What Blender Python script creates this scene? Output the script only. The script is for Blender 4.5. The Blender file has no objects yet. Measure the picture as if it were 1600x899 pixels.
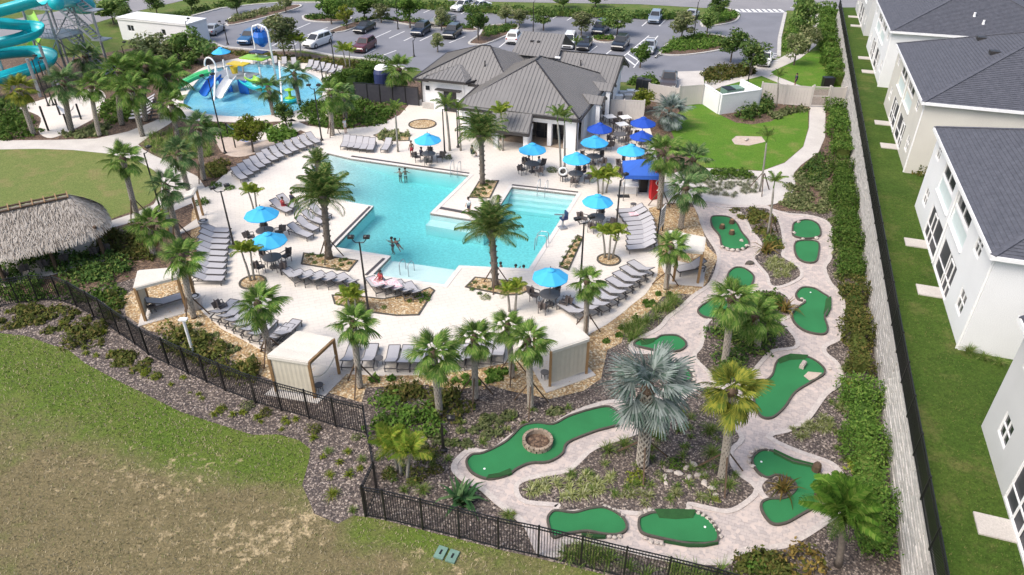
import bpy, math, random
import numpy as np
from mathutils import Vector, Matrix
from mathutils.geometry import tessellate_polygon
R = math.radians
S = bpy.context.scene
COL = S.collection
rng = random.Random(7)
npr = np.random.default_rng(7)
# ---------------------------------------------------------------- camera, sky, sun
F, TH, H = 1108.0, R(32.65), 23.0
cam = bpy.data.cameras.new('camera')
cam.sensor_width = 36.0
cam.lens = 36.0 * F / 1600.0
cam.clip_start, cam.clip_end = 0.5, 2000
camo = bpy.data.objects.new('camera', cam)
COL.objects.link(camo)
camo.location = (0, 0, H)
camo.rotation_euler = (R(90) - TH, 0, 0)
S.camera = camo
SUN_EL, SUN_AZ = R(52), R(210)          # azimuth of the sun in the plane, counter-clockwise from +x
w = bpy.data.worlds.new('World')
S.world = w
w.use_nodes = True
sk = w.node_tree.nodes.new('ShaderNodeTexSky')
sk.sky_type = 'NISHITA'
sk.sun_disc = False
sk.sun_elevation = SUN_EL
sk.sun_rotation = R(90) - SUN_AZ
sk.air_density, sk.dust_density, sk.ozone_density = 1.0, 4.0, 1.0
bg = w.node_tree.nodes['Background']
bg.inputs['Strength'].default_value = 0.15
w.node_tree.links.new(sk.outputs[0], bg.inputs[0])
sun = bpy.data.lights.new('sun', 'SUN')
sun.energy = 1.5
sun.angle = R(28)
sun.color = (1.0, 0.95, 0.87)
suno = bpy.data.objects.new('sun', sun)
COL.objects.link(suno)
sd = Vector((math.cos(SUN_AZ) * math.cos(SUN_EL), math.sin(SUN_AZ) * math.cos(SUN_EL), math.sin(SUN_EL)))
suno.rotation_euler = sd.to_track_quat('Z', 'Y').to_euler()
suno.location = (0, 0, 60)
S.view_settings.view_transform = 'Standard'
S.view_settings.look = 'None'
S.view_settings.exposure = 0.7
S.view_settings.gamma = 1.0
S.render.engine = 'CYCLES'
S.cycles.use_denoising = True
S.cycles.max_bounces = 6
S.cycles.transparent_max_bounces = 12

# ---------------------------------------------------------------- where a point of the photograph lies at height z
def P(px, py, z=0.0):
    u, v = px - 800.0, py - 449.5
    dx, dy, dz = u, F * math.cos(TH) - v * math.sin(TH), -(F * math.sin(TH) + v * math.cos(TH))
    t = (z - H) / dz
    return Vector((dx * t, dy * t, z))
def depth(p):
    return p[1] * math.cos(TH) - (p[2] - H) * math.sin(TH)
def PXY(p):
    zc = depth(p)
    return 800 + F * p[0] / zc, 449.5 - F * (p[1] * math.sin(TH) + (p[2] - H) * math.cos(TH)) / zc
def mpp(p):                              # metres per photograph pixel at p
    return depth(p) / F
def heading(c, v):                       # angle on the ground of pixel direction v at pixel c
    a, b = P(*c), P(c[0] + v[0], c[1] + v[1])
    return math.atan2(b.y - a.y, b.x - a.x)
def rise(base, py, zb=0.0):              # height above base at which its vertical reaches image row py
    B = P(base[0], base[1], zb)
    lo, hi = 0.0, 22.0
    for _ in range(40):
        m = (lo + hi) / 2
        if PXY((B.x, B.y, zb + m))[1] > py: lo = m
        else: hi = m
    return lo

# ---------------------------------------------------------------- materials
def srgb(h):
    h = h.lstrip('#')
    c = [int(h[i:i + 2], 16) / 255 for i in (0, 2, 4)]
    return tuple(((x + .055) / 1.055) ** 2.4 if x > .04045 else x / 12.92 for x in c)
def new_mat(name):
    m = bpy.data.materials.new(name)
    m.use_nodes = True
    nt = m.node_tree
    return m, nt, nt.nodes['Principled BSDF']
def N(nt, t, **kw):
    n = nt.nodes.new(t)
    for k, v in kw.items():
        if k in n.inputs.keys(): n.inputs[k].default_value = v
        else: setattr(n, k, v)
    return n
def mixc(nt, fac, a, b, mode='MIX'):
    n = nt.nodes.new('ShaderNodeMix')
    n.data_type = 'RGBA'; n.blend_type = mode
    for i, x in ((0, fac), (6, a), (7, b)):
        if isinstance(x, (int, float)): n.inputs[i].default_value = x
        elif isinstance(x, tuple): n.inputs[i].default_value = (*x[:3], 1)
        else: nt.links.new(x, n.inputs[i])
    return n.outputs[2]
def noise(nt, vec, scale, detail=4, rough=.55):
    n = N(nt, 'ShaderNodeTexNoise', Scale=scale, Detail=detail, Roughness=rough)
    if vec is not None: nt.links.new(vec, n.inputs['Vector'])
    return n.outputs['Fac']
def ramp(nt, fac, lo, hi):
    n = nt.nodes.new('ShaderNodeMapRange')
    n.inputs[1].default_value, n.inputs[2].default_value = lo, hi
    n.clamp = True
    nt.links.new(fac, n.inputs[0])
    return n.outputs[0]
def objco(nt):
    return nt.nodes.new('ShaderNodeTexCoord').outputs['Object']
def bump(nt, b, height, strength, dist=.02):
    n = N(nt, 'ShaderNodeBump', Strength=strength, Distance=dist)
    nt.links.new(height, n.inputs['Height'])
    nt.links.new(n.outputs[0], b.inputs['Normal'])
def mat(name, c, c2=None, scale=6., rough=.7, metal=0., bmp=0., var=.12, fine=None, objvar=0.):
    """plain surface: two tones mixed by noise, a finer grain, optional relief"""
    m, nt, b = new_mat(name)
    if c2 is None: c2 = tuple(min(1, x * (1 - 2 * var)) for x in c); c1 = tuple(min(1, x * (1 + var)) for x in c)
    else: c1 = c
    co = objco(nt)
    f = ramp(nt, noise(nt, co, scale), .3, .7)
    col = mixc(nt, f, c1, c2)
    if fine:
        g = ramp(nt, noise(nt, co, fine, 2), .25, .75)
        col = mixc(nt, g, col, mixc(nt, 1.0, col, (.72, .72, .72), 'MULTIPLY'))
    if objvar:
        oi = nt.nodes.new('ShaderNodeObjectInfo')
        r = nt.nodes.new('ShaderNodeMapRange'); nt.links.new(oi.outputs['Random'], r.inputs[0])
        r.inputs[3].default_value, r.inputs[4].default_value = 1 - objvar, 1 + objvar
        cc = nt.nodes.new('ShaderNodeCombineColor')
        for i in range(3): nt.links.new(r.outputs[0], cc.inputs[i])
        col = mixc(nt, 1.0, col, cc.outputs[0], 'MULTIPLY')
    nt.links.new(col, b.inputs['Base Color'])
    b.inputs['Roughness'].default_value = rough
    b.inputs['Metallic'].default_value = metal
    if bmp: bump(nt, b, noise(nt, co, fine or scale * 4, 3), bmp)
    return m
def leafmat(name, ca, cb, cc=None, rough=.75, trans=.3):
    """foliage: every leaf its own tone between ca and cb, a few of cc; some light passes through"""
    m, nt, b = new_mat(name)
    g = nt.nodes.new('ShaderNodeNewGeometry')
    oi = nt.nodes.new('ShaderNodeObjectInfo')
    col = mixc(nt, g.outputs['Random Per Island'], ca, cb)
    if cc:
        t = nt.nodes.new('ShaderNodeMath'); t.operation = 'MULTIPLY'; t.inputs[1].default_value = 7.31
        nt.links.new(g.outputs['Random Per Island'], t.inputs[0])
        fr = nt.nodes.new('ShaderNodeMath'); fr.operation = 'FRACT'; nt.links.new(t.outputs[0], fr.inputs[0])
        gt = nt.nodes.new('ShaderNodeMath'); gt.operation = 'GREATER_THAN'; gt.inputs[1].default_value = .78
        nt.links.new(fr.outputs[0], gt.inputs[0])
        col = mixc(nt, gt.outputs[0], col, cc)
    hs = N(nt, 'ShaderNodeHueSaturation')
    r = nt.nodes.new('ShaderNodeMapRange'); nt.links.new(oi.outputs['Random'], r.inputs[0])
    r.inputs[3].default_value, r.inputs[4].default_value = .72, 1.22
    nt.links.new(r.outputs[0], hs.inputs['Value']); nt.links.new(col, hs.inputs['Color'])
    col = hs.outputs[0]
    nt.links.new(col, b.inputs['Base Color'])
    b.inputs['Roughness'].default_value = rough
    b.inputs['Specular IOR Level'].default_value = .12
    tr = nt.nodes.new('ShaderNodeBsdfTranslucent'); nt.links.new(col, tr.inputs[0])
    mx = nt.nodes.new('ShaderNodeMixShader'); mx.inputs[0].default_value = trans
    nt.links.new(b.outputs[0], mx.inputs[1]); nt.links.new(tr.outputs[0], mx.inputs[2])
    nt.links.new(mx.outputs[0], nt.nodes['Material Output'].inputs[0])
    return m
def pebbles(name, cols, scale, rough=.85, bmp=.6, big=.35):
    """loose stone or mulch: each cell its own tone"""
    m, nt, b = new_mat(name)
    co = objco(nt)
    v = N(nt, 'ShaderNodeTexVoronoi', Scale=scale); nt.links.new(co, v.inputs['Vector'])
    sep = nt.nodes.new('ShaderNodeSeparateColor'); nt.links.new(v.outputs['Color'], sep.inputs[0])
    cr = nt.nodes.new('ShaderNodeValToRGB'); nt.links.new(sep.outputs[0], cr.inputs[0])
    cr.color_ramp.interpolation = 'CONSTANT'
    el = cr.color_ramp.elements
    while len(el) < len(cols): el.new(.5)
    for i, c in enumerate(cols):
        el[i].position = i / len(cols); el[i].color = (*c, 1)
    col = mixc(nt, ramp(nt, v.outputs['Distance'], .25, .75), cr.outputs[0], mixc(nt, 1., cr.outputs[0], (.55, .53, .52), 'MULTIPLY'))
    lo = ramp(nt, noise(nt, co, big, 5), .35, .68)
    col = mixc(nt, lo, col, mixc(nt, 1., col, (.72, .7, .68), 'MULTIPLY'))
    nt.links.new(col, b.inputs['Base Color'])
    b.inputs['Roughness'].default_value = rough
    inv = nt.nodes.new('ShaderNodeMath'); inv.operation = 'SUBTRACT'; inv.inputs[0].default_value = 1
    nt.links.new(v.outputs['Distance'], inv.inputs[1])
    bump(nt, b, inv.outputs[0], bmp, .05)
    return m
def pavers(name, cols, size, mortar, ang=0., rough=.8, bw=2.0, dirt=.3, hue=None):
    """small unit paving: running bond with a tone for each unit"""
    m, nt, b = new_mat(name)
    co = objco(nt)
    mp = N(nt, 'ShaderNodeMapping'); mp.inputs['Rotation'].default_value[2] = ang
    nt.links.new(co, mp.inputs[0])
    br = N(nt, 'ShaderNodeTexBrick', Scale=1.0)
    br.inputs['Color1'].default_value = (*cols[0], 1); br.inputs['Color2'].default_value = (*cols[1], 1)
    br.inputs['Mortar'].default_value = (*mortar, 1)
    br.inputs['Brick Width'].default_value = size * bw; br.inputs['Row Height'].default_value = size
    br.inputs['Mortar Size'].default_value = size * .05
    nt.links.new(mp.outputs[0], br.inputs['Vector'])
    col = br.outputs['Color']
    if len(cols) > 2:
        v = N(nt, 'ShaderNodeTexVoronoi', Scale=1 / size / 1.2); nt.links.new(mp.outputs[0], v.inputs['Vector'])
        sep = nt.nodes.new('ShaderNodeSeparateColor'); nt.links.new(v.outputs['Color'], sep.inputs[0])
        col = mixc(nt, ramp(nt, sep.outputs[0], .35, .95), col, cols[2])
    d = ramp(nt, noise(nt, co, .5, 6, .6), .3, .75); d2 = ramp(nt, noise(nt, co, 3.1, 6, .7), .55, .78)
    col = mixc(nt, d2, col, mixc(nt, 1., col, (.86, .84, .82), 'MULTIPLY'))
    col = mixc(nt, d, col, mixc(nt, 1., col, (1 - dirt, 1 - dirt, 1 - dirt), 'MULTIPLY'))
    nt.links.new(col, b.inputs['Base Color'])
    b.inputs['Roughness'].default_value = rough
    bump(nt, b, br.outputs['Fac'], -.35, .01)
    return m
def lawnmat(name, greens, dead=None, deadlo=.55, deadhi=.7, attr=False, sand=None):
    """mown turf: several greens in patches and a blade-scale grain; dead turf and bare sand in spots"""
    m, nt, b = new_mat(name)
    co = objco(nt)
    f1 = ramp(nt, noise(nt, co, .35, 6, .6), .3, .7)
    f2 = ramp(nt, noise(nt, co, 2.2, 5, .65), .3, .7)
    f3 = ramp(nt, noise(nt, co, 9, 5, .75), .3, .7)
    col = mixc(nt, f1, greens[0], greens[1])
    h = nt.nodes.new('ShaderNodeMath'); h.operation = 'MULTIPLY'; h.inputs[1].default_value = .6
    nt.links.new(f2, h.inputs[0])
    col = mixc(nt, h.outputs[0], col, greens[2])
    if dead:
        if attr:
            at = nt.nodes.new('ShaderNodeAttribute'); at.attribute_name = 'dry'
            ad = nt.nodes.new('ShaderNodeMath'); ad.operation = 'ADD'; nt.links.new(at.outputs['Fac'], ad.inputs[0])
            n5 = nt.nodes.new('ShaderNodeMath'); n5.operation = 'MULTIPLY_ADD'; n5.inputs[1].default_value = 1.9; n5.inputs[2].default_value = -.95
            nt.links.new(noise(nt, co, .8, 7, .68), n5.inputs[0]); nt.links.new(n5.outputs[0], ad.inputs[1])
            df = ramp(nt, ad.outputs[0], .05, .95)
            dn = mixc(nt, ramp(nt, noise(nt, co, 1.3, 6, .7), .35, .65), dead[0], dead[1])
            col = mixc(nt, df, col, dn)
            if sand:
                a2 = nt.nodes.new('ShaderNodeAttribute'); a2.attribute_name = 'sand'
                ad2 = nt.nodes.new('ShaderNodeMath'); ad2.operation = 'ADD'; nt.links.new(a2.outputs['Fac'], ad2.inputs[0])
                n6 = nt.nodes.new('ShaderNodeMath'); n6.operation = 'MULTIPLY_ADD'; n6.inputs[1].default_value = 3.2; n6.inputs[2].default_value = -1.75
                nt.links.new(noise(nt, co, 2.4, 7, .66), n6.inputs[0]); nt.links.new(n6.outputs[0], ad2.inputs[1])
                col = mixc(nt, ramp(nt, ad2.outputs[0], .3, .75), col, sand)
        else:
            df = ramp(nt, noise(nt, co, .5, 7, .62), deadlo, deadhi)
            col = mixc(nt, df, col, dead[0])
    col = mixc(nt, f3, mixc(nt, 1., col, (1.4, 1.4, 1.35), 'MULTIPLY'), mixc(nt, 1., col, (.5, .52, .48), 'MULTIPLY'))
    nt.links.new(col, b.inputs['Base Color'])
    b.inputs['Roughness'].default_value = .9
    b.inputs['Specular IOR Level'].default_value = .15
    bump(nt, b, noise(nt, co, 22, 4, .7), .8, .05)
    return m
# ---------------------------------------------------------------- mesh building
class MB:
    def __init__(s): s.v, s.f, s.m = [], [], None
    def add(s, vs, fs):
        o = len(s.v)
        for p in vs:
            p = Vector(p)
            s.v.append(tuple(s.m @ p) if s.m else tuple(p))
        s.f += [tuple(i + o for i in f) for f in fs]
        return s
    def box(s, c, d, rz=0, rot=None):
        M = Matrix.Translation(c) @ (rot.to_4x4() if rot else Matrix.Rotation(rz, 4, 'Z'))
        x, y, z = d[0] / 2, d[1] / 2, d[2] / 2
        vs = [M @ Vector(p) for p in ((-x, -y, -z), (x, -y, -z), (x, y, -z), (-x, y, -z), (-x, -y, z), (x, -y, z), (x, y, z), (-x, y, z))]
        return s.add(vs, [(0, 3, 2, 1), (4, 5, 6, 7), (0, 1, 5, 4), (1, 2, 6, 5), (2, 3, 7, 6), (3, 0, 4, 7)])
    def bar(s, a, b, w, h=None, up=(0, 0, 1)):
        a, b = Vector(a), Vector(b)
        d = b - a
        L = d.length
        x = d.normalized()
        u = Vector(up)
        if abs(x.dot(u)) > .98: u = Vector((1, 0, 0))
        y = u.cross(x).normalized(); z = x.cross(y)
        return s.box((a + b) / 2, (L, w, h or w), rot=Matrix((x, y, z)).transposed())
    def tube(s, pts, rad, n=8, cap=True):
        pts = [Vector(p) for p in pts]
        k = len(pts)
        if not hasattr(rad, '__len__'): rad = [rad] * k
        vs, fs = [], []
        ref = None
        for i, p in enumerate(pts):
            t = (pts[min(i + 1, k - 1)] - pts[max(i - 1, 0)]).normalized()
            if ref is None: ref = t.orthogonal()
            a = (ref - t * ref.dot(t)).normalized(); b = t.cross(a); ref = a
            for j in range(n):
                q = 2 * math.pi * j / n
                vs.append(p + (a * math.cos(q) + b * math.sin(q)) * rad[i])
        for i in range(k - 1):
            for j in range(n):
                j2 = (j + 1) % n
                fs.append((i * n + j, i * n + j2, (i + 1) * n + j2, (i + 1) * n + j))
        if cap:
            fs.append(tuple(range(n))[::-1]); fs.append(tuple((k - 1) * n + j for j in range(n)))
        return s.add(vs, fs)
    def lathe(s, prof, n=12, c=(0, 0, 0)):
        vs, fs = [], []
        for r, z in prof:
            for j in range(n):
                q = 2 * math.pi * j / n
                vs.append((c[0] + r * math.cos(q), c[1] + r * math.sin(q), c[2] + z))
        for i in range(len(prof) - 1):
            for j in range(n):
                j2 = (j + 1) % n
                fs.append((i * n + j, i * n + j2, (i + 1) * n + j2, (i + 1) * n + j))
        if prof[0][0] > 1e-4: fs.append(tuple(range(n))[::-1])
        if prof[-1][0] > 1e-4: fs.append(tuple((len(prof) - 1) * n + j for j in range(n)))
        return s.add(vs, fs)
    def prism(s, poly, z0, z1):
        n = len(poly)
        vs = [(p[0], p[1], z0) for p in poly] + [(p[0], p[1], z1) for p in poly]
        tri = tessellate_polygon([[Vector((p[0], p[1], 0)) for p in poly]])
        fs = [up3(vs, t) for t in tri]
        fs = [tuple(i + n for i in f) for f in fs] + [f[::-1] for f in fs]
        ar = sum(poly[i][0] * poly[(i + 1) % n][1] - poly[(i + 1) % n][0] * poly[i][1] for i in range(n))
        for i in range(n):
            j = (i + 1) % n
            q = (i, j, j + n, i + n)
            fs.append(q if ar > 0 else q[::-1])
        return s.add(vs, fs)
    def ring(s, poly, w, z0, z1, inward=True):
        """a kerb along a closed outline, w wide"""
        ins = offset(poly, w if inward else -w)
        n = len(poly)
        vs = [(p[0], p[1], z) for z in (z0, z1) for p in list(poly) + list(ins)]
        fs = []
        for i in range(n):
            j = (i + 1) % n
            a, b, c, d = i, j, n + i, n + j
            A, B, C, D = a + 2 * n, b + 2 * n, c + 2 * n, d + 2 * n
            fs += [(A, B, D, C), (a, b, B, A), (c, C, D, d)]
        return s.add(vs, fs)
    def obj(s, name, m, parent=None, smooth=False, kind=None, loc=None):
        me = bpy.data.meshes.new(name)
        me.from_pydata(s.v, [], s.f)
        if m: me.materials.append(m)
        if smooth: me.polygons.foreach_set('use_smooth', [True] * len(me.polygons))
        me.update()
        return link(name, me, parent, kind, loc)
def up3(vs, t):
    a, b, c = (vs[i] for i in t)
    return t if (b[0] - a[0]) * (c[1] - a[1]) - (b[1] - a[1]) * (c[0] - a[0]) > 0 else (t[0], t[2], t[1])
def link(name, me, parent=None, kind=None, loc=None, rz=0, sc=None):
    o = bpy.data.objects.new(name, me)
    COL.objects.link(o)
    if parent: o.parent = parent
    if kind: o['kind'] = kind
    if loc: o.location = loc
    if rz: o.rotation_euler[2] = rz
    if sc: o.scale = sc if hasattr(sc, '__len__') else (sc, sc, sc)
    return o
def npmesh(name, v, q, m, smooth=False):
    """mesh from numpy arrays: v n x 3, q m x 3 or m x 4"""
    me = bpy.data.meshes.new(name)
    k = q.shape[1]
    me.vertices.add(len(v)); me.vertices.foreach_set('co', v.astype(np.float32).ravel())
    me.loops.add(q.size); me.loops.foreach_set('vertex_index', q.astype(np.int32).ravel())
    me.polygons.add(len(q)); me.polygons.foreach_set('loop_start', np.arange(0, q.size, k, dtype=np.int32))
    me.polygons.foreach_set('loop_total', np.full(len(q), k, np.int32))
    if m: me.materials.append(m)
    me.update(calc_edges=True)
    return me
def tag(o, label, cat, group=None, kind=None):
    o['label'] = label; o['category'] = cat
    if group: o['group'] = group
    if kind: o['kind'] = kind
    return o
def thing(name, label, cat, loc=(0, 0, 0), rz=0, group=None, sc=None):
    o = link(name, None, None, None, loc, rz, sc)
    o.empty_display_size = .2
    return tag(o, label, cat, group)
def dup(root, loc, rz=0, label=None, group=None, sc=None):
    """copy a thing with its parts and sub-parts"""
    r = root.copy(); COL.objects.link(r)
    r.location = loc; r.rotation_euler = (0, 0, rz)
    if sc: r.scale = sc if hasattr(sc, '__len__') else (sc, sc, sc)
    if label: r['label'] = label
    if group: r['group'] = group
    for ch in list(root.children):
        c = ch.copy(); COL.objects.link(c); c.parent = r
        for g in ch.children:
            d = g.copy(); COL.objects.link(d); d.parent = c
    return r
def offset(poly, w):
    n = len(poly)
    ar = sum(poly[i][0] * poly[(i + 1) % n][1] - poly[(i + 1) % n][0] * poly[i][1] for i in range(n))
    sg = 1 if ar > 0 else -1
    out = []
    for i in range(n):
        a, b, c = (Vector((*poly[k % n][:2],)) for k in (i - 1, i, i + 1))
        d1, d2 = (b - a), (c - b)
        if d1.length < 1e-6: d1 = d2
        if d2.length < 1e-6: d2 = d1
        d1.normalize(); d2.normalize()
        n1, n2 = Vector((-d1.y, d1.x)) * sg, Vector((-d2.y, d2.x)) * sg
        m = n1 + n2
        if m.length < 1e-3: m = n1
        m.normalize()
        k = w / max(.5, m.dot(n1))
        out.append((b.x + m.x * k, b.y + m.y * k))
    return out
def smooth_poly(pts, k=4):
    n = len(pts); out = []
    for i in range(n):
        p0, p1, p2, p3 = (np.array(pts[(i + j) % n][:2], float) for j in (-1, 0, 1, 2))
        for s in range(k):
            t = s / k
            out.append(tuple(.5 * (2 * p1 + (p2 - p0) * t + (2 * p0 - 5 * p1 + 4 * p2 - p3) * t * t + (3 * p1 - p0 - 3 * p2 + p3) * t ** 3)))
    return out
def wpoly(pix, z=0., curve=0):
    w_ = [tuple(P(*p, z)[:2]) for p in pix]
    return smooth_poly(w_, curve) if curve else w_
def sheet(name, poly, z, m, kind='structure', holes=(), parent=None, thick=0.):
    loops = [poly] + list(holes)
    vs = [(p[0], p[1], z) for l in loops for p in l]
    tri = tessellate_polygon([[Vector((p[0], p[1], 0)) for p in l] for l in loops])
    mb = MB(); mb.add(vs, [up3(vs, t) for t in tri])
    if thick:
        for l in loops:
            n = len(l)
            mb.add([(p[0], p[1], z) for p in l] + [(p[0], p[1], z - thick) for p in l],
                   [(i, (i + 1) % n, (i + 1) % n + n, i + n) for i in range(n)])
    return mb.obj(name, m, parent, kind=kind)
def inside(poly, xs, ys):
    c = np.zeros(len(xs), bool)
    n = len(poly)
    for i in range(n):
        x1, y1 = poly[i][:2]; x2, y2 = poly[(i + 1) % n][:2]
        if y1 == y2: continue
        c ^= ((y1 > ys) != (y2 > ys)) & (xs < (x2 - x1) * (ys - y1) / (y2 - y1) + x1)
    return c
def scatter(poly, dens, gen=npr):
    a = np.array([p[:2] for p in poly]); lo, hi = a.min(0), a.max(0)
    n = max(8, int((hi - lo).prod() * dens))
    q = lo + gen.random((n, 2)) * (hi - lo)
    return q[inside(poly, q[:, 0], q[:, 1])]
# leaves: quads of given size at points, turned about; up = how far they lie flat
def leaf_quads(p, size, up=.4, aspect=.55, gen=npr, nrm=None, jit=.35):
    n = len(p)
    d = gen.normal(size=(n, 3)); d[:, 2] *= .6
    if nrm is not None: d = d * .7 + nrm
    d[:, 2] += up
    d /= np.linalg.norm(d, axis=1)[:, None] + 1e-9
    t = np.cross(d, gen.normal(size=(n, 3))); t /= np.linalg.norm(t, axis=1)[:, None] + 1e-9
    b = np.cross(d, t)
    s = (size * (1 - jit + 2 * jit * gen.random(n)))[:, None]
    t = t * s; b = b * s * aspect
    v = np.stack([p - t, p + b * .9 - d * s * .15, p + t, p - b * .9 - d * s * .15], 1).reshape(-1, 3)
    return v, np.arange(4 * n).reshape(n, 4)
def clump_points(n, rad, gen, flat=1., hollow=.65):
    d = gen.normal(size=(n, 3)); d /= np.linalg.norm(d, axis=1)[:, None]
    d[:, 2] = np.abs(d[:, 2])
    r = hollow + (1 - hollow) * gen.random(n)
    nz = 1 + .22 * np.sin(d[:, 0] * 5 + d[:, 1] * 3) + .15 * np.sin(d[:, 1] * 9 + d[:, 2] * 6)
    p = d * (r * nz)[:, None] * rad
    p[:, 2] *= flat
    return p, d
def bush_mesh(name, m, seed, n=260, leaf=.13, flat=.85):
    g = np.random.default_rng(seed)
    p, d = clump_points(n, 1., g, flat)
    v, q = leaf_quads(p, leaf, .25, .55, g, d)
    return npmesh(name, v, q, m)
def blades(n, g, L=1., spread=.9, w=.02, droop=.5, c=(0, 0, 0), seg=3):
    """arching grass blades from one root"""
    az = g.random(n) * 2 * math.pi
    lean = spread * (g.random(n) ** .7)
    ln = L * (.6 + .4 * g.random(n))
    root = g.normal(size=(n, 2)) * .08 * L
    V, Q = [], []
    side = np.stack([-np.sin(az), np.cos(az)], 1)
    for s in range(seg + 1):
        t = s / seg
        ang = lean * (.35 + 1.0 * t + droop * t * t)
        r = ln * t * np.sin(np.minimum(ang, 2.2)); z = ln * t * np.cos(np.minimum(ang, 1.9))
        x = root[:, 0] + r * np.cos(az); y = root[:, 1] + r * np.sin(az)
        ww = w * (1 - t) ** .6 + .002
        for sg in (-1, 1):
            V.append(np.stack([x + sg * ww * side[:, 0], y + sg * ww * side[:, 1], np.maximum(z, .01)], 1))
    V = np.stack(V, 1)
    k = 2 * (seg + 1)
    for s in range(seg):
        Q.append(np.stack([np.arange(n) * k + 2 * s + j for j in (0, 1, 3, 2)], 1))
    return V.reshape(-1, 3) + np.array(c), np.concatenate(Q)
def join(parts):
    V, Q, o = [], [], 0
    for v, q in parts:
        V.append(v); Q.append(q + o); o += len(v)
    return np.concatenate(V), np.concatenate(Q)
ORD = ['first', 'second', 'third', 'fourth', 'fifth', 'sixth', 'seventh', 'eighth', 'ninth', 'tenth', 'eleventh', 'twelfth', 'thirteenth', 'fourteenth', 'fifteenth', 'sixteenth']
# ---------------------------------------------------------------- palette
M = {}
M['mulch'] = pebbles('grey rock mulch', [srgb('5c5350'), srgb('746962'), srgb('48413f'), srgb('ada094'), srgb('645953'), srgb('83776e')], 14, big=.25)
M['brownmulch'] = pebbles('brown mulch', [srgb('6b5647'), srgb('7d6654'), srgb('58473c'), srgb('8c7561')], 9)
M['gravel'] = pebbles('tan river gravel', [srgb('c9ae85'), srgb('dcc49c'), srgb('b3946a'), srgb('e6d6b6'), srgb('c5a274')], 10, big=.4)
M['deck'] = pavers('cream pool deck pavers', [(.7, .645, .575), (.72, .66, .59)], .3, (.6, .55, .49), R(-19), dirt=.12)
M['golfpath'] = pavers('tumbled pale pavers', [(.52, .45, .42), (.42, .37, .35), (.58, .49, .44)], .16, (.33, .29, .27), R(20), bw=1.5, dirt=.18)
M['golfedge'] = mat('pale border pavers', (.62, .56, .51), (.5, .44, .41), 5, .8, fine=14, bmp=.2)
M['concrete'] = mat('pale concrete', (.66, .62, .57), (.55, .51, .47), .5, .85, fine=20, bmp=.15)
M['asphalt'] = mat('asphalt', (.235, .24, .27), (.19, .195, .22), .25, .9, fine=24, bmp=.25)
M['road'] = mat('road asphalt', (.3, .29, .3), (.24, .235, .245), .2, .9, fine=20, bmp=.2)
M['paint'] = mat('white road paint', (.78, .78, .77), (.66, .66, .65), 2, .7)
M['kerb'] = mat('kerb concrete', (.62, .6, .56), (.5, .48, .45), 1.5, .85, fine=20)
M['lawn'] = lawnmat('bright lawn', [(.09, .2, .02), (.13, .22, .03), (.065, .16, .016)], [(.22, .22, .07)], .52, .75)
M['eventlawn'] = lawnmat('event lawn', [(.16, .2, .06), (.2, .215, .075), (.115, .165, .042)], [(.26, .21, .1)], .52, .72)
M['strip'] = lawnmat('strip lawn', [(.05, .1, .014), (.085, .125, .023), (.036, .07, .011)], [(.17, .15, .06)], .56, .8)
M['verge'] = lawnmat('verge grass', [(.1, .16, .035), (.13, .17, .045), (.08, .12, .03)], [(.2, .18, .08)], .5, .75)
M['field'] = lawnmat('rough field', [(.1, .16, .024), (.145, .175, .04), (.075, .125, .018)], [srgb('7d7155'), srgb('6c6349')], attr=True, sand=srgb('b5a283'))
M['stucco'] = mat('white stucco', (.88, .885, .89), (.83, .835, .84), .6, .85, fine=30, bmp=.12)
M['cream'] = mat('cream stucco', (.72, .69, .62), (.66, .63, .57), .6, .85, fine=30, bmp=.12)
M['greystucco'] = mat('pale grey stucco', (.66, .66, .65), (.6, .6, .59), .6, .85, fine=30, bmp=.12)
M['panel'] = mat('pale aqua panel', (.6, .68, .67), (.54, .62, .61), 1.5, .6)
M['trim'] = mat('white trim', (.82, .82, .82), var=.03, rough=.5)
M['glassd'] = mat('dark window glass', (.02, .022, .028), (.035, .04, .045), .8, .12)
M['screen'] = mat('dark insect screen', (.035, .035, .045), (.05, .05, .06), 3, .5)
M['shingle'] = mat('charcoal shingle', (.11, .115, .14), (.075, .08, .1), 3, .9, fine=11, bmp=.4)
M['metalroof'] = mat('taupe metal roof', (.195, .188, .183), (.168, .162, .158), .35, .6)
M['fascia'] = mat('dark bronze fascia', (.035, .032, .032), rough=.5)
M['blockwall'] = mat('grey split block', (.6, .575, .54), (.46, .44, .415), 1.2, .9, fine=12, bmp=.6, objvar=.14)
M['blackmetal'] = mat('black powder coat', (.012, .012, .013), rough=.4)
M['bronze'] = mat('bronze pole paint', (.02, .018, .017), rough=.45)
M['steel'] = mat('galvanised steel', (.42, .43, .45), (.32, .33, .36), 3, .45, metal=.6)
M['white'] = mat('white paint', (.8, .8, .79), var=.04, rough=.45)
M['vinyl'] = mat('beige vinyl', (.55, .51, .47), (.5, .465, .43), .8, .5)
M['sling'] = mat('grey sling fabric', (.44, .43, .445), (.38, .37, .385), 14, .7)
M['sling2'] = mat('pale grey strap', (.5, .5, .52), var=.06, rough=.6)
M['lframe'] = mat('grey aluminium frame', (.1, .095, .095), var=.05, rough=.5)
M['chairdark'] = mat('dark brown woven chair', (.12, .1, .095), (.085, .07, .065), 9, .6)
M['skyblue'] = mat('sky blue canvas', (.05, .43, .77), (.045, .39, .71), 1.6, .75)
M['royalblue'] = mat('royal blue canvas', (.008, .065, .42), (.006, .055, .36), 1.6, .75)
M['tentblue'] = mat('tent blue canvas', (.03, .12, .5), (.025, .1, .44), 1.2, .6)
M['canvas'] = mat('cream canvas', (.74, .7, .62), (.68, .64, .56), 1.2, .8, fine=25, bmp=.15)
M['drape'] = mat('beige canvas wall', (.56, .52, .42), (.5, .46, .37), 2.5, .8)
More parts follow.
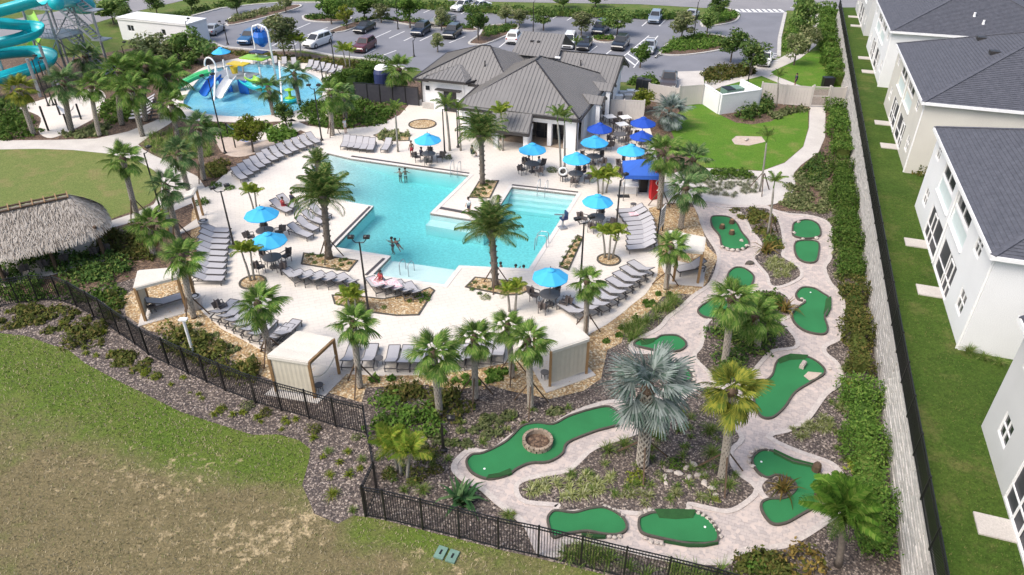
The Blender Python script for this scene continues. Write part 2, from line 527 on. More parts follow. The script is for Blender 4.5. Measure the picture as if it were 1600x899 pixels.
M['timber'] = mat('tan timber', (.36, .22, .1), (.28, .165, .075), 5, .7, fine=18, bmp=.2)
M['darkwood'] = mat('dark wood', (.12, .075, .045), (.08, .05, .03), 4, .75, fine=16, bmp=.3)
M['thatch'] = mat('grey palm thatch', (.3, .265, .225), (.2, .175, .15), 3, .95, fine=24, bmp=.9)
M['thatchleaf'] = leafmat('thatch strands', (.3, .265, .225), (.44, .4, .35), (.17, .145, .12), trans=.05)
M['turf'] = mat('green putting carpet', (.026, .215, .07), (.02, .17, .054), .55, .95, fine=40, bmp=.2)
M['roughturf'] = mat('dark rough turf', (.02, .095, .022), (.014, .07, .016), 4, .95, fine=30, bmp=.6)
M['edging'] = mat('dark edging', (.06, .055, .045), (.09, .08, .065), 6, .85)
M['rock'] = mat('pale boulder', (.6, .54, .48), (.42, .36, .32), 4, .85, fine=14, bmp=.5, objvar=.15)
M['brick'] = mat('tan brick', (.34, .27, .2), (.24, .18, .14), 5, .85, objvar=.2)
M['sand'] = mat('pale sand', (.6, .5, .42), (.5, .4, .33), 3, .95, fine=20)
M['plaster'] = mat('aqua pool plaster', (.64, .79, .79), (.58, .74, .75), .35, .6, fine=6)
M['whiteplaster'] = mat('white pool plaster', (.75, .8, .8), (.68, .76, .77), .5, .6)
M['coping'] = mat('pale coping', (.68, .64, .6), (.6, .56, .52), 1.2, .75)
M['tile'] = mat('dark waterline tile', (.09, .075, .07), (.055, .045, .045), 6, .35)
M['boot'] = mat('palm boots', (.4, .36, .31), (.27, .24, .2), 5, .9, objvar=.12)
M['palmtrunk'] = mat('palm trunk', (.14, .115, .095), (.2, .17, .14), 5, .95, fine=18, bmp=.6)
M['smoothtrunk'] = mat('smooth grey palm trunk', (.34, .32, .28), (.25, .235, .2), 4, .85, fine=12, bmp=.3)
M['bark'] = mat('bark', (.16, .125, .1), (.1, .08, .065), 5, .95, fine=16, bmp=.6)
M['sabal'] = leafmat('sabal fronds', (0.073, 0.161, 0.034), (0.181, 0.293, 0.056), (0.253, 0.321, 0.095))
M['sabaly'] = leafmat('yellow sabal fronds', (0.156, 0.196, 0.031), (0.313, 0.308, 0.050), (0.110, 0.167, 0.028))
M['sabald'] = leafmat('blue-green sabal fronds', (0.061, 0.139, 0.046), (0.146, 0.232, 0.084), (0.229, 0.279, 0.130))
M['deadfrond'] = leafmat('old fronds', (.2, .16, .07), (.28, .22, .1))
M['date'] = leafmat('date palm fronds', (0.061, 0.131, 0.030), (0.152, 0.232, 0.061), (0.283, 0.303, 0.101))
M['xmas'] = leafmat('lime palm fronds', (0.146, 0.243, 0.030), (0.259, 0.340, 0.049), (0.356, 0.373, 0.065))
M['foxtail'] = leafmat('foxtail fronds', (0.087, 0.176, 0.039), (0.175, 0.273, 0.057), (0.262, 0.293, 0.077))
M['silver'] = leafmat('silver fan fronds', (0.185, 0.231, 0.208), (0.323, 0.370, 0.347), (0.116, 0.173, 0.139))
M['oak'] = leafmat('oak leaves', (0.063, 0.125, 0.030), (0.146, 0.230, 0.059), (0.209, 0.273, 0.084))
M['oliveleaf'] = leafmat('olive leaves', (0.109, 0.145, 0.051), (0.204, 0.240, 0.102), (0.292, 0.292, 0.145))
M['darkleaf'] = leafmat('dark leaves', (0.040, 0.090, 0.021), (0.100, 0.173, 0.040), (0.164, 0.217, 0.054))
M['midleaf'] = leafmat('green leaves', (0.056, 0.125, 0.018), (0.112, 0.200, 0.036), (0.163, 0.238, 0.050))
M['limeleaf'] = leafmat('lime leaves', (0.117, 0.180, 0.018), (0.216, 0.252, 0.032), (0.270, 0.270, 0.054))
M['bronzeleaf'] = leafmat('bronze green leaves', (.07, .095, .022), (.15, .165, .04), (.19, .16, .05))
M['grassclump'] = leafmat('ornamental grass', (0.082, 0.154, 0.032), (0.179, 0.259, 0.056), (0.308, 0.308, 0.130))
M['lirio'] = leafmat('variegated grass', (0.172, 0.218, 0.057), (0.368, 0.380, 0.172), (0.460, 0.460, 0.287))
M['palegrass'] = leafmat('pale flowering ground cover', (.16, .19, .1), (.28, .28, .2), (.42, .4, .36))
M['croton'] = leafmat('croton leaves', (.15, .1, .03), (.33, .25, .07), (.09, .1, .02))
M['agave'] = leafmat('broad agave leaves', (0.032, 0.095, 0.032), (0.063, 0.147, 0.053), (0.105, 0.178, 0.074))
M['hamm'] = mat('blue striped canvas', (.08, .14, .4), (.35, .4, .55), 5, .8)
M['lush'] = leafmat('lush palm fronds', (.06, .15, .018), (.13, .24, .035), (.17, .26, .05))
M['turq'] = mat('turquoise fibreglass', (.01, .44, .5), (.01, .4, .46), 1.2, .3)
M['limeplastic'] = mat('lime plastic', (.25, .5, .03), var=.06, rough=.35)
M['greenplastic'] = mat('green fibreglass', (.03, .38, .12), (.06, .48, .2), .8, .3)
M['blueplastic'] = mat('blue fibreglass', (.01, .13, .5), (.008, .1, .42), .8, .3)
M['yellow'] = mat('yellow plastic', (.6, .45, .03), var=.06, rough=.4)
M['red'] = mat('red fabric', (.5, .015, .02), (.42, .01, .015), 2, .55)
M['skin'] = mat('skin', (.42, .25, .18), var=.05, rough=.6)
M['tanskin'] = mat('tan skin', (.27, .15, .1), var=.05, rough=.6)
M['hair'] = mat('dark hair', (.02, .015, .012), rough=.6)
M['cloth_dark'] = mat('dark cloth', (.03, .035, .06), rough=.8)
M['cloth_red'] = mat('red cloth', (.35, .04, .05), rough=.8)
M['cloth_white'] = mat('white cloth', (.7, .7, .7), rough=.8)
M['towel'] = mat('pink striped towel', (.75, .3, .36), (.8, .72, .72), 9, .9)
M['rubber'] = mat('tyre rubber', (.02, .02, .02), rough=.8)
M['rim'] = mat('alloy rim', (.5, .5, .52), var=.03, rough=.3, metal=.7)
M['lampglass'] = mat('lamp lens', (.7, .7, .68), var=.02, rough=.2)
M['taillight'] = mat('tail lamp', (.4, .01, .01), var=.02, rough=.2)
M['utility'] = mat('green utility lid', (.16, .27, .22), (.12, .21, .17), 4, .6)
M['bluecart'] = mat('navy equipment paint', (.03, .04, .12), (.02, .03, .09), 1, .4)
def carpaint(name, c):
    m, nt, b = new_mat(name)
    b.inputs['Base Color'].default_value = (*c, 1)
    b.inputs['Roughness'].default_value = .28
    b.inputs['Coat Weight'].default_value = .6
    co = objco(nt)
    col = mixc(nt, ramp(nt, noise(nt, co, 1.2), .3, .7), c, tuple(x * .9 for x in c))
    nt.links.new(col, b.inputs['Base Color'])
    return m
def water(name, absorb, dens):
    m, nt, b = new_mat(name)
    nt.nodes.remove(b)
    out = nt.nodes['Material Output']
    tr = nt.nodes.new('ShaderNodeBsdfTransparent')
    gl = N(nt, 'ShaderNodeBsdfGlossy', Roughness=.04)
    fr = N(nt, 'ShaderNodeFresnel', IOR=1.33)
    co = objco(nt)
    bp = N(nt, 'ShaderNodeBump', Strength=.34, Distance=.14)
    mx0 = nt.nodes.new('ShaderNodeMath'); mx0.operation = 'ADD'
    nt.links.new(noise(nt, co, 1.6, 5, .6), mx0.inputs[0]); nt.links.new(noise(nt, co, 5.5, 3, .6), mx0.inputs[1])
    nt.links.new(mx0.outputs[0], bp.inputs['Height'])
    nt.links.new(bp.outputs[0], gl.inputs['Normal']); nt.links.new(bp.outputs[0], fr.inputs['Normal'])
    mx = nt.nodes.new('ShaderNodeMixShader')
    nt.links.new(fr.outputs[0], mx.inputs[0]); nt.links.new(tr.outputs[0], mx.inputs[1]); nt.links.new(gl.outputs[0], mx.inputs[2])
    nt.links.new(mx.outputs[0], out.inputs['Surface'])
    va = nt.nodes.new('ShaderNodeVolumeAbsorption'); va.inputs[0].default_value = (*absorb, 1); va.inputs[1].default_value = dens
    nt.links.new(va.outputs[0], out.inputs['Volume'])
    return m
M['water'] = water('pool water', (.14, .93, .955), .36)
M['splashwater'] = water('splash pool water', (.15, .85, .98), .5)
# ---------------------------------------------------------------- the ground and what is laid on it
MULCH = wpoly([(-260, 420), (-100, 430), (120, 430), (300, 400), (420, 470), (600, 500), (850, 480), (1010, 320), (1320, 240), (1345, 330), (1420, 940), (1430, 1200), (300, 1200), (-300, 900)])
SOIL = wpoly([(-500, 90), (120, 90), (300, 60), (560, 95), (660, 130), (950, 160), (1100, 150), (1318, 130), (1345, 330), (1020, 330), (860, 500), (600, 520), (400, 480), (300, 410), (120, 460), (-300, 470)])
# rough field in front of the fence: dryness and bare sand follow the ground itself, sampled on a grid
def field():
    out = [(-420, 460), (-150, 505), (0, 521), (40, 525), (80, 539), (107, 547), (133, 568), (187, 597), (227, 616), (280, 643), (334, 661), (395, 680), (435, 679), (467, 688), (485, 702), (483, 720),
           (472, 758), (491, 803), (528, 819), (552, 806), (571, 808), (603, 814), (661, 829), (718, 843), (779, 859), (841, 873), (907, 889), (974, 906), (1040, 922), (1110, 940), (1180, 962), (1300, 1000), (1300, 1200), (600, 1500), (-700, 1500), (-900, 800)]
    poly = wpoly(out)
    dry = [((-80, 690), 90, .5), ((60, 760), 110, .6), ((200, 800), 150, .7), ((380, 810), 100, .6), ((480, 860), 110, .75), ((560, 880), 80, .5), ((680, 880), 100, .6), ((800, 900), 80, .45), ((100, 880), 200, .6), ((300, 900), 200, .65), ((40, 610), 90, .16), ((250, 655), 60, .12), ((170, 690), 70, .2)]
    grn = [((310, 692), 75, .85), ((200, 670), 70, .6), ((90, 600), 80, .5), ((415, 720), 60, .55), ((455, 735), 40, .5), ((10, 545), 70, .6), ((535, 860), 42, .6), ((560, 822), 34, .6), ((590, 850), 40, .4), ((680, 850), 50, .4), ((640, 845), 40, .45), ((760, 872), 40, .4), ((700, 850), 30, .5)]
    sand = [((455, 830), 50, .8), ((400, 860), 60, .6), ((500, 800), 32, .9), ((190, 740), 60, .55), ((100, 740), 60, .45), ((270, 760), 60, .55), ((60, 690), 50, .35), ((330, 720), 45, .5), ((610, 885), 50, .75), ((700, 890), 45, .55), ((745, 885), 35, .5), ((480, 760), 22, .9), ((330, 830), 90, .5), ((220, 860), 80, .4)]
    a = np.array(poly); lo, hi = a.min(0), a.max(0)
    st = .45
    vs, fs, da, sa, idx = [], [], [], [], {}
    xs = np.arange(max(lo[0], -70), min(hi[0], 25), st); ys = np.arange(max(lo[1], 3), min(hi[1], 60), st)
    def val(p, spots, base):
        s = base
        for c, r, k in spots:
            q = ((p[0] - c[0]) ** 2 + ((p[1] - c[1]) * 1.5) ** 2) / (r * r)
            if q < 6: s += k * math.exp(-q)
        return s
    mb = sheet('field', poly, .008, M['field'])
    # refine: cut the sheet along a grid so that the spots can vary over it
    import bmesh
    bm = bmesh.new(); bm.from_mesh(mb.data)
    for ax, vals in ((0, np.arange(-60, 22, 1.0)), (1, np.arange(6, 50, 1.0))):
        for v in vals:
            co = [0, 0, 0]; no = [0, 0, 0]; co[ax] = v; no[ax] = 1
            bmesh.ops.bisect_plane(bm, geom=bm.verts[:] + bm.edges[:] + bm.faces[:], plane_co=co, plane_no=no)
    bm.to_mesh(mb.data); bm.free()
    me = mb.data
    d = me.attributes.new('dry', 'FLOAT', 'POINT'); e = me.attributes.new('sand', 'FLOAT', 'POINT')
    dv, ev = [], []
    for v in me.vertices:
        p = PXY(v.co) if v.co.y > 4 else (0, 1500)
        x = val(p, dry, .18) - val(p, grn, 0)
        dv.append(max(-.6, min(1.1, x))); ev.append(max(0, min(1, val(p, sand, 0) * .62)))
    d.data.foreach_set('value', dv); e.data.foreach_set('value', ev)
    mb['label'] = 'rough field of green and dried grass with bare sandy spots'
    return poly
FIELD = field()
EVENT = wpoly([(-200, 240), (0, 234), (60, 232), (115, 235), (173, 241), (215, 252), (240, 267), (251, 284), (248, 302), (234, 318), (205, 331), (165, 346), (120, 370), (0, 395), (-250, 400)], curve=3)
RLAWN = wpoly([(1046, 200), (1058, 178), (1080, 160), (1096, 160), (1123, 179), (1150, 192), (1175, 195), (1205, 190), (1235, 172), (1263, 171), (1263, 200), (1255, 229), (1226, 254), (1190, 267), (1100, 262), (1065, 240)])
sheet('event_lawn', EVENT, .012, M['eventlawn'])
sheet('side_lawn', RLAWN, .012, M['lawn'])
sheet('corner_lawn', wpoly([(1100, 132), (1180, 106), (1240, 90), (1280, 78), (1296, 100), (1316, 140), (1268, 140), (1180, 138), (1125, 135)]), .012, M['lawn'])
# roads and the car park
ASPH = wpoly([(300, 25), (345, 13), (390, 8), (440, 4), (560, 4), (640, 8), (800, 17), (960, 24), (1075, 27), (1120, 40), (1152, 30), (1146, 16), (1140, -10), (1252, -10), (1227, 20), (1218, 60), (1217, 88), (1190, 100), (1150, 112), (1115, 124), (1000, 130), (960, 128), (640, 110), (592, 94), (520, 87), (475, 78), (420, 80), (350, 74), (300, 55), (287, 40)])
sheet('car_park', ASPH, .012, M['asphalt'])
sheet('road', wpoly([(700, 2), (1000, 7), (1140, 15), (1240, 17), (1420, 10), (2400, 0), (2400, -60), (700, -60)]), .016, M['road'])
sheet('side_road', wpoly([(120, 45), (200, 21), (300, -2), (420, -30), (320, -40), (190, -10), (90, 18), (-200, 70), (-200, 130)]), .016, M['road'])
lines = [(584, 60, 611, 48), (608, 60, 632, 49), (631, 64, 650, 55), (656, 64, 679, 53), (702, 67, 727, 57), (592, 89, 619, 79), (571, 85, 587, 77), (405, 43, 427, 33), (430, 45, 452, 35), (464, 45, 485, 36), (480, 55, 512, 43),
         (662, 20, 683, 11), (691, 17, 706, 11), (929, 37, 944, 25), (916, 85, 933, 72), (944, 87, 956, 78), (971, 91, 1014, 56), (990, 106, 1028, 56), (1003, 41, 1011, 34), (1030, 41, 1042, 29), (981, 33, 992, 27), (864, 29, 872, 24), (886, 32, 894, 27), (780, 74, 790, 66),
         (640, 20, 655, 12), (720, 22, 735, 14), (760, 22, 772, 15), (905, 34, 915, 27), (545, 80, 560, 73), (425, 72, 440, 64), (448, 76, 463, 68), (1060, 45, 1068, 38)]
mb = MB()
for x0, y0, x1, y1 in lines:
    a, b = P(x0, y0, .02), P(x1, y1, .02)
    n = Vector((-(b - a).y, (b - a).x, 0)).normalized() * .075
    mb.add([a - n, b - n, b + n, a + n], [(0, 1, 2, 3)])
for k in range(7):                        # hatched aisle
    t = (k + .5) / 7
    a = P(971 + 43 * t, 91 - 35 * t, .021); b = P(990 + 38 * t, 106 - 50 * t, .021)
    n = Vector((.1, .1, 0)); mb.add([a - n, b - n, b + n, a + n], [(0, 1, 2, 3)])
for k in range(5):
    a, b = P(1190 - k * 3, 82 + k * 4, .021), P(1216, 84 + k * 3.6, .021)
    n = Vector((0, .09, 0)); mb.add([a - n, b - n, b + n, a + n], [(0, 1, 2, 3)])
for k in range(9):                        # zebra crossing
    x = 1150 + k * 8.5
    a, b = P(x, 16.6, .024), P(x + 5, 16.6, .024)
    n = Vector((0, 1.0, 0)); mb.add([a - n, b - n, b + n, a + n], [(0, 1, 2, 3)])
for a, b in (((1140, 18.8), (1226, 19.6)), ((1235, 12.5), (1300, 11.5))):
    a, b = P(*a, .024), P(*b, .024); n = Vector((0, .14, 0)); mb.add([a - n, b - n, b + n, a + n], [(0, 1, 2, 3)])
mb.obj('road_markings', M['paint'], kind='structure')
ISL = [('planted island beside the drive', [(1025, 92), (1033, 87), (1060, 88), (1100, 84), (1140, 76), (1150, 68), (1125, 56), (1090, 55), (1050, 64), (1035, 76)]),
       ('planted island at the entrance corner', [(1096, 42), (1125, 40), (1150, 34), (1156, 24), (1145, 16), (1120, 14), (1098, 26)]),
       ('kerbed island behind the clubhouse', [(731, 68), (745, 71), (760, 70), (790, 58), (806, 50), (812, 40), (800, 38), (757, 42), (748, 55)]),
       ('long island between the parking rows', [(512, 50), (540, 50), (585, 33), (600, 33), (640, 40), (700, 46), (740, 50), (742, 44), (640, 33), (596, 27), (570, 30)]),
       ('hedged island left of the parking rows', [(478, 33), (520, 36), (545, 33), (545, 27), (478, 24)]),
       ('island behind the parking rows', [(925, 64), (945, 68), (962, 66), (960, 57), (930, 55)]),
       ('round island left of the car park', [(352, 38), (366, 40), (420, 27), (470, 12), (460, 8), (400, 16), (362, 27)])]
for nm, pp in ISL:
    pl = wpoly(pp, curve=3)
    k = MB(); k.ring(pl, .28, .0, .14); o = k.obj('kerb', M['kerb'], kind='structure')
    sheet('planting_island', offset(pl, .28), .09, M['brownmulch'])
for pp in ([(300, 25), (345, 13), (390, 8), (440, 4), (560, 4), (640, 8), (800, 17), (960, 24), (1075, 27)], [(287, 40), (300, 55), (350, 74), (420, 80), (475, 78), (520, 87), (592, 94), (640, 110)], [(1227, 20), (1218, 60), (1217, 88)]):
    k = MB()
    for a, b in zip(pp, pp[1:]):
        a, b = P(*a, .07), P(*b, .07); k.bar(a, b, .45, .15)
    k.obj('kerb', M['kerb'], kind='structure')
# walks
sheet('footpath', wpoly([(-200, 222), (0, 220), (93, 219), (150, 217), (200, 206), (240, 190), (262, 180), (275, 186), (262, 196), (238, 210), (216, 226), (224, 234), (240, 243), (267, 255), (310, 277), (322, 296), (300, 318), (272, 330), (256, 329), (208, 347), (171, 358), (160, 350), (211, 333), (240, 320), (251, 303), (254, 286), (243, 268), (216, 252), (173, 241), (115, 235), (60, 233), (0, 234), (-200, 240)]), .018, M['concrete'])
sheet('play_plaza', wpoly([(28, 168), (60, 158), (100, 146), (150, 140), (165, 150), (160, 165), (148, 184), (128, 196), (95, 212), (74, 216), (60, 205), (64, 185), (46, 175)], curve=3), .02, M['deck'])
sheet('entry_walk', wpoly([(1036, 113), (1098, 111), (1100, 128), (1150, 110), (1215, 93), (1240, 80), (1256, 62), (1262, 40), (1258, 22), (1285, 14), (1290, 22), (1282, 50), (1275, 72), (1250, 92), (1204, 113), (1214, 120), (1245, 132), (1266, 140), (1254, 142), (1230, 136), (1190, 119), (1130, 135), (1098, 148), (1060, 146), (1030, 140)]), .02, M['concrete'])
sheet('garden_walk', wpoly([(1265, 166), (1290, 166), (1289, 215), (1279, 238), (1252, 258), (1241, 270), (1243, 292), (1234, 308), (1212, 319), (1180, 324), (1085, 317), (1050, 318), (1020, 312), (1020, 290), (1050, 272), (1075, 264), (1100, 263), (1190, 268), (1226, 255), (1255, 230), (1264, 200)]), .02, M['concrete'])
SPL0 = wpoly([(287, 158), (318, 117), (345, 106), (400, 100), (450, 106), (490, 118), (506, 135), (497, 158), (470, 172), (430, 179), (390, 183), (340, 181), (300, 173)])
# gravel skirt round the deck, then the deck with the pool cut out of it
GRAVEL = wpoly([(318, 300), (300, 330), (296, 400), (240, 440), (192, 461), (197, 493), (232, 517), (299, 531), (347, 557), (400, 584), (440, 600), (517, 615), (565, 629), (572, 606), (680, 601), (707, 612), (760, 600), (795, 611), (827, 617), (859, 624), (912, 611), (939, 592), (949, 547), (971, 536), (976, 517), (1019, 483), (1035, 464), (1062, 459), (1086, 461), (1104, 443), (1122, 402), (1105, 385), (1095, 350), (1085, 325), (1060, 318), (1013, 325), (1000, 400), (940, 480), (760, 545), (600, 560), (470, 540), (380, 490), (330, 420)])
sheet('gravel_bed', GRAVEL, .012, M['gravel'])
DECK = wpoly([(300, 318), (306, 300), (335, 288), (352, 272), (400, 245), (440, 225), (478, 207), (470, 204), (440, 214), (405, 222), (398, 212), (430, 196), (456, 186), (480, 197), (530, 203), (580, 198), (605, 190), (625, 180), (640, 163), (658, 156), (700, 150), (900, 140), (945, 160), (1000, 172), (1012, 190), (1020, 215), (1025, 245), (1042, 272), (1036, 300), (1050, 316), (1014, 326), (1012, 345), (1026, 370), (1030, 404), (1027, 430), (1021, 443), (1008, 461), (987, 477), (971, 491), (949, 507), (917, 525), (880, 545), (800, 566), (734, 579), (667, 586), (595, 588), (539, 585), (470, 575), (416, 552), (382, 533), (347, 515), (318, 490), (302, 466), (298, 440), (308, 400), (318, 365)])
POOL = wpoly([(482, 272), (497, 252), (512, 240), (548, 248.5), (640, 262), (733, 275), (672, 334), (742, 345), (765, 348), (800, 293), (901, 304.5), (826, 421), (717, 416), (694, 446), (583, 430), (611, 401), (523, 387), (584, 323), (553, 318), (510, 308), (490, 292)])
sheet('ground', [(-400, -60), (400, -60), (400, 900), (-400, 900)], -.012, M['verge'], holes=[POOL, smooth_poly(SPL0, 3)])
# planted ground inside the property: grey rock mulch in front, brown mulch behind
sheet('mulch_bed', MULCH, .0, M['mulch'])
sheet('planting_soil', SOIL, .004, M['brownmulch'], holes=[POOL, smooth_poly(SPL0, 3)])
dk = sheet('pool_deck', DECK, .03, M['deck'], holes=[POOL], thick=.12)
SPL = wpoly([(287, 158), (318, 117), (345, 106), (400, 100), (450, 106), (490, 118), (506, 135), (497, 158), (470, 172), (430, 179), (390, 183), (340, 181), (300, 173)], curve=3)
SPD = wpoly([(262, 168), (286, 130), (310, 110), (340, 98), (400, 88), (460, 90), (520, 104), (545, 120), (530, 150), (520, 180), (480, 190), (440, 190), (390, 192), (330, 190), (285, 186)], curve=2)
sheet('splash_deck', SPD, .03, M['deck'], holes=[SPL], thick=.1)
# pool shell
k = MB(); k.ring(POOL, -.3, .03, .055); k.obj('pool_coping', M['coping'], kind='structure')
def shell(poly, ztop, zbot, m, name):
    k = MB(); n = len(poly)
    k.add([(p[0], p[1], ztop) for p in poly] + [(p[0], p[1], zbot) for p in poly], [(i, i + n, (i + 1) % n + n, (i + 1) % n) for i in range(n)])
    k.obj(name, m, kind='structure')
shell(POOL, .03, -.13, M['tile'], 'waterline_tiles')
shell(offset(POOL, .004), -.12, -1.32, M['whiteplaster'], 'pool_wall')
import bmesh
fl = sheet('pool_floor', offset(POOL, -.05), -1.3, M['plaster'])   # shelves up to a beach entry at its left end
bm = bmesh.new(); bm.from_mesh(fl.data)
for ax, vals in ((0, np.arange(-18, -3, .5)), (1, np.arange(40, 62, .5))):
    for v in vals:
        co = [0, 0, 0]; no = [0, 0, 0]; co[ax] = v; no[ax] = 1
        bmesh.ops.bisect_plane(bm, geom=bm.verts[:] + bm.edges[:] + bm.faces[:], plane_co=co, plane_no=no)
ba, bb = P(486, 286), P(516, 232); bd = (bb - ba).normalized(); bn = Vector((bd.y, -bd.x, 0))
for v in bm.verts:
    t_ = max(0., min(1., ((v.co - ba).dot(bn)) / 8.5)); t_ = t_ * t_ * (3 - 2 * t_); v.co.z = -.14 - 1.16 * t_
bm.to_mesh(fl.data); bm.free()
fl.data.polygons.foreach_set('use_smooth', [True] * len(fl.data.polygons))
k = MB()                                   # sun shelf
sh = wpoly([(611, 401), (717, 416), (694, 446), (583, 430)])
k.prism(sh, -1.28, -.32); k.obj('sun_shelf', M['whiteplaster'], kind='structure')
A, B = P(800, 293), P(901, 304.5)
d = (B - A).normalized(); n = Vector((d.y, -d.x, 0))
for i in range(4):                         # steps along the far end
    k = MB(); c0 = A + n * (.45 * i); c1 = B + n * (.45 * i)
    k.prism([(c0 + d * .02)[:2], (c0 + n * .44 + d * .02)[:2], (c1 + n * .44 - d * .02)[:2], (c1 - d * .02)[:2]], -1.28, -.28 - .24 * i)
    k.obj('pool_step', M['whiteplaster'], kind='structure')
k = MB(); k.prism(wpoly([(672, 334), (765, 348), (755, 358), (664, 342)]), -1.28, -.5); k.obj('pool_bench', M['whiteplaster'], kind='structure')
k = MB(); k.bar(P(688, 325, .06), P(742, 335, .06), .28, .06); k.obj('depth_tiles', M['tile'], kind='structure')
for a, b in (((549, 244), (733, 271)), ((800, 289), (903, 300.5)), ((578, 323), (516, 385)), ((600, 404), (572, 430))):
    k = MB(); k.bar(P(*a, .06), P(*b, .06), .2, .03); k.obj('depth_tiles', M['tile'], kind='structure')
k = MB(); k.prism(offset(POOL, -.03), -1.6, -.1)
tag(k.obj('pool_water', M['water'], kind='structure'), 'clear turquoise water filling the angular main pool', 'water')
shell(SPL, .03, -.34, M['whiteplaster'], 'splash_wall'); sheet('splash_floor', offset(SPL, -.03), -.33, mat('light blue splash floor', (.3, .68, .85), (.62, .84, .9), .55, .6, fine=3))
k = MB(); k.prism(offset(SPL, -.02), -.6, -.03); tag(k.obj('splash_water', M['splashwater'], kind='structure'), 'shallow light blue water of the splash pool', 'water')
k = MB(); k.ring(SPL, -.3, .03, .05); k.obj('splash_coping', M['coping'], kind='structure')
# planters cut into the deck
BEDS = [[(474, 396), (560, 408), (545, 426), (470, 414)], [(732, 310), (748, 284), (780, 283), (766, 311)], [(873, 418), (902, 368), (912, 372), (889, 424)], [(726, 450), (742, 434), (800, 440), (835, 452), (812, 462), (790, 463)],
        [(518, 462), (555, 463), (600, 468), (650, 458), (672, 450), (680, 455), (655, 494), (620, 495), (575, 489), (522, 476)], [(583, 212), (608, 205), (640, 210), (640, 221), (600, 222)]]
for bp in BEDS:
    pl = wpoly(bp)
    sheet('gravel_planter', pl, .06, M['gravel'])
    k = MB(); k.ring(pl, .1, .03, .08); k.obj('planter_edge', M['edging'], kind='structure')
RINGS = [(951, 407, 19), (395, 442, 21), (800, 488, 0), (660, 195, 22)]
for x, y, r in RINGS:
    if not r: continue
    c = P(x, y); rr = r * mpp(c)
    pl = [(c.x + rr * math.cos(t * .2618), c.y + rr * math.sin(t * .2618)) for t in range(24)]
    sheet('gravel_planter', pl, .06, M['gravel']); k = MB(); k.ring(pl, .12, .03, .09); k.obj('planter_edge', M['edging'], kind='structure')
# golf path with its mulch islands
GP = wpoly([(1085, 313), (1091, 337), (1094, 350), (1103, 370), (1118, 394), (1119, 414), (1108, 442), (1092, 454), (1078, 464), (1061, 480), (1040, 496), (1032, 507), (1019, 517), (998, 527), (982, 540), (990, 553), (1025, 556), (1040, 575), (1042, 600), (1020, 620), (985, 625), (950, 626), (909, 638), (880, 652), (862, 662), (833, 662), (800, 678), (765, 703), (733, 701), (709, 720), (706, 738), (728, 757), (747, 765), (773, 788), (816, 822), (829, 848), (843, 870), (883, 870), (884, 852), (950, 857), (1048, 880), (1134, 884), (1147, 875), (1171, 864), (1228, 858), (1285, 826), (1331, 790), (1330, 765), (1324, 750), (1308, 728), (1287, 717), (1249, 704), (1207, 684), (1231, 677), (1262, 661), (1292, 620), (1311, 606), (1318, 594), (1316, 579), (1308, 565), (1293, 553), (1293, 543), (1313, 533), (1321, 522), (1319, 505), (1321, 477), (1313, 456), (1300, 443), (1291, 420), (1300, 404), (1303, 370), (1299, 354), (1287, 343), (1260, 336), (1233, 334), (1207, 327), (1195, 321), (1150, 321)], curve=3)
sheet('golf_path', GP, .024, M['golfpath'])
k = MB(); k.ring(GP, .26, .02, .05); k.obj('path_border', M['golfedge'], kind='structure')
ISLES = [[(1128, 325), (1150, 328), (1165, 340), (1174, 359), (1190, 380), (1187, 396), (1179, 405), (1200, 430), (1205, 446), (1222, 447), (1249, 433), (1244, 417), (1221, 402), (1222, 390), (1221, 369), (1216, 348), (1203, 331), (1190, 326)],
         [(1140, 478), (1165, 462), (1205, 456), (1230, 466), (1236, 490), (1218, 501), (1229, 515), (1241, 531), (1239, 543), (1205, 548), (1185, 567), (1166, 588), (1140, 601), (1115, 597), (1111, 584), (1088, 560), (1097, 545), (1102, 528), (1108, 505)],
         [(816, 756), (850, 747), (888, 740), (909, 723), (933, 703), (997, 680), (1030, 660), (1055, 640), (1085, 613), (1112, 606), (1132, 612), (1143, 640), (1143, 664), (1155, 686), (1140, 702), (1138, 720), (1150, 742), (1178, 765), (1158, 787), (1134, 797), (1102, 791), (1074, 786), (1068, 799), (1022, 798), (1000, 801), (940, 796), (877, 799), (874, 788), (824, 783), (811, 769)],
         [(1190, 764), (1200, 750), (1220, 747), (1240, 757), (1236, 774), (1205, 781)]]
for n_, i in enumerate(ISLES):
    pl = wpoly(i, curve=3)
    sheet('mulch_island', pl, .06, M['mulch'])
    k = MB(); k.ring(pl, -.22, .02, .063 + .004 * n_); k.obj('path_border', M['golfedge'], kind='structure')
# ---------------------------------------------------------------- putting greens
def rock_mesh(seed):
    g = random.Random(seed); k = MB(); n = 7
    prof = [(.55, 0), (.95, .22), (.8, .55), (.35, .78)]
    vs, fs = [], []
    for i, (r, z) in enumerate(prof):
        for j in range(n):
            q = 2 * math.pi * j / n; rr = r * g.uniform(.75, 1.15)
            vs.append((rr * math.cos(q), rr * math.sin(q) * .8, z * g.uniform(.85, 1.1)))
    for i in range(3):
        for j in range(n): fs.append((i * n + j, i * n + (j + 1) % n, (i + 1) * n + (j + 1) % n, (i + 1) * n + j))
    fs.append(tuple(3 * n + j for j in range(n)))
    k.add(vs, fs)
    me = bpy.data.meshes.new('stone'); me.from_pydata(k.v, [], k.f); me.materials.append(M['rock']); me.update()
    return me
ROCKS = [rock_mesh(s) for s in range(5)]
CUP = MB().lathe([(.055, 0), (.055, .03), (0, .03)], 10).obj('cup', M['white']).data
bpy.data.objects.remove(bpy.data.objects['cup'])
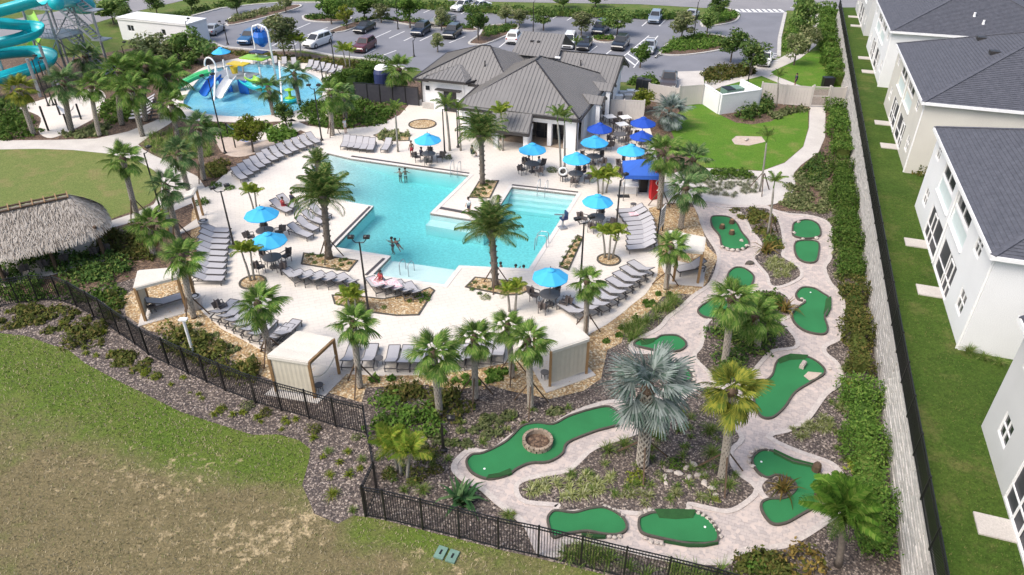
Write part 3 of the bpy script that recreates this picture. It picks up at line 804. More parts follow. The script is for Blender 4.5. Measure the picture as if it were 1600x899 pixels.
def green(label, pix, rocks=(), banks=(), cup=None, stumps=()):
    pl = wpoly(pix, curve=4)
    c = np.array(pl).mean(0)
    t = thing('putting_green', label, 'putting green', (c[0], c[1], .03), 0, 'putting greens of the mini golf course')
    loc = [(p[0] - c[0], p[1] - c[1]) for p in pl]
    k = MB(); k.prism(offset(loc, .06), .0, .05); k.obj('carpet', M['turf'], t)
    k = MB(); k.ring(loc, .09, .0, .11); k.obj('edging', M['edging'], t)
    for bk in banks:                        # raised banks at the rim: high outside, low inside
        m = len(bk) // 2
        o_, i_ = [P(*p, .03) for p in bk[:m]], [P(*p, .03) for p in bk[m:][::-1]]
        k = MB(); n_ = m
        vs = [(p.x - c[0], p.y - c[1], .15) for p in o_] + [(p.x - c[0], p.y - c[1], .055) for p in i_] + [(p.x - c[0], p.y - c[1], .02) for p in o_]
        fs = []
        for j in range(m - 1): fs += [(j, j + 1, m + j + 1, m + j), (2 * m + j, 2 * m + j + 1, j + 1, j)]
        k.add(vs, fs); k.obj('bank', M['roughturf'], t)
    for x, y, s in rocks:
        p = P(x, y); s_ = s * mpp(p) * .62
        link('stone', ROCKS[int(x + y) % 5], t, None, (p.x - c[0], p.y - c[1], .02), (x * 7.3 + y) % 6.28, (s_, s_, s_))
    if cup:
        p = P(*cup); link('cup', CUP, t, None, (p.x - c[0], p.y - c[1], .045), 0, .85)
    return t
rim = lambda pts, s: [(x, y, s) for x, y in pts]
green('peanut shaped green with three stumps near the right cabana', [(1110, 342), (1120, 339), (1139, 341), (1152, 351), (1159, 364), (1171, 380), (1164, 391), (1142, 392), (1127, 386), (1123, 370), (1112, 356)], rim([(1128, 388), (1136, 391), (1144, 393), (1152, 393), (1160, 391), (1167, 386), (1158, 378)], 7))
green('small green between the two path loops partly behind a palm crown', [(1136, 430), (1147, 420), (1163, 421), (1178, 433), (1175, 447), (1166, 457), (1145, 456), (1137, 445)], rim([(1172, 452), (1166, 459)], 6))
green('green half hidden beside the tall twin palms on the dark shrub island', [(1089, 486), (1102, 475), (1122, 467), (1142, 476), (1144, 492), (1132, 499), (1112, 500), (1096, 496)])
green('bean shaped green behind the big silver palm', [(989, 541), (999, 532), (1021, 532), (1033, 526), (1057, 526), (1071, 535), (1072, 544), (1061, 551), (1037, 552), (1013, 548)], (), [[(1000, 536), (1012, 533), (1024, 531), (1022, 536), (1012, 540), (1002, 541)]])
green('little green ringed with tan stones right of the silver palm', [(1046, 584), (1056, 577), (1069, 576), (1079, 584), (1081, 594), (1071, 601), (1058, 599), (1048, 594)], rim([(1081, 581), (1084, 588), (1084, 595), (1079, 601), (1072, 604)], 7), cup=(1066, 586))
g6 = green('longest green with the round brick ring on it', [(727, 724), (737, 712), (755, 709), (784, 695), (798, 684), (816, 667), (840, 662), (864, 664), (888, 652), (923, 641), (952, 637), (972, 652), (968, 666), (957, 670), (928, 678), (888, 695), (880, 712), (858, 725), (830, 727), (810, 735), (793, 746), (763, 752), (737, 742)], (), [[(800, 743), (780, 749), (760, 751), (763, 743), (780, 740), (797, 733)]], cup=(757, 735))
green('left one of the pair of greens beside the front fence', [(855, 809), (867, 799), (896, 802), (920, 796), (942, 794), (961, 801), (977, 814), (980, 830), (965, 839), (940, 838), (917, 834), (885, 838), (864, 843), (855, 822)], rim([(945, 794), (952, 796), (959, 799), (966, 803), (972, 808), (952, 841), (960, 842), (968, 840)], 8), [[(946, 843), (930, 843), (908, 838), (908, 834), (930, 836), (946, 837)]])
green('right one of the pair of greens beside the front fence', [(997, 812), (1008, 806), (1021, 802), (1055, 801), (1088, 801), (1110, 814), (1123, 835), (1120, 850), (1100, 854), (1078, 854), (1037, 846), (1006, 838), (997, 828)], rim([(1001, 804), (1008, 801), (1015, 799), (1091, 803), (1099, 807), (1106, 812), (1112, 818), (1117, 824), (1122, 831), (1125, 840), (1008, 843), (1017, 848), (1026, 850), (1034, 852)], 8.5), [[(1022, 799), (1055, 799), (1086, 800), (1083, 811), (1055, 813), (1030, 811)], [(1122, 852), (1100, 856), (1076, 856), (1036, 849), (1040, 845), (1078, 847), (1100, 848), (1120, 846)]], cup=(1101, 826))
green('large green at the lower right around the spiky plant bed', [(1173, 720), (1186, 706), (1206, 706), (1238, 722), (1273, 731), (1287, 752), (1291, 774), (1281, 791), (1254, 807), (1228, 821), (1206, 822), (1191, 806), (1187, 789), (1200, 781), (1226, 779), (1241, 766), (1236, 754), (1215, 746), (1198, 750), (1181, 739)], rim([(1171, 715), (1175, 708), (1182, 704), (1191, 703), (1199, 704), (1176, 731), (1170, 723)], 8), [[(1208, 705), (1240, 720), (1275, 729), (1270, 733), (1238, 726), (1208, 711)]], cup=(1189, 724))
green('long green with the sand patch and a wooden block on it', [(1184, 605), (1204, 589), (1212, 567), (1232, 557), (1263, 560), (1284, 573), (1289, 586), (1268, 600), (1243, 616), (1226, 640), (1206, 656), (1186, 652), (1176, 626)], rim([(1296, 578)], 6), [[(1214, 565), (1234, 556), (1262, 558), (1258, 563), (1234, 564), (1218, 570)]])
green('green with a stone nib on the right loop of the path', [(1242, 461), (1252, 451), (1271, 452), (1287, 461), (1296, 468), (1296, 484), (1289, 497), (1294, 515), (1287, 525), (1260, 521), (1242, 509), (1236, 494), (1246, 481), (1256, 474), (1246, 470)], rim([(1252, 469), (1256, 472), (1252, 476), (1247, 479), (1241, 481)], 6), [[(1298, 466), (1298, 484), (1291, 497), (1286, 492), (1288, 482), (1290, 468)]], cup=(1266, 459))
green('topmost green of the right loop joined to the one in front of it', [(1237, 359), (1241, 349), (1262, 345), (1279, 353), (1282, 370), (1262, 375), (1240, 371)], rim([(1247, 349), (1240, 366), (1275, 374)], 7))
green('squarish green just in front of the topmost one', [(1241, 381), (1262, 377), (1279, 381), (1280, 395), (1275, 411), (1257, 412), (1243, 402)], rim([(1244, 377), (1254, 375)], 5))
# things standing on the greens
c = P(840, 692, .08)
t = thing('brick_ring', 'round brick ring with a darkened fill on the longest green', 'brick ring', (c.x, c.y, .08))
rr = 21.5 * mpp(c)
bk = MB().box((0, 0, .06), (.13, .2, .12)).obj('brick', M['brick']); bme = bk.data; bpy.data.objects.remove(bk)
nb = int(2 * math.pi * rr / .22)
for i in range(nb):
    for L_ in range(2):
        q = 2 * math.pi * (i + .5 * L_) / nb
        link('brick', bme, t, None, (rr * math.cos(q), rr * math.sin(q), L_ * .125), q)
MB().lathe([(rr - .07, 0), (rr - .07, .02), (0, .04)], 24).obj('dark_fill', M['brownmulch'], t)  # fill coloured dark brown to give the shade down inside the ring
for i, (x, y, lb) in enumerate([(1128, 357, 'left'), (1143, 349, 'back'), (1143, 366, 'front')]):
    p = P(x, y, .08); k = MB().lathe([(.2, 0), (.17, .25), (.15, .3), (0, .31)], 9)
    t = thing('wooden_stump', f'{lb}most of the three short wooden stumps on the peanut shaped green', 'stump', p, i)
    k.obj('log', M['darkwood'], t); MB().lathe([(.13, .312), (0, .315)], 9).obj('cut_face', M['timber'], t)
p = P(1254, 573, .08); tag(MB().box((0, 0, .11), (.5, .22, .2)).box((0, 0, .235), (.42, .15, .05)).obj('wooden_block', M['rock'], loc=p), 'grey wooden block lying on the long green beside the sand patch', 'block'); bpy.data.objects['wooden_block'].rotation_euler[2] = .9
p = [tuple(q[:2]) for q in (P(*a) for a in [(1255, 590), (1262, 583), (1284, 585), (1274, 593), (1264, 597)])]
sheet('sand_patch', p, .095, M['sand'])
for i, (x, y, lb) in enumerate([(1275, 735, 'dark stump at the far edge of the large lower right green'), (1279, 777, 'dark stump at the near edge of the large lower right green')]):
    p = P(x, y, .08); tag(MB().lathe([(.2, 0), (.18, .3), (.12, .42), (0, .44)], 8).obj('wooden_stump', M['darkwood'], loc=p), lb, 'stump')
dkm = ROCKS[1].copy(); dkm.materials[0] = M['edging']
tag(link('boulder', dkm, None, None, P(1171, 413), 0, (.35, .28, .3)), 'dark flat boulder lying on the left path loop', 'boulder')
# water-feature boulders among the mulch of the big island
for i, (x, y, s) in enumerate([(1046, 738, 10), (1038, 747, 12), (1060, 742, 14), (1072, 733, 12), (1084, 728, 13), (1090, 744, 12), (1100, 757, 14), (1112, 765, 13), (1076, 748, 13), (1062, 728, 9), (1100, 742, 10), (1040, 757, 9), (1118, 775, 9)]):
    p = P(x, y); s_ = s * mpp(p) * .6
    tag(link('boulder', ROCKS[i % 5], None, None, p + Vector((0, 0, .05)), i * 1.3, (s_, s_ * .8, s_ * .6)), f'{ORD[i]} pale boulder from the silver palm in the dry stream of boulders', 'boulder', 'boulders of the dry stream by the silver palm')
# ---------------------------------------------------------------- retaining wall, terrace and the fence on it
ZT = 2.5
WA = R(70.55)
wo = Vector((14.9, 17.84, 0)); wd = Vector((math.cos(WA), math.sin(WA), 0)); wn = Vector((math.sin(WA), -math.cos(WA), 0))   # along, and back into the bank
def wp(s, back=0., z=0.): return wo + wd * s + wn * back + Vector((0, 0, z))
S0, S1 = -14.0, 92.0
terr = [tuple(wp(S0, .22)[:2]), tuple(wp(S1, .22)[:2]), (160, 104), (160, -20), (30, -20)]
sheet('strip_lawn', terr, ZT, M['strip'])
t = thing('retaining_wall', 'long grey block retaining wall below the black fence and the townhouses', 'retaining wall', wp(0), WA)
NC, CH = 12, .2
def course_z(i): return i * CH
blk = MB()
blk.box((0, 0, CH / 2 - .006), (.445, .3, CH - .012))
bo = blk.obj('block', M['blockwall']); bme = bo.data; bpy.data.objects.remove(bo)
cnt = 0
for i in range(NC):
    for j in range(25):
        s = -2.5 + j * .45 + (.225 if i % 2 else 0)
        link('block', bme, t, None, (s, -.15 - .018 * i + rng.uniform(-.015, .015), course_z(i)), rng.uniform(-.02, .02))
lo = -2.5 - .225
k = MB()
for i in range(NC):
    for a, b in ((S0, lo + (.225 if i % 2 else 0)), (-2.5 + 24 * .45 + .225 + (.225 if i % 2 else 0), S1)):
        s = a + (.0 if i % 2 else .2)
        while s < b - .05:
            L_ = min(.9 if s > 40 else .45, b - s)
            k.box((s + L_ / 2, -.15 - .018 * i + rng.uniform(-.015, .015), course_z(i) + CH / 2 - .006), (L_ - .012, .3, CH - .012)); s += L_
k.obj('block_field', M['blockwall'], t, kind='stuff')
k = MB(); k.box(((S0 + S1) / 2, -.52, NC * CH / 2 - .02), (S1 - S0, .3, NC * CH)); k.obj('backfill', M['mulch'], t)
k = MB()
s = S0
while s < S1:
    k.box((s + .44, -.36, NC * CH + .045), (.87, .5, .09)); s += .9
k.obj('cap', M['blockwall'], t)
# black fences: posts, rails and single pickets
def picket_fence(name, label, pts, hgt, gap=.105, span=2.3, single=300, z=0., cat='fence', order=None, spike=0.):
    """pts: foot points on the ground; the pickets that show largest are objects of their own"""
    pts = [Vector(p) for p in pts]
    t = thing(name, label, cat, pts[0])
    o = pts[0]
    pk = MB().box((0, 0, hgt / 2 + .02), (.022, .022, hgt - .1)).obj('picket', M['blackmetal']); pme = pk.data; bpy.data.objects.remove(pk)
    po = MB().box((0, 0, hgt / 2 + .02), (.07, .07, hgt + .04)).lathe([(.05, hgt + .04), (.03, hgt + .08), (0, hgt + .09)], 4).obj('post', M['blackmetal']); ppe = po.data; bpy.data.objects.remove(po)
    pos = []
    rails = {q: MB() for q in (.1, hgt - .16, hgt)}
    for a, b in zip(pts, pts[1:]):
        d = b - a; L_ = d.length; n = max(1, round(L_ / span)); rz = math.atan2(d.y, d.x)
        for q, kb in rails.items(): kb.bar(a - o + Vector((0, 0, q)), b - o + Vector((0, 0, q)), .04, .035)
        for i in range(n): link('post', ppe, t, None, a + d * (i / n) - o, rz)
        m = int(L_ / gap)
        for i in range(1, m): pos.append((a + d * (i / m) - o, rz))
    link('post', ppe, t, None, pts[-1] - o)
    for q, kb in rails.items(): kb.obj('rail', M['blackmetal'], t)
    pos.sort(key=lambda q: (q[0] + o).length)
    for p, rz in pos[:single]: link('picket', pme, t, None, p, rz)
    if len(pos) > single:
        k = MB()
        for p, rz in pos[single:]: k.box(p + Vector((0, 0, hgt / 2 + .02)), (.024, .024, hgt - .1), rz)
        k.obj('picket_run', M['blackmetal'], t, kind='stuff')
    return t
picket_fence('wall_fence', 'long black metal fence standing on top of the grey block wall', [wp(S0, .1, ZT), wp(S1, .1, ZT)], 1.15, gap=.09)
fp = lambda l: [P(*p) for p in l]
picket_fence('pool_fence', 'curved black metal fence round the left side of the pool grounds', fp([(-60, 489), (0, 480), (30, 475), (60, 470), (95, 471), (120, 480), (147, 496), (166, 507), (187, 523), (211, 539), (232, 555), (264, 571), (294, 585), (323, 598), (352, 611), (400, 630), (440, 642), (483, 654), (525, 667), (573, 679)]), 1.72, gap=.12, span=1.9)
picket_fence('pool_fence', 'short black metal fence run end-on between the two long front runs', fp([(573.5, 680), (589, 768), (572, 806)]), 1.72, gap=.11)
picket_fence('pool_fence', 'straight black metal fence along the front of the mini golf course', fp([(571.5, 807.5), (603, 813), (661, 827), (718, 841), (779, 857), (841, 870), (907, 886), (974, 903), (1040, 919), (1110, 937), (1180, 958), (1260, 985)]), 1.72, gap=.105)
# beige vinyl fences
def board_fence(label, a, b, hgt, posts=True):
    A, B = P(*a), P(*b); d = B - A; L_ = d.length; rz = math.atan2(d.y, d.x)
    t = thing('vinyl_fence', label, 'fence', A, rz)
    n = max(1, round(L_ / 2.1))
    for i in range(n + 1): MB().box((L_ * i / n, 0, hgt / 2 + .03), (.13, .13, hgt + .06)).lathe([(.1, hgt + .06), (0, hgt + .14)], 4, (L_ * i / n, 0, 0)).obj('post', M['vinyl'], t)
    for i in range(n):
        x0, x1 = L_ * i / n + .065, L_ * (i + 1) / n - .065
        m = max(2, round((x1 - x0) / .28)); w_ = (x1 - x0) / m
        bm_ = MB().box((0, 0, hgt / 2), (w_ - .012, .04, hgt - .2)).obj('board', M['vinyl']); me = bm_.data; bpy.data.objects.remove(bm_)
        for j in range(m): link('board', me, t, None, (x0 + w_ * (j + .5), 0, 0))
        MB().box(((x0 + x1) / 2, 0, hgt - .06), (x1 - x0, .07, .12)).box(((x0 + x1) / 2, 0, .1), (x1 - x0, .07, .12)).obj('rail', M['vinyl'], t)
board_fence('beige vinyl fence behind the white tables of the cafe terrace', (943, 187), (1004, 190), 2.0)
board_fence('beige vinyl fence between the cafe bar yard and the parked pickup', (1012, 158), (1058, 166), 1.8)
board_fence('beige vinyl fence joining the white bin enclosure', (1059, 166), (1095, 163), 2.0)
board_fence('long beige vinyl fence from the bin enclosure to the garden gate', (1186, 160), (1263, 167), 2.0)
board_fence('short beige vinyl fence between the garden gate and the block wall', (1293, 168), (1315, 168), 2.0)
A, B = P(1264.5, 167), P(1291, 168); d = B - A; L_ = d.length
t = thing('garden_gate', 'beige gate of slim bars at the head of the garden walk', 'gate', A, math.atan2(d.y, d.x))
for x in (.05, L_ - .05): MB().box((x, 0, 1.1), (.14, .14, 2.2)).obj('gate_post', M['vinyl'], t)
for z in (.15, 1.1, 2.0): MB().box((L_ / 2, 0, z), (L_ - .26, .05, .09)).obj('rail', M['vinyl'], t)
for i in range(14): MB().box((.2 + (L_ - .4) * i / 13, 0, 1.08), (.035, .03, 1.8)).obj('bar', M['vinyl'], t)
MB().box((L_ * .8, -.06, 1.05), (.16, .05, .06)).obj('handle', M['blackmetal'], t)
# white walled bin enclosure
q = [P(*p) for p in ((1096, 161), (1123, 179), (1184, 170), (1152, 153))]
t = thing('bin_enclosure', 'white rendered bin enclosure standing at the edge of the side lawn', 'bin enclosure', q[1])
for a, b in ((q[0], q[1]), (q[1], q[2]), (q[2], q[3])):
    k = MB(); dd = (b - a).normalized(); k.bar(a - q[1] + Vector((0, 0, .95)) , b - q[1] + dd * -.16 + Vector((0, 0, .95)), .2, 1.9); k.obj('wall', M['stucco'], t)
    k = MB(); k.bar(a - q[1] + Vector((0, 0, 1.93)), b - q[1] + dd * -.2 + Vector((0, 0, 1.93)), .26, .06); k.obj('coping', M['trim'], t)
c = P(1140, 164)
b_ = thing('dumpster', 'dark green bin inside the white bin enclosure', 'bin', c + Vector((.5, 1.5, 0)), .3)
MB().prism([(-1, -.6), (1, -.6), (1, .6), (-1, .6)], .1, 1.25).obj('body', M['utility'], b_); MB().box((-.5, 0, 1.29), (.95, 1.25, .06)).obj('lid', M['blackmetal'], b_); MB().box((.5, 0, 1.29), (.95, 1.25, .06)).obj('lid', M['utility'], b_)
# ---------------------------------------------------------------- townhouses
def front_wall(mb, L_, Hh, ops, th=.22, y0=0.):
    """a wall of cells that leaves the openings (x0, x1, z0, z1) free"""
    xs = sorted({0, L_, *[o[0] for o in ops], *[o[1] for o in ops]}); zs = sorted({0, Hh, *[o[2] for o in ops], *[o[3] for o in ops]})
    for i in range(len(xs) - 1):
        run = None
        for j in range(len(zs) - 1):
            cx, cz = (xs[i] + xs[i + 1]) / 2, (zs[j] + zs[j + 1]) / 2
            if any(o[0] < cx < o[1] and o[2] < cz < o[3] for o in ops): continue
            mb.box((cx, y0 + th / 2, cz), (xs[i + 1] - xs[i], th, zs[j + 1] - zs[j]))
def windowpart(root, x0, x1, z0, z1, nx, nz, y=.07, name='window', fr=.055, m=None, glass='glassd'):
    k = MB()
    W_, Hh = x1 - x0, z1 - z0
    for x in (x0 + fr / 2, x1 - fr / 2): k.box((x, y, (z0 + z1) / 2), (fr, .1, Hh))
    for z in (z0 + fr / 2, z1 - fr / 2): k.box(((x0 + x1) / 2, y, z), (W_ - 2 * fr, .1, fr))
    for i in range(1, nx): k.box((x0 + W_ * i / nx, y, (z0 + z1) / 2), (.045, .08, Hh - 2 * fr))
    for j in range(1, nz): k.box(((x0 + x1) / 2, y + .002, z0 + Hh * j / nz), (W_ - 2 * fr, .075, .045))
    o = k.obj(name, m or M['trim'], root)
    for i in range(nx):
        for j in range(nz):
            MB().box((x0 + W_ * (i + .5) / nx, y + .02, z0 + Hh * (j + .5) / nz), (W_ / nx - .05, .02, Hh / nz - .05)).obj('pane', M[glass], o)
    return o
def hip_roof(root, L_, D, z0, pitch, over, m, course=.2, stuffname='roof', trim='trim', ridge=True):
    x0, x1, y0, y1 = -over, L_ + over, -over, D + over
    half = (y1 - y0) / 2; zr = z0 + half * pitch
    ym = (y0 + y1) / 2
    ra, rb = (x0 + half, ym, zr), (x1 - half, ym, zr)
    if x1 - x0 < 2 * half: ra = rb = ((x0 + x1) / 2, ym, zr)
    c = [(x0, y0, z0), (x1, y0, z0), (x1, y1, z0), (x0, y1, z0)]
    k = MB()
    n = int(math.hypot(half, zr - z0) / course)
    for e0, e1, r0, r1 in ((c[0], c[1], ra, rb), (c[1], c[2], rb, rb), (c[2], c[3], rb, ra), (c[3], c[0], ra, ra)):
        e0, e1, r0, r1 = map(Vector, (e0, e1, r0, r1))
        nrm = (e1 - e0).cross(r0 - e0).normalized()
        for i in range(n):
            a, b = i / n, (i + 1) / n
            p = [e0.lerp(r0, a), e1.lerp(r1, a), e1.lerp(r1, b), e0.lerp(r0, b)]
            k.add([p[0] + nrm * .03, p[1] + nrm * .03, p[2], p[3], p[0] - nrm * .005, p[1] - nrm * .005], [(0, 1, 2, 3), (4, 5, 1, 0)])
    k.obj(stuffname, m, root)
    k = MB()
    for a, b in ((c[0], ra), (c[1], rb), (c[2], rb), (c[3], ra), (ra, rb)):
        if (Vector(a) - Vector(b)).length > .1: k.bar(Vector(a) + Vector((0, 0, .03)), Vector(b) + Vector((0, 0, .03)), .26, .05)
    k.obj('hip_cap', m, root)
    k = MB()
    for a, b in ((0, 1), (1, 2), (2, 3), (3, 0)):
        a, b = Vector(c[a]), Vector(c[b]); d = (b - a).normalized()
        k.bar(a + Vector((0, 0, -.09)) + d * .07, b + Vector((0, 0, -.09)) + d * .07, .14, .2)
    k.prism([(p[0], p[1]) for p in c], z0 - .19, z0 - .16)
    k.obj('gutter', M[trim], root)
    return ra, rb, zr
SLABS = {}
def name_key(l): return l[:12]
def townhouse(label, farp, zt, m, flen=16.2, near=None):
    if near: 
        nb = P(*near, zt); fa = nb - Vector((math.cos(R(-109)), math.sin(R(-109)), 0)) * flen
    else: fa = P(*farp, zt)
    t = thing('townhouse', label, 'house', fa, R(-109), 'townhouses along the terrace')
    D, Hh = 15.0, 5.05
    ops = [(1.35, 2.45, .98, 2.05), (3.95, 7.65, .08, 2.05), (8.25, 12.0, .08, 2.05), (13.6, 14.75, .9, 2.02), (.9, 1.95, 3.8, 4.72), (3.7, 6.85, 3.8, 4.72), (8.05, 11.35, 3.85, 4.72), (13.02, 14.15, 3.74, 4.72), (3.7, 7.2, 2.84, 3.7), (8.05, 11.55, 2.84, 3.7)]
    k = MB(); Hw = Hh + .1; front_wall(k, flen, Hw, ops)
    k.box((flen - .11, D / 2 + .11, Hw / 2), (.22, D - .22, Hw)); k.box((.11, D / 2 + .11, Hw / 2), (.22, D - .22, Hw)); k.box((flen / 2, D - .11, Hw / 2), (flen - .44, .22, Hw))
    k.box((flen / 2, D / 2, -.6), (flen - .01, D - .01, 1.2))
    k.obj('wall', m, t)
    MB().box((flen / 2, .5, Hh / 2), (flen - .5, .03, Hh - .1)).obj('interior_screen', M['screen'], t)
    windowpart(t, 1.35, 2.45, .98, 2.05, 2, 2); windowpart(t, 13.6, 14.75, .9, 2.02, 2, 2)
    windowpart(t, .9, 1.95, 3.8, 4.72, 2, 2); windowpart(t, 13.02, 14.15, 3.74, 4.72, 2, 2)
    windowpart(t, 3.7, 6.85, 3.8, 4.72, 2, 1); windowpart(t, 8.05, 11.35, 3.85, 4.72, 2, 1)
    for x0, x1 in ((3.95, 7.65), (8.25, 12.0)):
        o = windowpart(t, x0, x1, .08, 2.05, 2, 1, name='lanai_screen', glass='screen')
        MB().box(((x0 + x1) / 2, .045, .82), (x1 - x0 - .12, .05, .05)).obj('mid_rail', M['trim'], o)
        s_ = 1 if x0 < 5 else 1
        k = MB(); xd = x0 + (x1 - x0) * (.62 if x0 > 5 else .3)
        for x in (xd, xd + .8): k.box((x, .03, 1.0), (.06, .06, 1.8))
        k.box((xd + .4, .03, 1.87), (.74, .06, .06)); k.obj('screen_door', M['trim'], o)
    for x0, x1 in ((3.7, 7.2), (8.05, 11.55)):
        MB().box(((x0 + x1) / 2, .12, 3.27), (x1 - x0, .1, .86)).obj('spandrel_panel', M['panel'], t)
        MB().box(((x0 + x1) / 2, -.04, 2.79), (x1 - x0 + .1, .1, .07)).obj('ledge', M['trim'], t)
    hip_roof(t, flen, D, Hh + .16, .42, .28, M['shingle'])
    for s0, s1, dp in SLABS.get(name_key(label), ((5.05, 6.05, 1.17), (10.55, 11.6, 1.16))):
        sl = MB().box(((s0 + s1) / 2, -dp / 2, .03), (s1 - s0, dp, .08)).obj('patio_slab', M['concrete'], None)
        sl.location = fa; sl.rotation_euler[2] = R(-109); sl['kind'] = 'structure'
    return t, fa
T3, f3 = townhouse('bright white townhouse with its whole garden front in view at the right edge', (1429, 322), ZT, M['stucco'])
T2, f2 = townhouse('cream townhouse just behind the bright white one', (1383, 165), ZT, M['cream'], near=(1413, 270))
T1, f1 = townhouse('white townhouse behind the cream one at the top right', (1356, 74), ZT, M['stucco'], near=(1372.4, 136))
townhouse('farthest townhouse at the top right beside the road end of the block wall', (1339, 19), ZT, M['greystucco'], near=(1349, 56))
townhouse('pale grey townhouse nearest the camera at the lower right corner', (1533, 666), ZT, M['greystucco'])
# roof vents
def pipe(root, p, h, r=.06, m='fascia', nm='vent_pipe'): MB().lathe([(r * 1.7, 0), (r, .08), (r, h), (0, h + .01)], 8, p).obj(nm, M[m], root)

def on_roof(t, px, py):                    # where the line of sight meets a townhouse's front or near slope
    ux, uy = Vector((math.cos(R(-109)), math.sin(R(-109)), 0)), Vector((math.cos(R(-19)), math.sin(R(-19)), 0))
    z = 14.
    while z > 7.:
        p = P(px, py, z); d = p - Vector((t.location.x, t.location.y, z)); x, y = d.dot(ux), d.dot(uy)
        if z < ZT + 5.21 + .42 * min(y + .28, 16.5 - x): break
        z -= .02
    return (x, y, z - ZT)
for px, py in ((1522, 26), (1536, 38)): pipe(T1, on_roof(T1, px, py), .35, .1, 'white')
for px, py in ((1533, 62), (1553, 84)): MB().box(Vector(on_roof(T2, px, py)) + Vector((0, 0, .1)), (.6, .6, .22)).obj('roof_vent', M['fascia'], T2)
for t_ in (T1, T2, T3): MB().box((16.1, -.06, 2.55), (.08, .09, 5.1)).obj('downpipe', M['trim'], t_); MB().box((8.0, -.07, 2.45), (.09, .08, 4.6)).obj('downpipe', M['trim'], t_)
# ---------------------------------------------------------------- clubhouse
CA = R(71)
co_ = P(905, 183, 3.0)
def cl(a, b, z=0.): return (-a, b, z)                       # a leftwards along the front, b back; local x = -a
t = thing('clubhouse', 'white clubhouse under a taupe standing seam metal roof behind the main pool', 'clubhouse', (co_.x, co_.y, 0), CA - R(90))
# local frame: +x to the right along the front, +y back
ROOFM = M['metalroof']
def plane_roof(name, planes, seam=.36, th=.05):
    """each plane: polygon of (a, b, z); seams run up the slope"""
    k, sm = MB(), MB()
    for poly in planes:
        v = [Vector(cl(*p)) for p in poly]
        nrm = Vector((0, 0, 0))
        for i in range(len(v)): nrm += v[i].cross(v[(i + 1) % len(v)])
        nrm.normalize()
        if nrm.z < 0: v = v[::-1]; nrm = -nrm
        n = len(v)
        k.add([p + nrm * .0 for p in v] + [p - nrm * th for p in v], [tuple(range(n)), tuple(range(2 * n - 1, n - 1, -1))] + [(i, i + n, (i + 1) % n + n, (i + 1) % n) for i in range(n)])
        up = Vector((0, 0, 1)) - nrm * nrm.z
        up.normalize(); ac = nrm.cross(up)
        o = v[0]
        q = [((p - o).dot(ac), (p - o).dot(up)) for p in v]
        x = min(p[0] for p in q) + seam * .5
        while x < max(p[0] for p in q):
            ys = []
            for i in range(n):
                (x1, y1), (x2, y2) = q[i], q[(i + 1) % n]
                if (x1 - x) * (x2 - x) < 0: ys.append(y1 + (y2 - y1) * (x - x1) / (x2 - x1))
            if len(ys) >= 2 and max(ys) - min(ys) > .15:
                sm.bar(o + ac * x + up * (min(ys) + .03) + nrm * .025, o + ac * x + up * (max(ys) - .03) + nrm * .025, .028, .035, up=nrm)
            x += seam
    k.obj(name, ROOFM, t); sm.obj('standing_seam', ROOFM, t, kind='stuff')
def caps(lines, m='fascia', w=.14, h=.06):
    k = MB()
    for a, b in lines: k.bar(Vector(cl(*a)) + Vector((0, 0, .04)), Vector(cl(*b)) + Vector((0, 0, .04)), w, h)
    k.obj('roof_cap', M[m], t)
# main hip roof; the front eave steps forward in the middle
ZE, ZR = 3.0, 5.85
sl = (ZR - ZE) / 5.3
def zf(b): return ZE + sl * b
F1 = (5.55, 5.3, ZR); F2 = (5.55, 6.8, ZR)
front = [(11.1, -.3, ZE - .02), (7.6, -.3, ZE - .02), (7.3, -1.0, zf(-1.0)), (4.9, -2.1, zf(-2.1)), (3.75, -2.1, zf(-2.1)), (4.05, -.1, zf(-.1)), (0, -.1, ZE), F1]
plane_roof('roof', [front[:2] + [(4.05, -.2, zf(-.2)), (0, -.2, zf(-.2)), F1], [(7.6, -.3, zf(-.3)), (7.3, -2.1, zf(-2.1)), (3.75, -2.1, zf(-2.1)), (4.05, -.25, zf(-.25))],
                    [(0, -.2, zf(-.2)), (-.15, 12.3, ZE), F2, F1], [(11.1, -.3, zf(-.3)), (11.2, 12.3, ZE), F2, F1], [(-.15, 12.3, ZE), (11.2, 12.3, ZE), F2]])
caps([((0, -.2, ZE - .1), F1), ((11.1, -.3, ZE - .15), F1), (F1, F2), (F2, (-.15, 12.3, ZE))])
k = MB()
for a, b in (((11.2, -.4), (7.6, -.4)), ((7.6, -.4), (7.35, -2.2)), ((7.35, -2.2), (3.7, -2.2)), ((3.7, -2.2), (4.0, -.3)), ((4.0, -.3), (-.1, -.3)), ((-.1, -.3), (-.25, 12.3)), ((11.25, -.4), (11.3, 6))):
    za, zb = zf(a[1]) - .12 if a[1] < 0 else ZE - .1, zf(b[1]) - .12 if b[1] < 0 else ZE - .1
    k.bar(cl(*a, za), cl(*b, zb), .12, .24)
k.obj('fascia', M['fascia'], t)
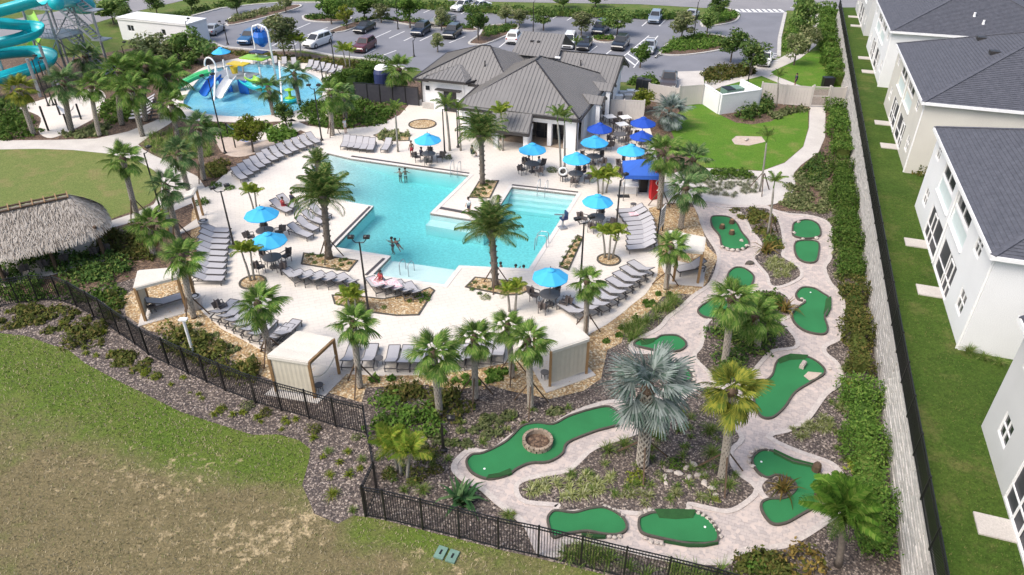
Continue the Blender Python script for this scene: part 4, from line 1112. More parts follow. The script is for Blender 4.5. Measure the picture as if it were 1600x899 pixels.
# side gablets on the right eave
for b in (4.6, 8.6):
    plane_roof('gablet_roof', [[(.9, b - .1, 3.55), (-1.1, b - .1, 3.5), (-1.1, b - 1.0, 3.02), (.0, b - 1.0, 3.02)], [(.9, b - .1, 3.55), (-1.1, b - .1, 3.5), (-1.1, b + .9, 3.02), (.0, b + .9, 3.02)]])
    k = MB(); k.bar(cl(-1.12, b - .1, 3.45), cl(-1.12, b - 1.05, 2.96), .1, .2); k.bar(cl(-1.12, b - .1, 3.45), cl(-1.12, b + .95, 2.96), .1, .2); k.obj('fascia', M['fascia'], t)
    MB().box(cl(-.75, b - .1, 1.55), (.35, 1.5, 2.95)).obj('bay_wall', M['stucco'], t)
    MB().box(cl(-.95, b - .4, 1.4), (.05, .35, 2.3)).obj('bay_window', M['glassd'], t)
    MB().box(cl(-.95, b + .3, 1.4), (.05, .35, 2.3)).obj('bay_window', M['glassd'], t)
# right rear wing, left wing, rear porch
plane_roof('wing_roof', [[(9, 13.6, 4.7), (-.8, 13.6, 4.7), (-.8, 10.2, 2.95), (9, 10.2, 2.95)], [(9, 13.6, 4.7), (-.8, 13.6, 4.7), (-.8, 17, 2.95), (9, 17, 2.95)]])
caps([((9, 13.6, 4.7), (-.85, 13.6, 4.7))])
k = MB(); k.bar(cl(-.86, 13.6, 4.6), cl(-.86, 10.1, 2.85), .1, .3); k.bar(cl(-.86, 13.6, 4.6), cl(-.86, 17.1, 2.85), .1, .3); k.obj('fascia', M['fascia'], t)
LA = (12.4, 9.7, 5.6); LB = (11.5, 9.7, 5.6)
plane_roof('wing_roof', [[(17.9, 5.7, 3), (8, 5.7, 3), LB, LA], [(17.9, 5.7, 3), (18.6, 15.3, 3), LA], [(18.6, 15.3, 3), (7, 15.3, 3), LB, LA], [(8, 5.7, 3), (7, 15.3, 3), LB]])
caps([((17.9, 5.7, 3), LA), (LA, LB), (LB, (8.4, 6.2, 3.2)), ((18.6, 15.3, 3), LA)])
plane_roof('porch_roof', [[(16.5, 5.0, 3.3), (12.3, 5.0, 3.3), (13.8, 7.4, 4.25)], [(16.5, 5.0, 3.3), (16.5, 8.4, 3.35), (13.8, 7.4, 4.25)], [(12.3, 5.0, 3.3), (12.1, 7.6, 3.5), (13.8, 7.4, 4.25)]])
plane_roof('porch_roof', [[(10.0, 15.2, 5.95), (5.5, 15.2, 5.95), (5.3, 12.0, 4.4), (10.2, 12.0, 4.4)], [(10.0, 15.2, 5.95), (5.5, 15.2, 5.95), (5.3, 19, 4.0), (10.2, 19, 4.0)]])
k = MB()
for a, b, z in (((18.0, 5.6), (16.4, 5.6), 2.9), ((16.6, 4.95), (12.2, 4.95), 3.2), ((16.6, 4.95), (16.6, 6.4), 3.2), ((12.2, 4.95), (11.6, 6.2), 3.2), ((18.0, 5.6), (18.7, 15.3), 2.9), ((12.3, 5.6), (11.3, 5.6), 2.9)): k.bar(cl(*a, z), cl(*b, z), .12, .22)
k.obj('fascia', M['fascia'], t)
# walls
k = MB()
def wl(a0, b0, a1, b1, z0=0., z1=2.9, th=.22): MB().bar(cl(a0, b0, (z0 + z1) / 2), cl(a1, b1, (z0 + z1) / 2), th, z1 - z0).obj('wall', M['stucco'], t)
wl(17.3, 6.2, 17.9, 15.0); wl(17.3, 6.25, 15.9, 6.25); wl(15.7, 5.6, 12.7, 5.6, 2.2, 3.2); wl(15.7, 5.62, 14.9, 5.62, 0, 2.2); wl(13.5, 5.62, 12.7, 5.62, 0, 2.2); wl(10.6, 1.4, 10.6, 6.2); wl(12.7, 5.7, 10.7, 5.9)
wl(15.9, 5.7, 15.9, 6.2); wl(.25, 2.5, .25, 12.0); wl(-.3, 12.0, -.3, 15.5); wl(.1, 10.6, -.3, 10.6)
k = MB(); k.prism([cl(*p)[:2] for p in ((-.35, 10.7), (-.35, 16.5), (-.25, 16.5), (-.25, 10.7))][::1], 2.6, 3.0)
k.add([cl(-.4, 10.6, 2.9), cl(-.4, 16.6, 2.9), cl(-.4, 13.6, 4.45)], [(0, 1, 2), (2, 1, 0)]); k.obj('gable_wall', M['stucco'], t)
# open front: columns and beam, dark glazing behind
def colm(c, d): MB().box(c, d).obj('column', M['stucco'], t)
colm(cl(.7, .25, 1.45), (1.15, .5, 2.9))
for a, w_ in ((4.55, .55), (2.6, .35), (7.6, .7), (10.3, .8)): colm(cl(a, .35, 1.05), (w_, .45, 2.1))
for a in (4.15, 6.85): colm(cl(a, -1.55, .75), (.4, .4, 1.5))
k = MB(); k.box(cl(5.9, .3, 2.5), (9.9, .4, .8)); k.box(cl(5.5, -1.55, 1.7), (2.9, .3, .45)); k.box(cl(4.2, -.65, 1.7), (.3, 1.5, .45)); k.box(cl(6.8, -.65, 1.7), (.3, 1.5, .45)); k.obj('beam', M['stucco'], t)
for a0, a1 in ((1.25, 2.4), (2.8, 4.25), (4.85, 7.2), (8.0, 9.9)):
    o = MB().box(cl((a0 + a1) / 2, 1.9, 1.05), (a1 - a0, .05, 2.1)).obj('window', M['glassd'], t)
    kk = MB()
    for i in range(3): kk.box(cl(a0 + (a1 - a0) * i / 2, 1.85, 1.05), (.06, .05, 2.1))
    for z in (.7, 1.4, 2.07): kk.box(cl((a0 + a1) / 2, 1.84, z), (a1 - a0, .05, .05))
    kk.obj('mullion', M['fascia'], o)
MB().box(cl(5.9, 1.1, .06), (10.2, 2.2, .04)).obj('porch_floor', M['brick'], t)
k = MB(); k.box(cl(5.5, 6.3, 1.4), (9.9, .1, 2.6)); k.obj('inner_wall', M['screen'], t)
o = MB().box(cl(14.2, 5.75, 1.08), (1.4, .06, 2.15)).obj('door', M['fascia'], t); MB().box(cl(14.55, 5.7, 1.1), (.5, .06, 1.6)).obj('pane', M['glassd'], o)
MB().box(cl(14.2, 5.3, 2.3), (2.6, .7, .1)).obj('door_canopy', M['fascia'], t)
o = MB().box(cl(16.75, 6.1, 2.05), (.5, .06, .5)).obj('window', M['trim'], t); MB().box(cl(16.75, 6.05, 2.05), (.42, .04, .42)).obj('pane', M['glassd'], o)
for a, b in ((17.4, 6.05), (10.65, 1.2), (.15, -.1)): MB().box(cl(a - .05, b - .05, 1.45), (.09, .09, 2.8)).obj('downpipe', M['fascia'], t)
MB().box(cl(16.4, 6.0, .3), (1.9, .4, .6)).obj('stone_base', M['blockwall'], t)
for a, b, z in ((6.4, 7.6, 5.0), (3.0, 12.0, 3.9), (15.6, 8.0, 3.6), (11.3, 7.6, 4.2)): pipe(t, cl(a, b, z), .55)
MB().box(cl(4.6, 9.3, 5.2), (.5, .25, .12)).obj('ridge_vent', M['trim'], t)
for a in (8.6, 7.9): MB().box(cl(a, 13.9, 5.35), (.3, .3, .14)).obj('roof_vent', M['fascia'], t)
# bar yard beside the right wing
for i, (px, py, lb) in enumerate([(1000, 128, 'left'), (1009, 130, 'right')]):
    p = P(px, py + 12); g = thing('outdoor_cooler', f'{lb} one of the two dark coolers in the bar yard beside the clubhouse', 'cooler', p, CA - R(90))
    MB().box((0, 0, .6), (.85, .7, 1.2)).obj('cabinet', M['fascia'], g); MB().box((0, -.37, .65), (.75, .04, 1.0)).obj('door', M['glassd'], g)
for i, (px, py) in enumerate([(973, 152), (985, 150), (996, 152), (966, 158), (981, 157)]):
    p = P(px, py + 4); tag(MB().box((0, 0, .4), (.7, .6, .8)).box((0, 0, .84), (.8, .7, .08)).obj('bar_counter', M['white'] if i % 2 else M['greystucco'], loc=p), f'{ORD[i]} pale bar cabinet in the yard right of the clubhouse counted from the back', 'cabinet', 'bar cabinets in the clubhouse yard')
# pump yard left of the clubhouse: black screen fence, filter tanks, clipped hedge
A, B = P(556, 158), P(655, 166)
d = B - A; L_ = d.length
t2 = thing('screen_fence', 'black screen fence of the pump yard left of the clubhouse', 'fence', A, math.atan2(d.y, d.x))
for i in range(6): MB().box((L_ * i / 5, 0, .95), (.09, .09, 1.95)).obj('post', M['blackmetal'], t2)
for i in range(5): MB().box((L_ * (i + .5) / 5, 0, .93), (L_ / 5 - .1, .04, 1.75)).obj('mesh_panel', M['screen'], t2)
MB().box((L_ / 2, 0, 1.88), (L_, .07, .07)).obj('rail', M['blackmetal'], t2)
p = P(600, 150); g = thing('filter_tank', 'tall navy filter tank with a white dome in the pump yard', 'tank', p)
MB().lathe([(.8, .1), (.85, .3), (.85, 2.4), (.7, 2.8)], 18).obj('vessel', M['bluecart'], g, smooth=False); MB().lathe([(.72, 2.8), (.6, 3.05), (.3, 3.2), (0, 3.25)], 18).obj('dome', M['white'], g); MB().tube([(.8, -.2, .3), (1.2, -.4, .5), (1.2, -.4, 2.0), (.8, -.1, 2.2)], .09).obj('pipe', M['white'], g)
for i, (px, py) in enumerate([(574, 150), (582, 152), (590, 153), (617, 156), (637, 157)]):
    p = P(px, py); tag(MB().box((0, 0, .35), (.9, .7, .7)).box((.1, 0, .8), (.5, .5, .3)).obj('pump_unit', [M['greystucco'], M['white'], M['bluecart']][i % 3], loc=p), f'{ORD[i]} pump unit from the left behind the black screen fence', 'pump', 'pump units in the pump yard')
# white service building at the upper left
A, B = P(192, 62), P(300, 74)
d = B - A; L_ = d.length; rz = math.atan2(d.y, d.x)
t3 = thing('service_building', 'long white flat roofed service building left of the car park', 'building', A, rz)
k = MB(); front_wall(k, L_, 2.7, [(1.4, 2.5, 1.2, 2.0), (7.0, 7.7, 1.1, 1.9)], .2); k.box((.1, 1.85, 1.35), (.2, 3.3, 2.7)); k.box((L_ - .1, 1.85, 1.35), (.2, 3.3, 2.7)); k.box((L_ / 2, 3.4, 1.35), (L_ - .4, .2, 2.7)); k.obj('wall', M['stucco'], t3)
windowpart(t3, 1.4, 2.5, 1.2, 2.0, 2, 1); windowpart(t3, 7.0, 7.7, 1.1, 1.9, 1, 1)
MB().box((L_ / 2, 1.75, 2.78), (L_ + .2, 3.7, .14)).box((L_ / 2, -.06, 2.7), (L_ + .24, .08, .26)).obj('roof', M['white'], t3)
# ---------------------------------------------------------------- palms
def fan_frond(seed, m, seg=24, pet=.46, blade=.58, stiff=.46, wid=.036, span=2.7):
    """a fan leaf of unit length along +x: stalk, then pleated segments whose tips hang"""
    g = np.random.default_rng(seed)
    V, Q = [], []
    def quad(a, b, c, d): o = len(V); V.extend([a, b, c, d]); Q.append((o, o + 1, o + 2, o + 3))
    def curve(x): return -stiff * x * x
    w = .012
    for i in range(3):
        x0, x1 = pet * i / 3, pet * (i + 1) / 3
        quad((x0, -w, curve(x0)), (x1, -w, curve(x1)), (x1, w, curve(x1)), (x0, w, curve(x0)))
    for j in range(seg):
        a = -span / 2 + span * j / (seg - 1)
        L_ = blade * (1 - .28 * abs(a) / (span / 2)) * g.uniform(.88, 1.08)
        hx = pet + .16 * (1 - abs(a) / (span / 2))
        d = np.array([math.cos(a), math.sin(a)]); n = np.array([-d[1], d[0]])
        p0 = np.array([hx, 0.]); z0 = curve(hx)
        prev = None
        for s, (t, ww) in enumerate(((0, .012), (.45, wid * .62), (.75, wid * .42), (1., .004))):
            q = p0 + d * L_ * t * (1 - .12 * t)
            z = z0 - (stiff * .9) * (t ** 1.9) * L_ * 1.25 - .05 * abs(math.sin(a)) * t + (.012 if j % 2 else -.012)
            A = (q[0] - n[0] * ww, q[1] - n[1] * ww, z - .01); B = (q[0] + n[0] * ww, q[1] + n[1] * ww, z + .01)
            if prev: quad(prev[0], A, B, prev[1])
            prev = (A, B)
    return npmesh('frond', np.array(V, float), np.array(Q), m)
def feather_frond(seed, m, n=26, droop=.55, leaf=.34, vee=.5, arch=.35, wid=.014, plume=False):
    """a feather leaf of unit length along +x, arching over, leaflets both sides"""
    g = np.random.default_rng(seed)
    V, Q = [], []
    def quad(a, b, c, d): o = len(V); V.extend([tuple(a), tuple(b), tuple(c), tuple(d)]); Q.append((o, o + 1, o + 2, o + 3))
    def pt(t):
        ang = arch - (arch + droop) * t ** 1.3
        return ang
    P_, x, z = [], 0., 0.
    K = 14
    for i in range(K + 1):
        P_.append((x, z)); a = pt(i / K); x += math.cos(a) / K; z += math.sin(a) / K
    for i in range(K):
        w = .014 * (1 - i / K) + .003
        (x0, z0), (x1, z1) = P_[i], P_[i + 1]
        quad((x0, -w, z0), (x1, -w, z1), (x1, w, z1), (x0, w, z0))
    for i in range(n):
        t = .14 + .86 * i / n
        f = t * K; k = min(K - 1, int(f)); u = f - k
        bx, bz = P_[k][0] + (P_[k + 1][0] - P_[k][0]) * u, P_[k][1] + (P_[k + 1][1] - P_[k][1]) * u
        L_ = leaf * math.sin(math.pi * min(1, (t * .9 + .12))) ** .6 * g.uniform(.85, 1.1)
        for sg in (-1, 1):
            sw = .55 + .35 * t
            up = vee * (1 if not plume else g.uniform(-1.2, 1.4))
            dv = np.array([sw, sg * 1.0, up * .6]); dv /= np.linalg.norm(dv)
            b = np.array([bx, 0, bz]); m1 = b + dv * L_ * .55; e = b + dv * L_ + np.array([0, 0, -.3 * L_ * droop - .05])
            wv = np.array([wid, 0, wid * .4])
            quad(b - wv * .6, b + wv * .6, m1 + wv, m1 - wv)
            quad(m1 - wv, m1 + wv, e + wv * .15, e - wv * .15)
    return npmesh('frond', np.array(V, float), np.array(Q), m)
FR = {'sabal': [fan_frond(s, M['sabal']) for s in range(3)], 'sabaly': [fan_frond(s + 9, M['sabaly']) for s in range(3)], 'sabald': [fan_frond(s + 5, M['sabald']) for s in range(3)],
      'dead': [fan_frond(21, M['deadfrond'], stiff=.5)], 'silver': [fan_frond(s + 30, M['silver'], 26, .42, .62, .3, .032, 3.0) for s in range(3)],
      'date': [feather_frond(s + 40, M['date'], 30, .75, .26, .5, .45, .012) for s in range(3)], 'xmas': [feather_frond(s + 50, M['xmas'], 18, .95, .36, .3, .45, .034) for s in range(3)],
      'foxtail': [feather_frond(s + 60, M['foxtail'], 30, .8, .22, .3, .35, .014, True) for s in range(3)], 'lush': [feather_frond(s + 70, M['lush'], 22, .85, .32, .5, .4, .036) for s in range(3)]}
def boots_mesh(h, r, m):
    """criss-crossed leaf bases up a cabbage palm trunk"""
    k = MB(); n = 7; rows = int(h / .17)
    for i in range(rows):
        z = .1 + i * .17
        for j in range(n):
            q = 2 * math.pi * (j + .5 * (i % 2)) / n
            c, s = math.cos(q), math.sin(q); tx, ty = -s, c
            rr = r * 1.02
            for sg in (-1, 1):
                a = Vector((rr * c + tx * sg * r * .42, rr * s + ty * sg * r * .42, z)); b = Vector((rr * 1.17 * c, rr * 1.17 * s, z + .19))
                k.bar(a, b, .07, .035, up=(c, s, 0))
    return k
def braces(t, h, spread, n=3, a0=.4):
    for i in range(n):
        q = a0 + 2 * math.pi * i / n
        MB().bar((spread * math.cos(q), spread * math.sin(q), 0.02), (.1 * math.cos(q), .1 * math.sin(q), h), .06).obj('brace', M['darkwood'], t)
def palm(label, base, crown, rpx, kind='sabal', n=26, stake=False, zb=0., boots=True, name='palm_tree', trunk=None, group=None, droopy=.0, old=2, thick=None, lean=True):
    b = P(*base, zb)
    h = max(.5, rise(base, crown[1], zb))
    cp = P(crown[0], crown[1], zb + h)
    off = Vector((cp.x - b.x, 0, 0)) if lean else Vector((0, 0, 0))
    if abs(off.x) > .45 * h: off.x = math.copysign(.45 * h, off.x)
    t = thing(name, label, 'palm tree', b, 0, group)
    r = rpx * mpp((b.x, b.y, zb + h))
    fan = kind in ('sabal', 'sabaly', 'sabald', 'silver')
    tr = thick or (max(.1, min(.19, r * .11)) if fan else max(.07, r * .075))
    top = off + Vector((0, 0, h))
    pts = [Vector((off.x * (s / 6) ** 1.5, 0, h * s / 6)) for s in range(7)]
    smoothk = kind in ('xmas', 'foxtail')
    MB().tube(pts, [tr * 1.25, tr * 1.02, tr, tr, tr, tr * .98, tr * (.8 if not smoothk else .55)], 10).obj('trunk', M['smoothtrunk' if smoothk else 'palmtrunk'], t, smooth=True)
    if fan and boots and h > 1.2:
        k = boots_mesh(h - .15, tr, None)
        for i, v in enumerate(k.v):
            s = max(0, v[2]) / h; k.v[i] = (v[0] + off.x * s ** 1.5, v[1], v[2])
        k.obj('leaf_bases', M['boot'], t, kind='stuff')
    if fan: MB().lathe([(tr * .8, -.35), (tr * 1.5, -.1), (r * (.12 if kind == 'silver' else .19), .05), (r * .1, .22), (0, .35)], 10, top).obj('crown_base', M['darkwood'], t)
    if kind == 'date':
        k = MB()
        for i in range(int(h / .09)):
            q = i * 2.4; z = .1 + i * .09
            if z > h - .1: break
            s = z / h
            k.bar((off.x * s ** 1.5 + tr * .95 * math.cos(q), tr * .95 * math.sin(q), z), (off.x * s ** 1.5 + tr * 1.3 * math.cos(q), tr * 1.3 * math.sin(q), z + .1), .1, .05)
        k.obj('leaf_bases', M['palmtrunk'], t, kind='stuff')
        MB().lathe([(tr * .9, -.45), (tr * 1.9, -.1), (tr * 1.5, .25), (0, .4)], 10, top).obj('crown_base', M['palmtrunk'], t)
    if smoothk:
        MB().tube([top - Vector((0, 0, .1)), top + Vector((0, 0, .35))], [tr * .7, tr * .4], 8).obj('crownshaft', M['midleaf'], t)
        top = top + Vector((0, 0, .3))
    fm = FR[kind]
    g = random.Random(hash(label) & 0xffff if False else sum(map(ord, label)))
    for i in range(n):
        f = (i + .5) / n
        if fan: el = R(84) - R(138 + droopy) * f ** 1.22
        elif kind == 'date': el = R(80) - R(98) * f
        else: el = R(72) - R(72) * f
        az = i * 2.39996 + g.uniform(-.25, .25)
        o = bpy.data.objects.new('frond', fm[i % len(fm)])
        COL.objects.link(o); o.parent = t; o.location = top + Vector((0, 0, g.uniform(-.06, .1) * r))
        o.rotation_euler = (g.uniform(-.3, .3), -el, az)
        s = (.78 + .26 * min(1, 2 * f) if fan else 1) * r * g.uniform(.84, 1.14) * (1.0 if fan else 1.0); o.scale = (s, s, s)
    for i in range(old if fan else 0):
        o = bpy.data.objects.new('frond', FR['dead'][0]); COL.objects.link(o); o.parent = t; o.location = top - Vector((0, 0, .12 * r))
        o.rotation_euler = (g.uniform(-.4, .4), R(62 + g.uniform(-8, 10)), g.uniform(0, 6.28)); s = r * .8; o.scale = (s, s, s); o['label'] = 'dry brown hanging frond'
    if stake: braces(t, min(1.5, h * .4), stake if stake is not True else .85)
    return t
def multi(label, bases, crown_dy, rpx, kind='xmas', n=9, zb=0.):
    """several thin stems from one clump"""
    b0 = P(*bases[len(bases) // 2][:2], zb)
    t = thing('palm_clump', label, 'palm tree', b0)
    g = random.Random(sum(map(ord, label)))
    for i, (bx, by) in enumerate(bases):
        b = P(bx, by, zb); h = rise((bx, by), by - crown_dy * g.uniform(.88, 1.08), zb)
        q = (i - (len(bases) - 1) / 2) * .14; o_ = b - b0
        pts = [o_ + Vector((q * h * (s / 4) ** 1.5, g.uniform(-.02, .02), h * s / 4)) for s in range(5)]
        MB().tube(pts, [.085, .07, .065, .06, .045], 8).obj('stem', M['smoothtrunk'], t, smooth=True)
        r = rpx * mpp((b.x, b.y, h))
        for j in range(n):
            el = R(70) - R(75) * (j + .5) / n
            f = bpy.data.objects.new('frond', FR[kind][j % 3]); COL.objects.link(f); f.parent = t; f.location = pts[-1]
            f.rotation_euler = (g.uniform(-.3, .3), -el, j * 2.4 + i * .9); s = r * g.uniform(.85, 1.1); f.scale = (s, s, s)
    return t
SAB = [  # base, crown, radius in the photograph, kind, fronds, stakes, label
 ((215, 340), (192, 249), 30, 'sabal', 26, .8, 'cabbage palm standing alone on the edge of the event lawn'),
 ((294, 297), (279, 240), 29, 'sabald', 26, 0, 'cabbage palm left of the upper left cabana roof'),
 ((281, 377), (259, 292), 30, 'sabald', 26, .8, 'cabbage palm whose trunk rises in front of the upper left cabana'),
 ((240, 400), (236, 352), 33, 'sabal', 28, 0, 'low cabbage palm in the shrubs right of the thatched hut'),
 ((303, 497), (284, 402), 34, 'sabal', 28, .85, 'cabbage palm beside the lower left cabana and its bin'),
 ((319, 282), (311, 200), 28, 'sabald', 26, .8, 'cabbage palm behind the tall lamp at the upper left deck corner'),
 ((278, 215), (267, 162), 26, 'sabal', 24, .7, 'staked cabbage palm on the bend of the upper left walk'),
 ((424, 560), (403, 476), 38, 'sabal', 30, .9, 'cabbage palm among the lower left loungers'),
 ((563, 606), (552, 506), 36, 'sabal', 30, .9, 'cabbage palm right of the front left cabana'),
 ((687, 648), (677, 553), 42, 'sabal', 32, 0, 'largest cabbage palm in the front shrub bed'),
 ((743, 624), (741, 530), 36, 'sabal', 30, .9, 'cabbage palm second from the left in the trio behind the front shrub bed'),
 ((800, 590), (793, 510), 32, 'sabal', 28, .8, 'cabbage palm partly hidden by the palm beside the front right cabana'),
 ((829, 638), (824, 533), 37, 'sabal', 30, .95, 'cabbage palm directly left of the front right cabana'),
 ((915, 525), (917, 440), 29, 'sabal', 26, .9, 'cabbage palm right of the front right cabana near the lamp post'),
 ((1040, 452), (1049, 386), 29, 'sabal', 28, .9, 'cabbage palm in front of the right hand cabana'),
 ((1030, 327), (1036, 240), 33, 'sabal', 28, .9, 'cabbage palm beside the red banner at the blue tent'),
 ((1064, 325), (1083, 250), 31, 'sabald', 26, .7, 'bluish cabbage palm behind the red banner palm'),
 ((1063, 358), (1072, 294), 32, 'sabald', 26, 0, 'cabbage palm behind the white sign board'),
 ((1131, 571), (1143, 468), 40, 'sabal', 32, 0, 'tall cabbage palm on the shrub island of the golf course'),
 ((1183, 545), (1180, 494), 38, 'sabal', 30, 0, 'shorter cabbage palm leaning right beside the tall one on the shrub island'),
 ((1127, 748), (1144, 612), 50, 'sabaly', 34, 1.1, 'yellowish cabbage palm right of the big silver palm'),
 ((53, 211), (29, 140), 27, 'sabaly', 24, 0, 'yellowing cabbage palm left of the hammock posts'),
 ((113, 206), (99, 130), 31, 'sabald', 26, 0, 'cabbage palm between the hammock posts'),
 ((156, 213), (142, 135), 24, 'sabal', 24, 0, 'cabbage palm on the round mulch bed right of the hammocks'),
 ((191, 196), (186, 112), 32, 'sabal', 26, 0, 'cabbage palm in the tall grove left of the splash pool'),
 ((223, 213), (205, 140), 30, 'sabal', 26, 0, 'tall slim cabbage palm at the edge of the upper left walk'),
 ((228, 190), (228, 105), 30, 'sabal', 26, 0, 'cabbage palm in the grove behind the stacked beach chairs'),
 ((252, 186), (262, 118), 33, 'sabal', 28, 0, 'cabbage palm whose crown reaches the splash pool deck'),
 ((129, 122), (153, 88), 26, 'sabald', 26, 0, 'bushy palm at the foot of the slide tower'),
 ((427, 180), (419, 138), 23, 'sabald', 22, 0, 'left palm at the near edge of the splash pool'),
 ((468, 163), (460, 116), 23, 'sabald', 22, 0, 'right palm at the near edge of the splash pool'),
 ((520, 212), (515, 146), 26, 'sabal', 24, .7, 'left palm of the pair in the bed behind the upper lounger row'),
 ((541, 192), (535, 148), 24, 'sabald', 24, .7, 'right palm of the pair in the bed behind the upper lounger row'),
 ((627, 158), (623, 109), 28, 'sabal', 28, 0, 'cabbage palm rising in front of the pump yard'),
 ((205, 130), (212, 98), 24, 'sabal', 22, 0, 'palm with a low crown behind the left grove'),
]
for base, crown, r, kind, n, st, lb in SAB: palm(lb, base, crown, r, kind, n, st)
palm('big silver blue fan palm in the middle of the golf course', (1003, 728), (1013, 606), 76, 'silver', 31, 1.3, droopy=20, thick=.22, old=3)
palm('silver blue fan palm on the side lawn behind the royal blue parasols', (1050, 200), (1047, 176), 31, 'silver', 30, 0, thick=.2, old=2)
palm('date palm left of the main pool with a dark crown', (515, 405), (506, 312), 60, 'date', 44, .9, thick=.2)
palm('date palm on the planter between the pool and the clubhouse', (754, 290), (752, 216), 47, 'date', 42, 0, thick=.19)
palm('date palm at the near right edge of the main pool', (774, 449), (768, 364), 57, 'date', 40, .9, thick=.19)
palm('dark date palm behind the loungers left of the main pool', (497, 300), (497, 256), 26, 'date', 28, 0, thick=.14)
palm('foxtail palm left of the clubhouse front', (703, 236), (697, 172), 25, 'foxtail', 13, 0, boots=False)
palm('foxtail palm close behind the first one left of the clubhouse front', (720, 236), (716, 176), 20, 'foxtail', 11, 0)
palm('foxtail palm against the clubhouse front wall', (786, 236), (783, 184), 22, 'xmas', 12, 0)
palm('left stem of the twin palms before the clubhouse corner', (876, 272), (871, 188), 22, 'foxtail', 11, 0)
palm('right stem of the twin palms before the clubhouse corner', (882, 270), (882, 190), 21, 'foxtail', 11, 0)
palm('dark young palm in the small gravel bed behind the upper pool edge', (622, 238), (618, 178), 20, 'foxtail', 14, 0)
palm('slender palm in the white flower bed right of the blue tent', (1187, 300), (1198, 221), 19, 'foxtail', 11, .9)
palm('slender staked palm at the top of the golf island', (1199, 368), (1209, 292), 22, 'foxtail', 12, .9)
palm('small palm in front of the long beige fence', (1213, 168), (1216, 124), 14, 'foxtail', 10, 0)
palm('small palm in front of the clubhouse car park island', (899, 92), (900, 70), 12, 'foxtail', 12, 0)
palm('feathery palm at the lower right corner beside the hedge', (1309, 884), (1316, 806), 72, 'lush', 22, 0, thick=.12)
multi('clump of three lime palms in the round planter by the right lounger column', [(945, 404), (951, 407), (957, 405)], 44, 22)
multi('clump of three lime palms behind the light blue parasol by the steps', [(935, 302), (941, 304), (947, 302)], 26, 22)
multi('pair of lime palms in the round planter by the left parasols', [(392, 440), (398, 439)], 46, 22)
multi('small lime palm pair above the left parasols', [(397, 330), (402, 331)], 28, 18)
multi('pair of lime palms beside the near right pool palm', [(796, 487), (805, 487)], 34, 22)
multi('yellow lime palm behind the front left palm', [(548, 488), (556, 488)], 24, 25)
multi('clump of three yellow green palms behind the front fence corner', [(622, 736), (627, 743), (637, 751)], 44, 40)
multi('pair of lime palms beside the maroon car', [(541, 106), (547, 107)], 26, 16)
multi('pair of lime palms left of the white minivan', [(464, 92), (471, 92)], 28, 16)
# ---------------------------------------------------------------- broadleaf trees
def crown_mesh(name, m, seed, n=1500, leaf=.1, clumps=16, tall=1.0, open_=.5):
    g = np.random.default_rng(seed)
    V = []
    c = g.normal(size=(clumps, 3)); c /= np.linalg.norm(c, axis=1)[:, None]; c *= (g.random(clumps) ** .4)[:, None] * .72
    c[:, 2] = c[:, 2] * tall + .1
    per = n // clumps
    P_, D_ = [], []
    for q in c:
        r = g.uniform(.2, .42)
        d = g.normal(size=(per, 3)); d /= np.linalg.norm(d, axis=1)[:, None]
        P_.append(q + d * (r * (open_ + (1 - open_) * g.random(per)))[:, None]); D_.append(d)
    v, q = leaf_quads(np.concatenate(P_), leaf, .3, .6, g, np.concatenate(D_))
    return npmesh(name, v, q, m)
CROWN = {}
for nm, mm in (('oak', 'oak'), ('olive', 'oliveleaf'), ('dark', 'darkleaf'), ('lime', 'limeleaf'), ('mid', 'midleaf')):
    CROWN[nm] = [crown_mesh('crown', M[mm], 100 + 7 * s + len(nm), 2200, .075, 19) for s in range(3)]
CROWN['tall'] = [crown_mesh('crown', M['oak'], 140 + s, 2600, .075, 24, 1.0, .45) for s in range(2)]
def tree(label, base, top, wpx, kind='oak', zb=0., squash=1., trunkh=.45, group='trees planted round the car park'):
    """base and crown top in the photograph, crown width in photograph pixels"""
    b = P(*base, zb); h = max(1.2, rise(base, top, zb))
    t = thing('shade_tree', label, 'tree', b, 0, group)
    r = wpx / 2 * 1.42 * mpp((b.x, b.y, h * .7)); rz = h * (1 - trunkh) / 2 * 1.4
    g = random.Random(sum(map(ord, label)))
    zc = h - rz * .95
    k = MB()
    k.tube([(0, 0, 0), (.03, .02, zc * .5), (0, .03, zc)], [.09 * h / 4 + .03, .06 * h / 4 + .02, .04], 8)
    for i in range(5):
        q = i * 1.3 + g.random(); k.tube([(.01, .01, zc * .55 + i * .1), (r * .3 * math.cos(q), r * .3 * math.sin(q), zc * .9), (r * .55 * math.cos(q), r * .55 * math.sin(q), zc + rz * .3)], [.035, .025, .012], 5)
    k.obj('trunk', M['bark'], t)
    o = link('crown', CROWN[kind][g.randrange(len(CROWN[kind]))], t, None, (0, 0, zc), g.uniform(0, 6.28), (r * 1.05, r * 1.05, rz * 1.05))
    return t
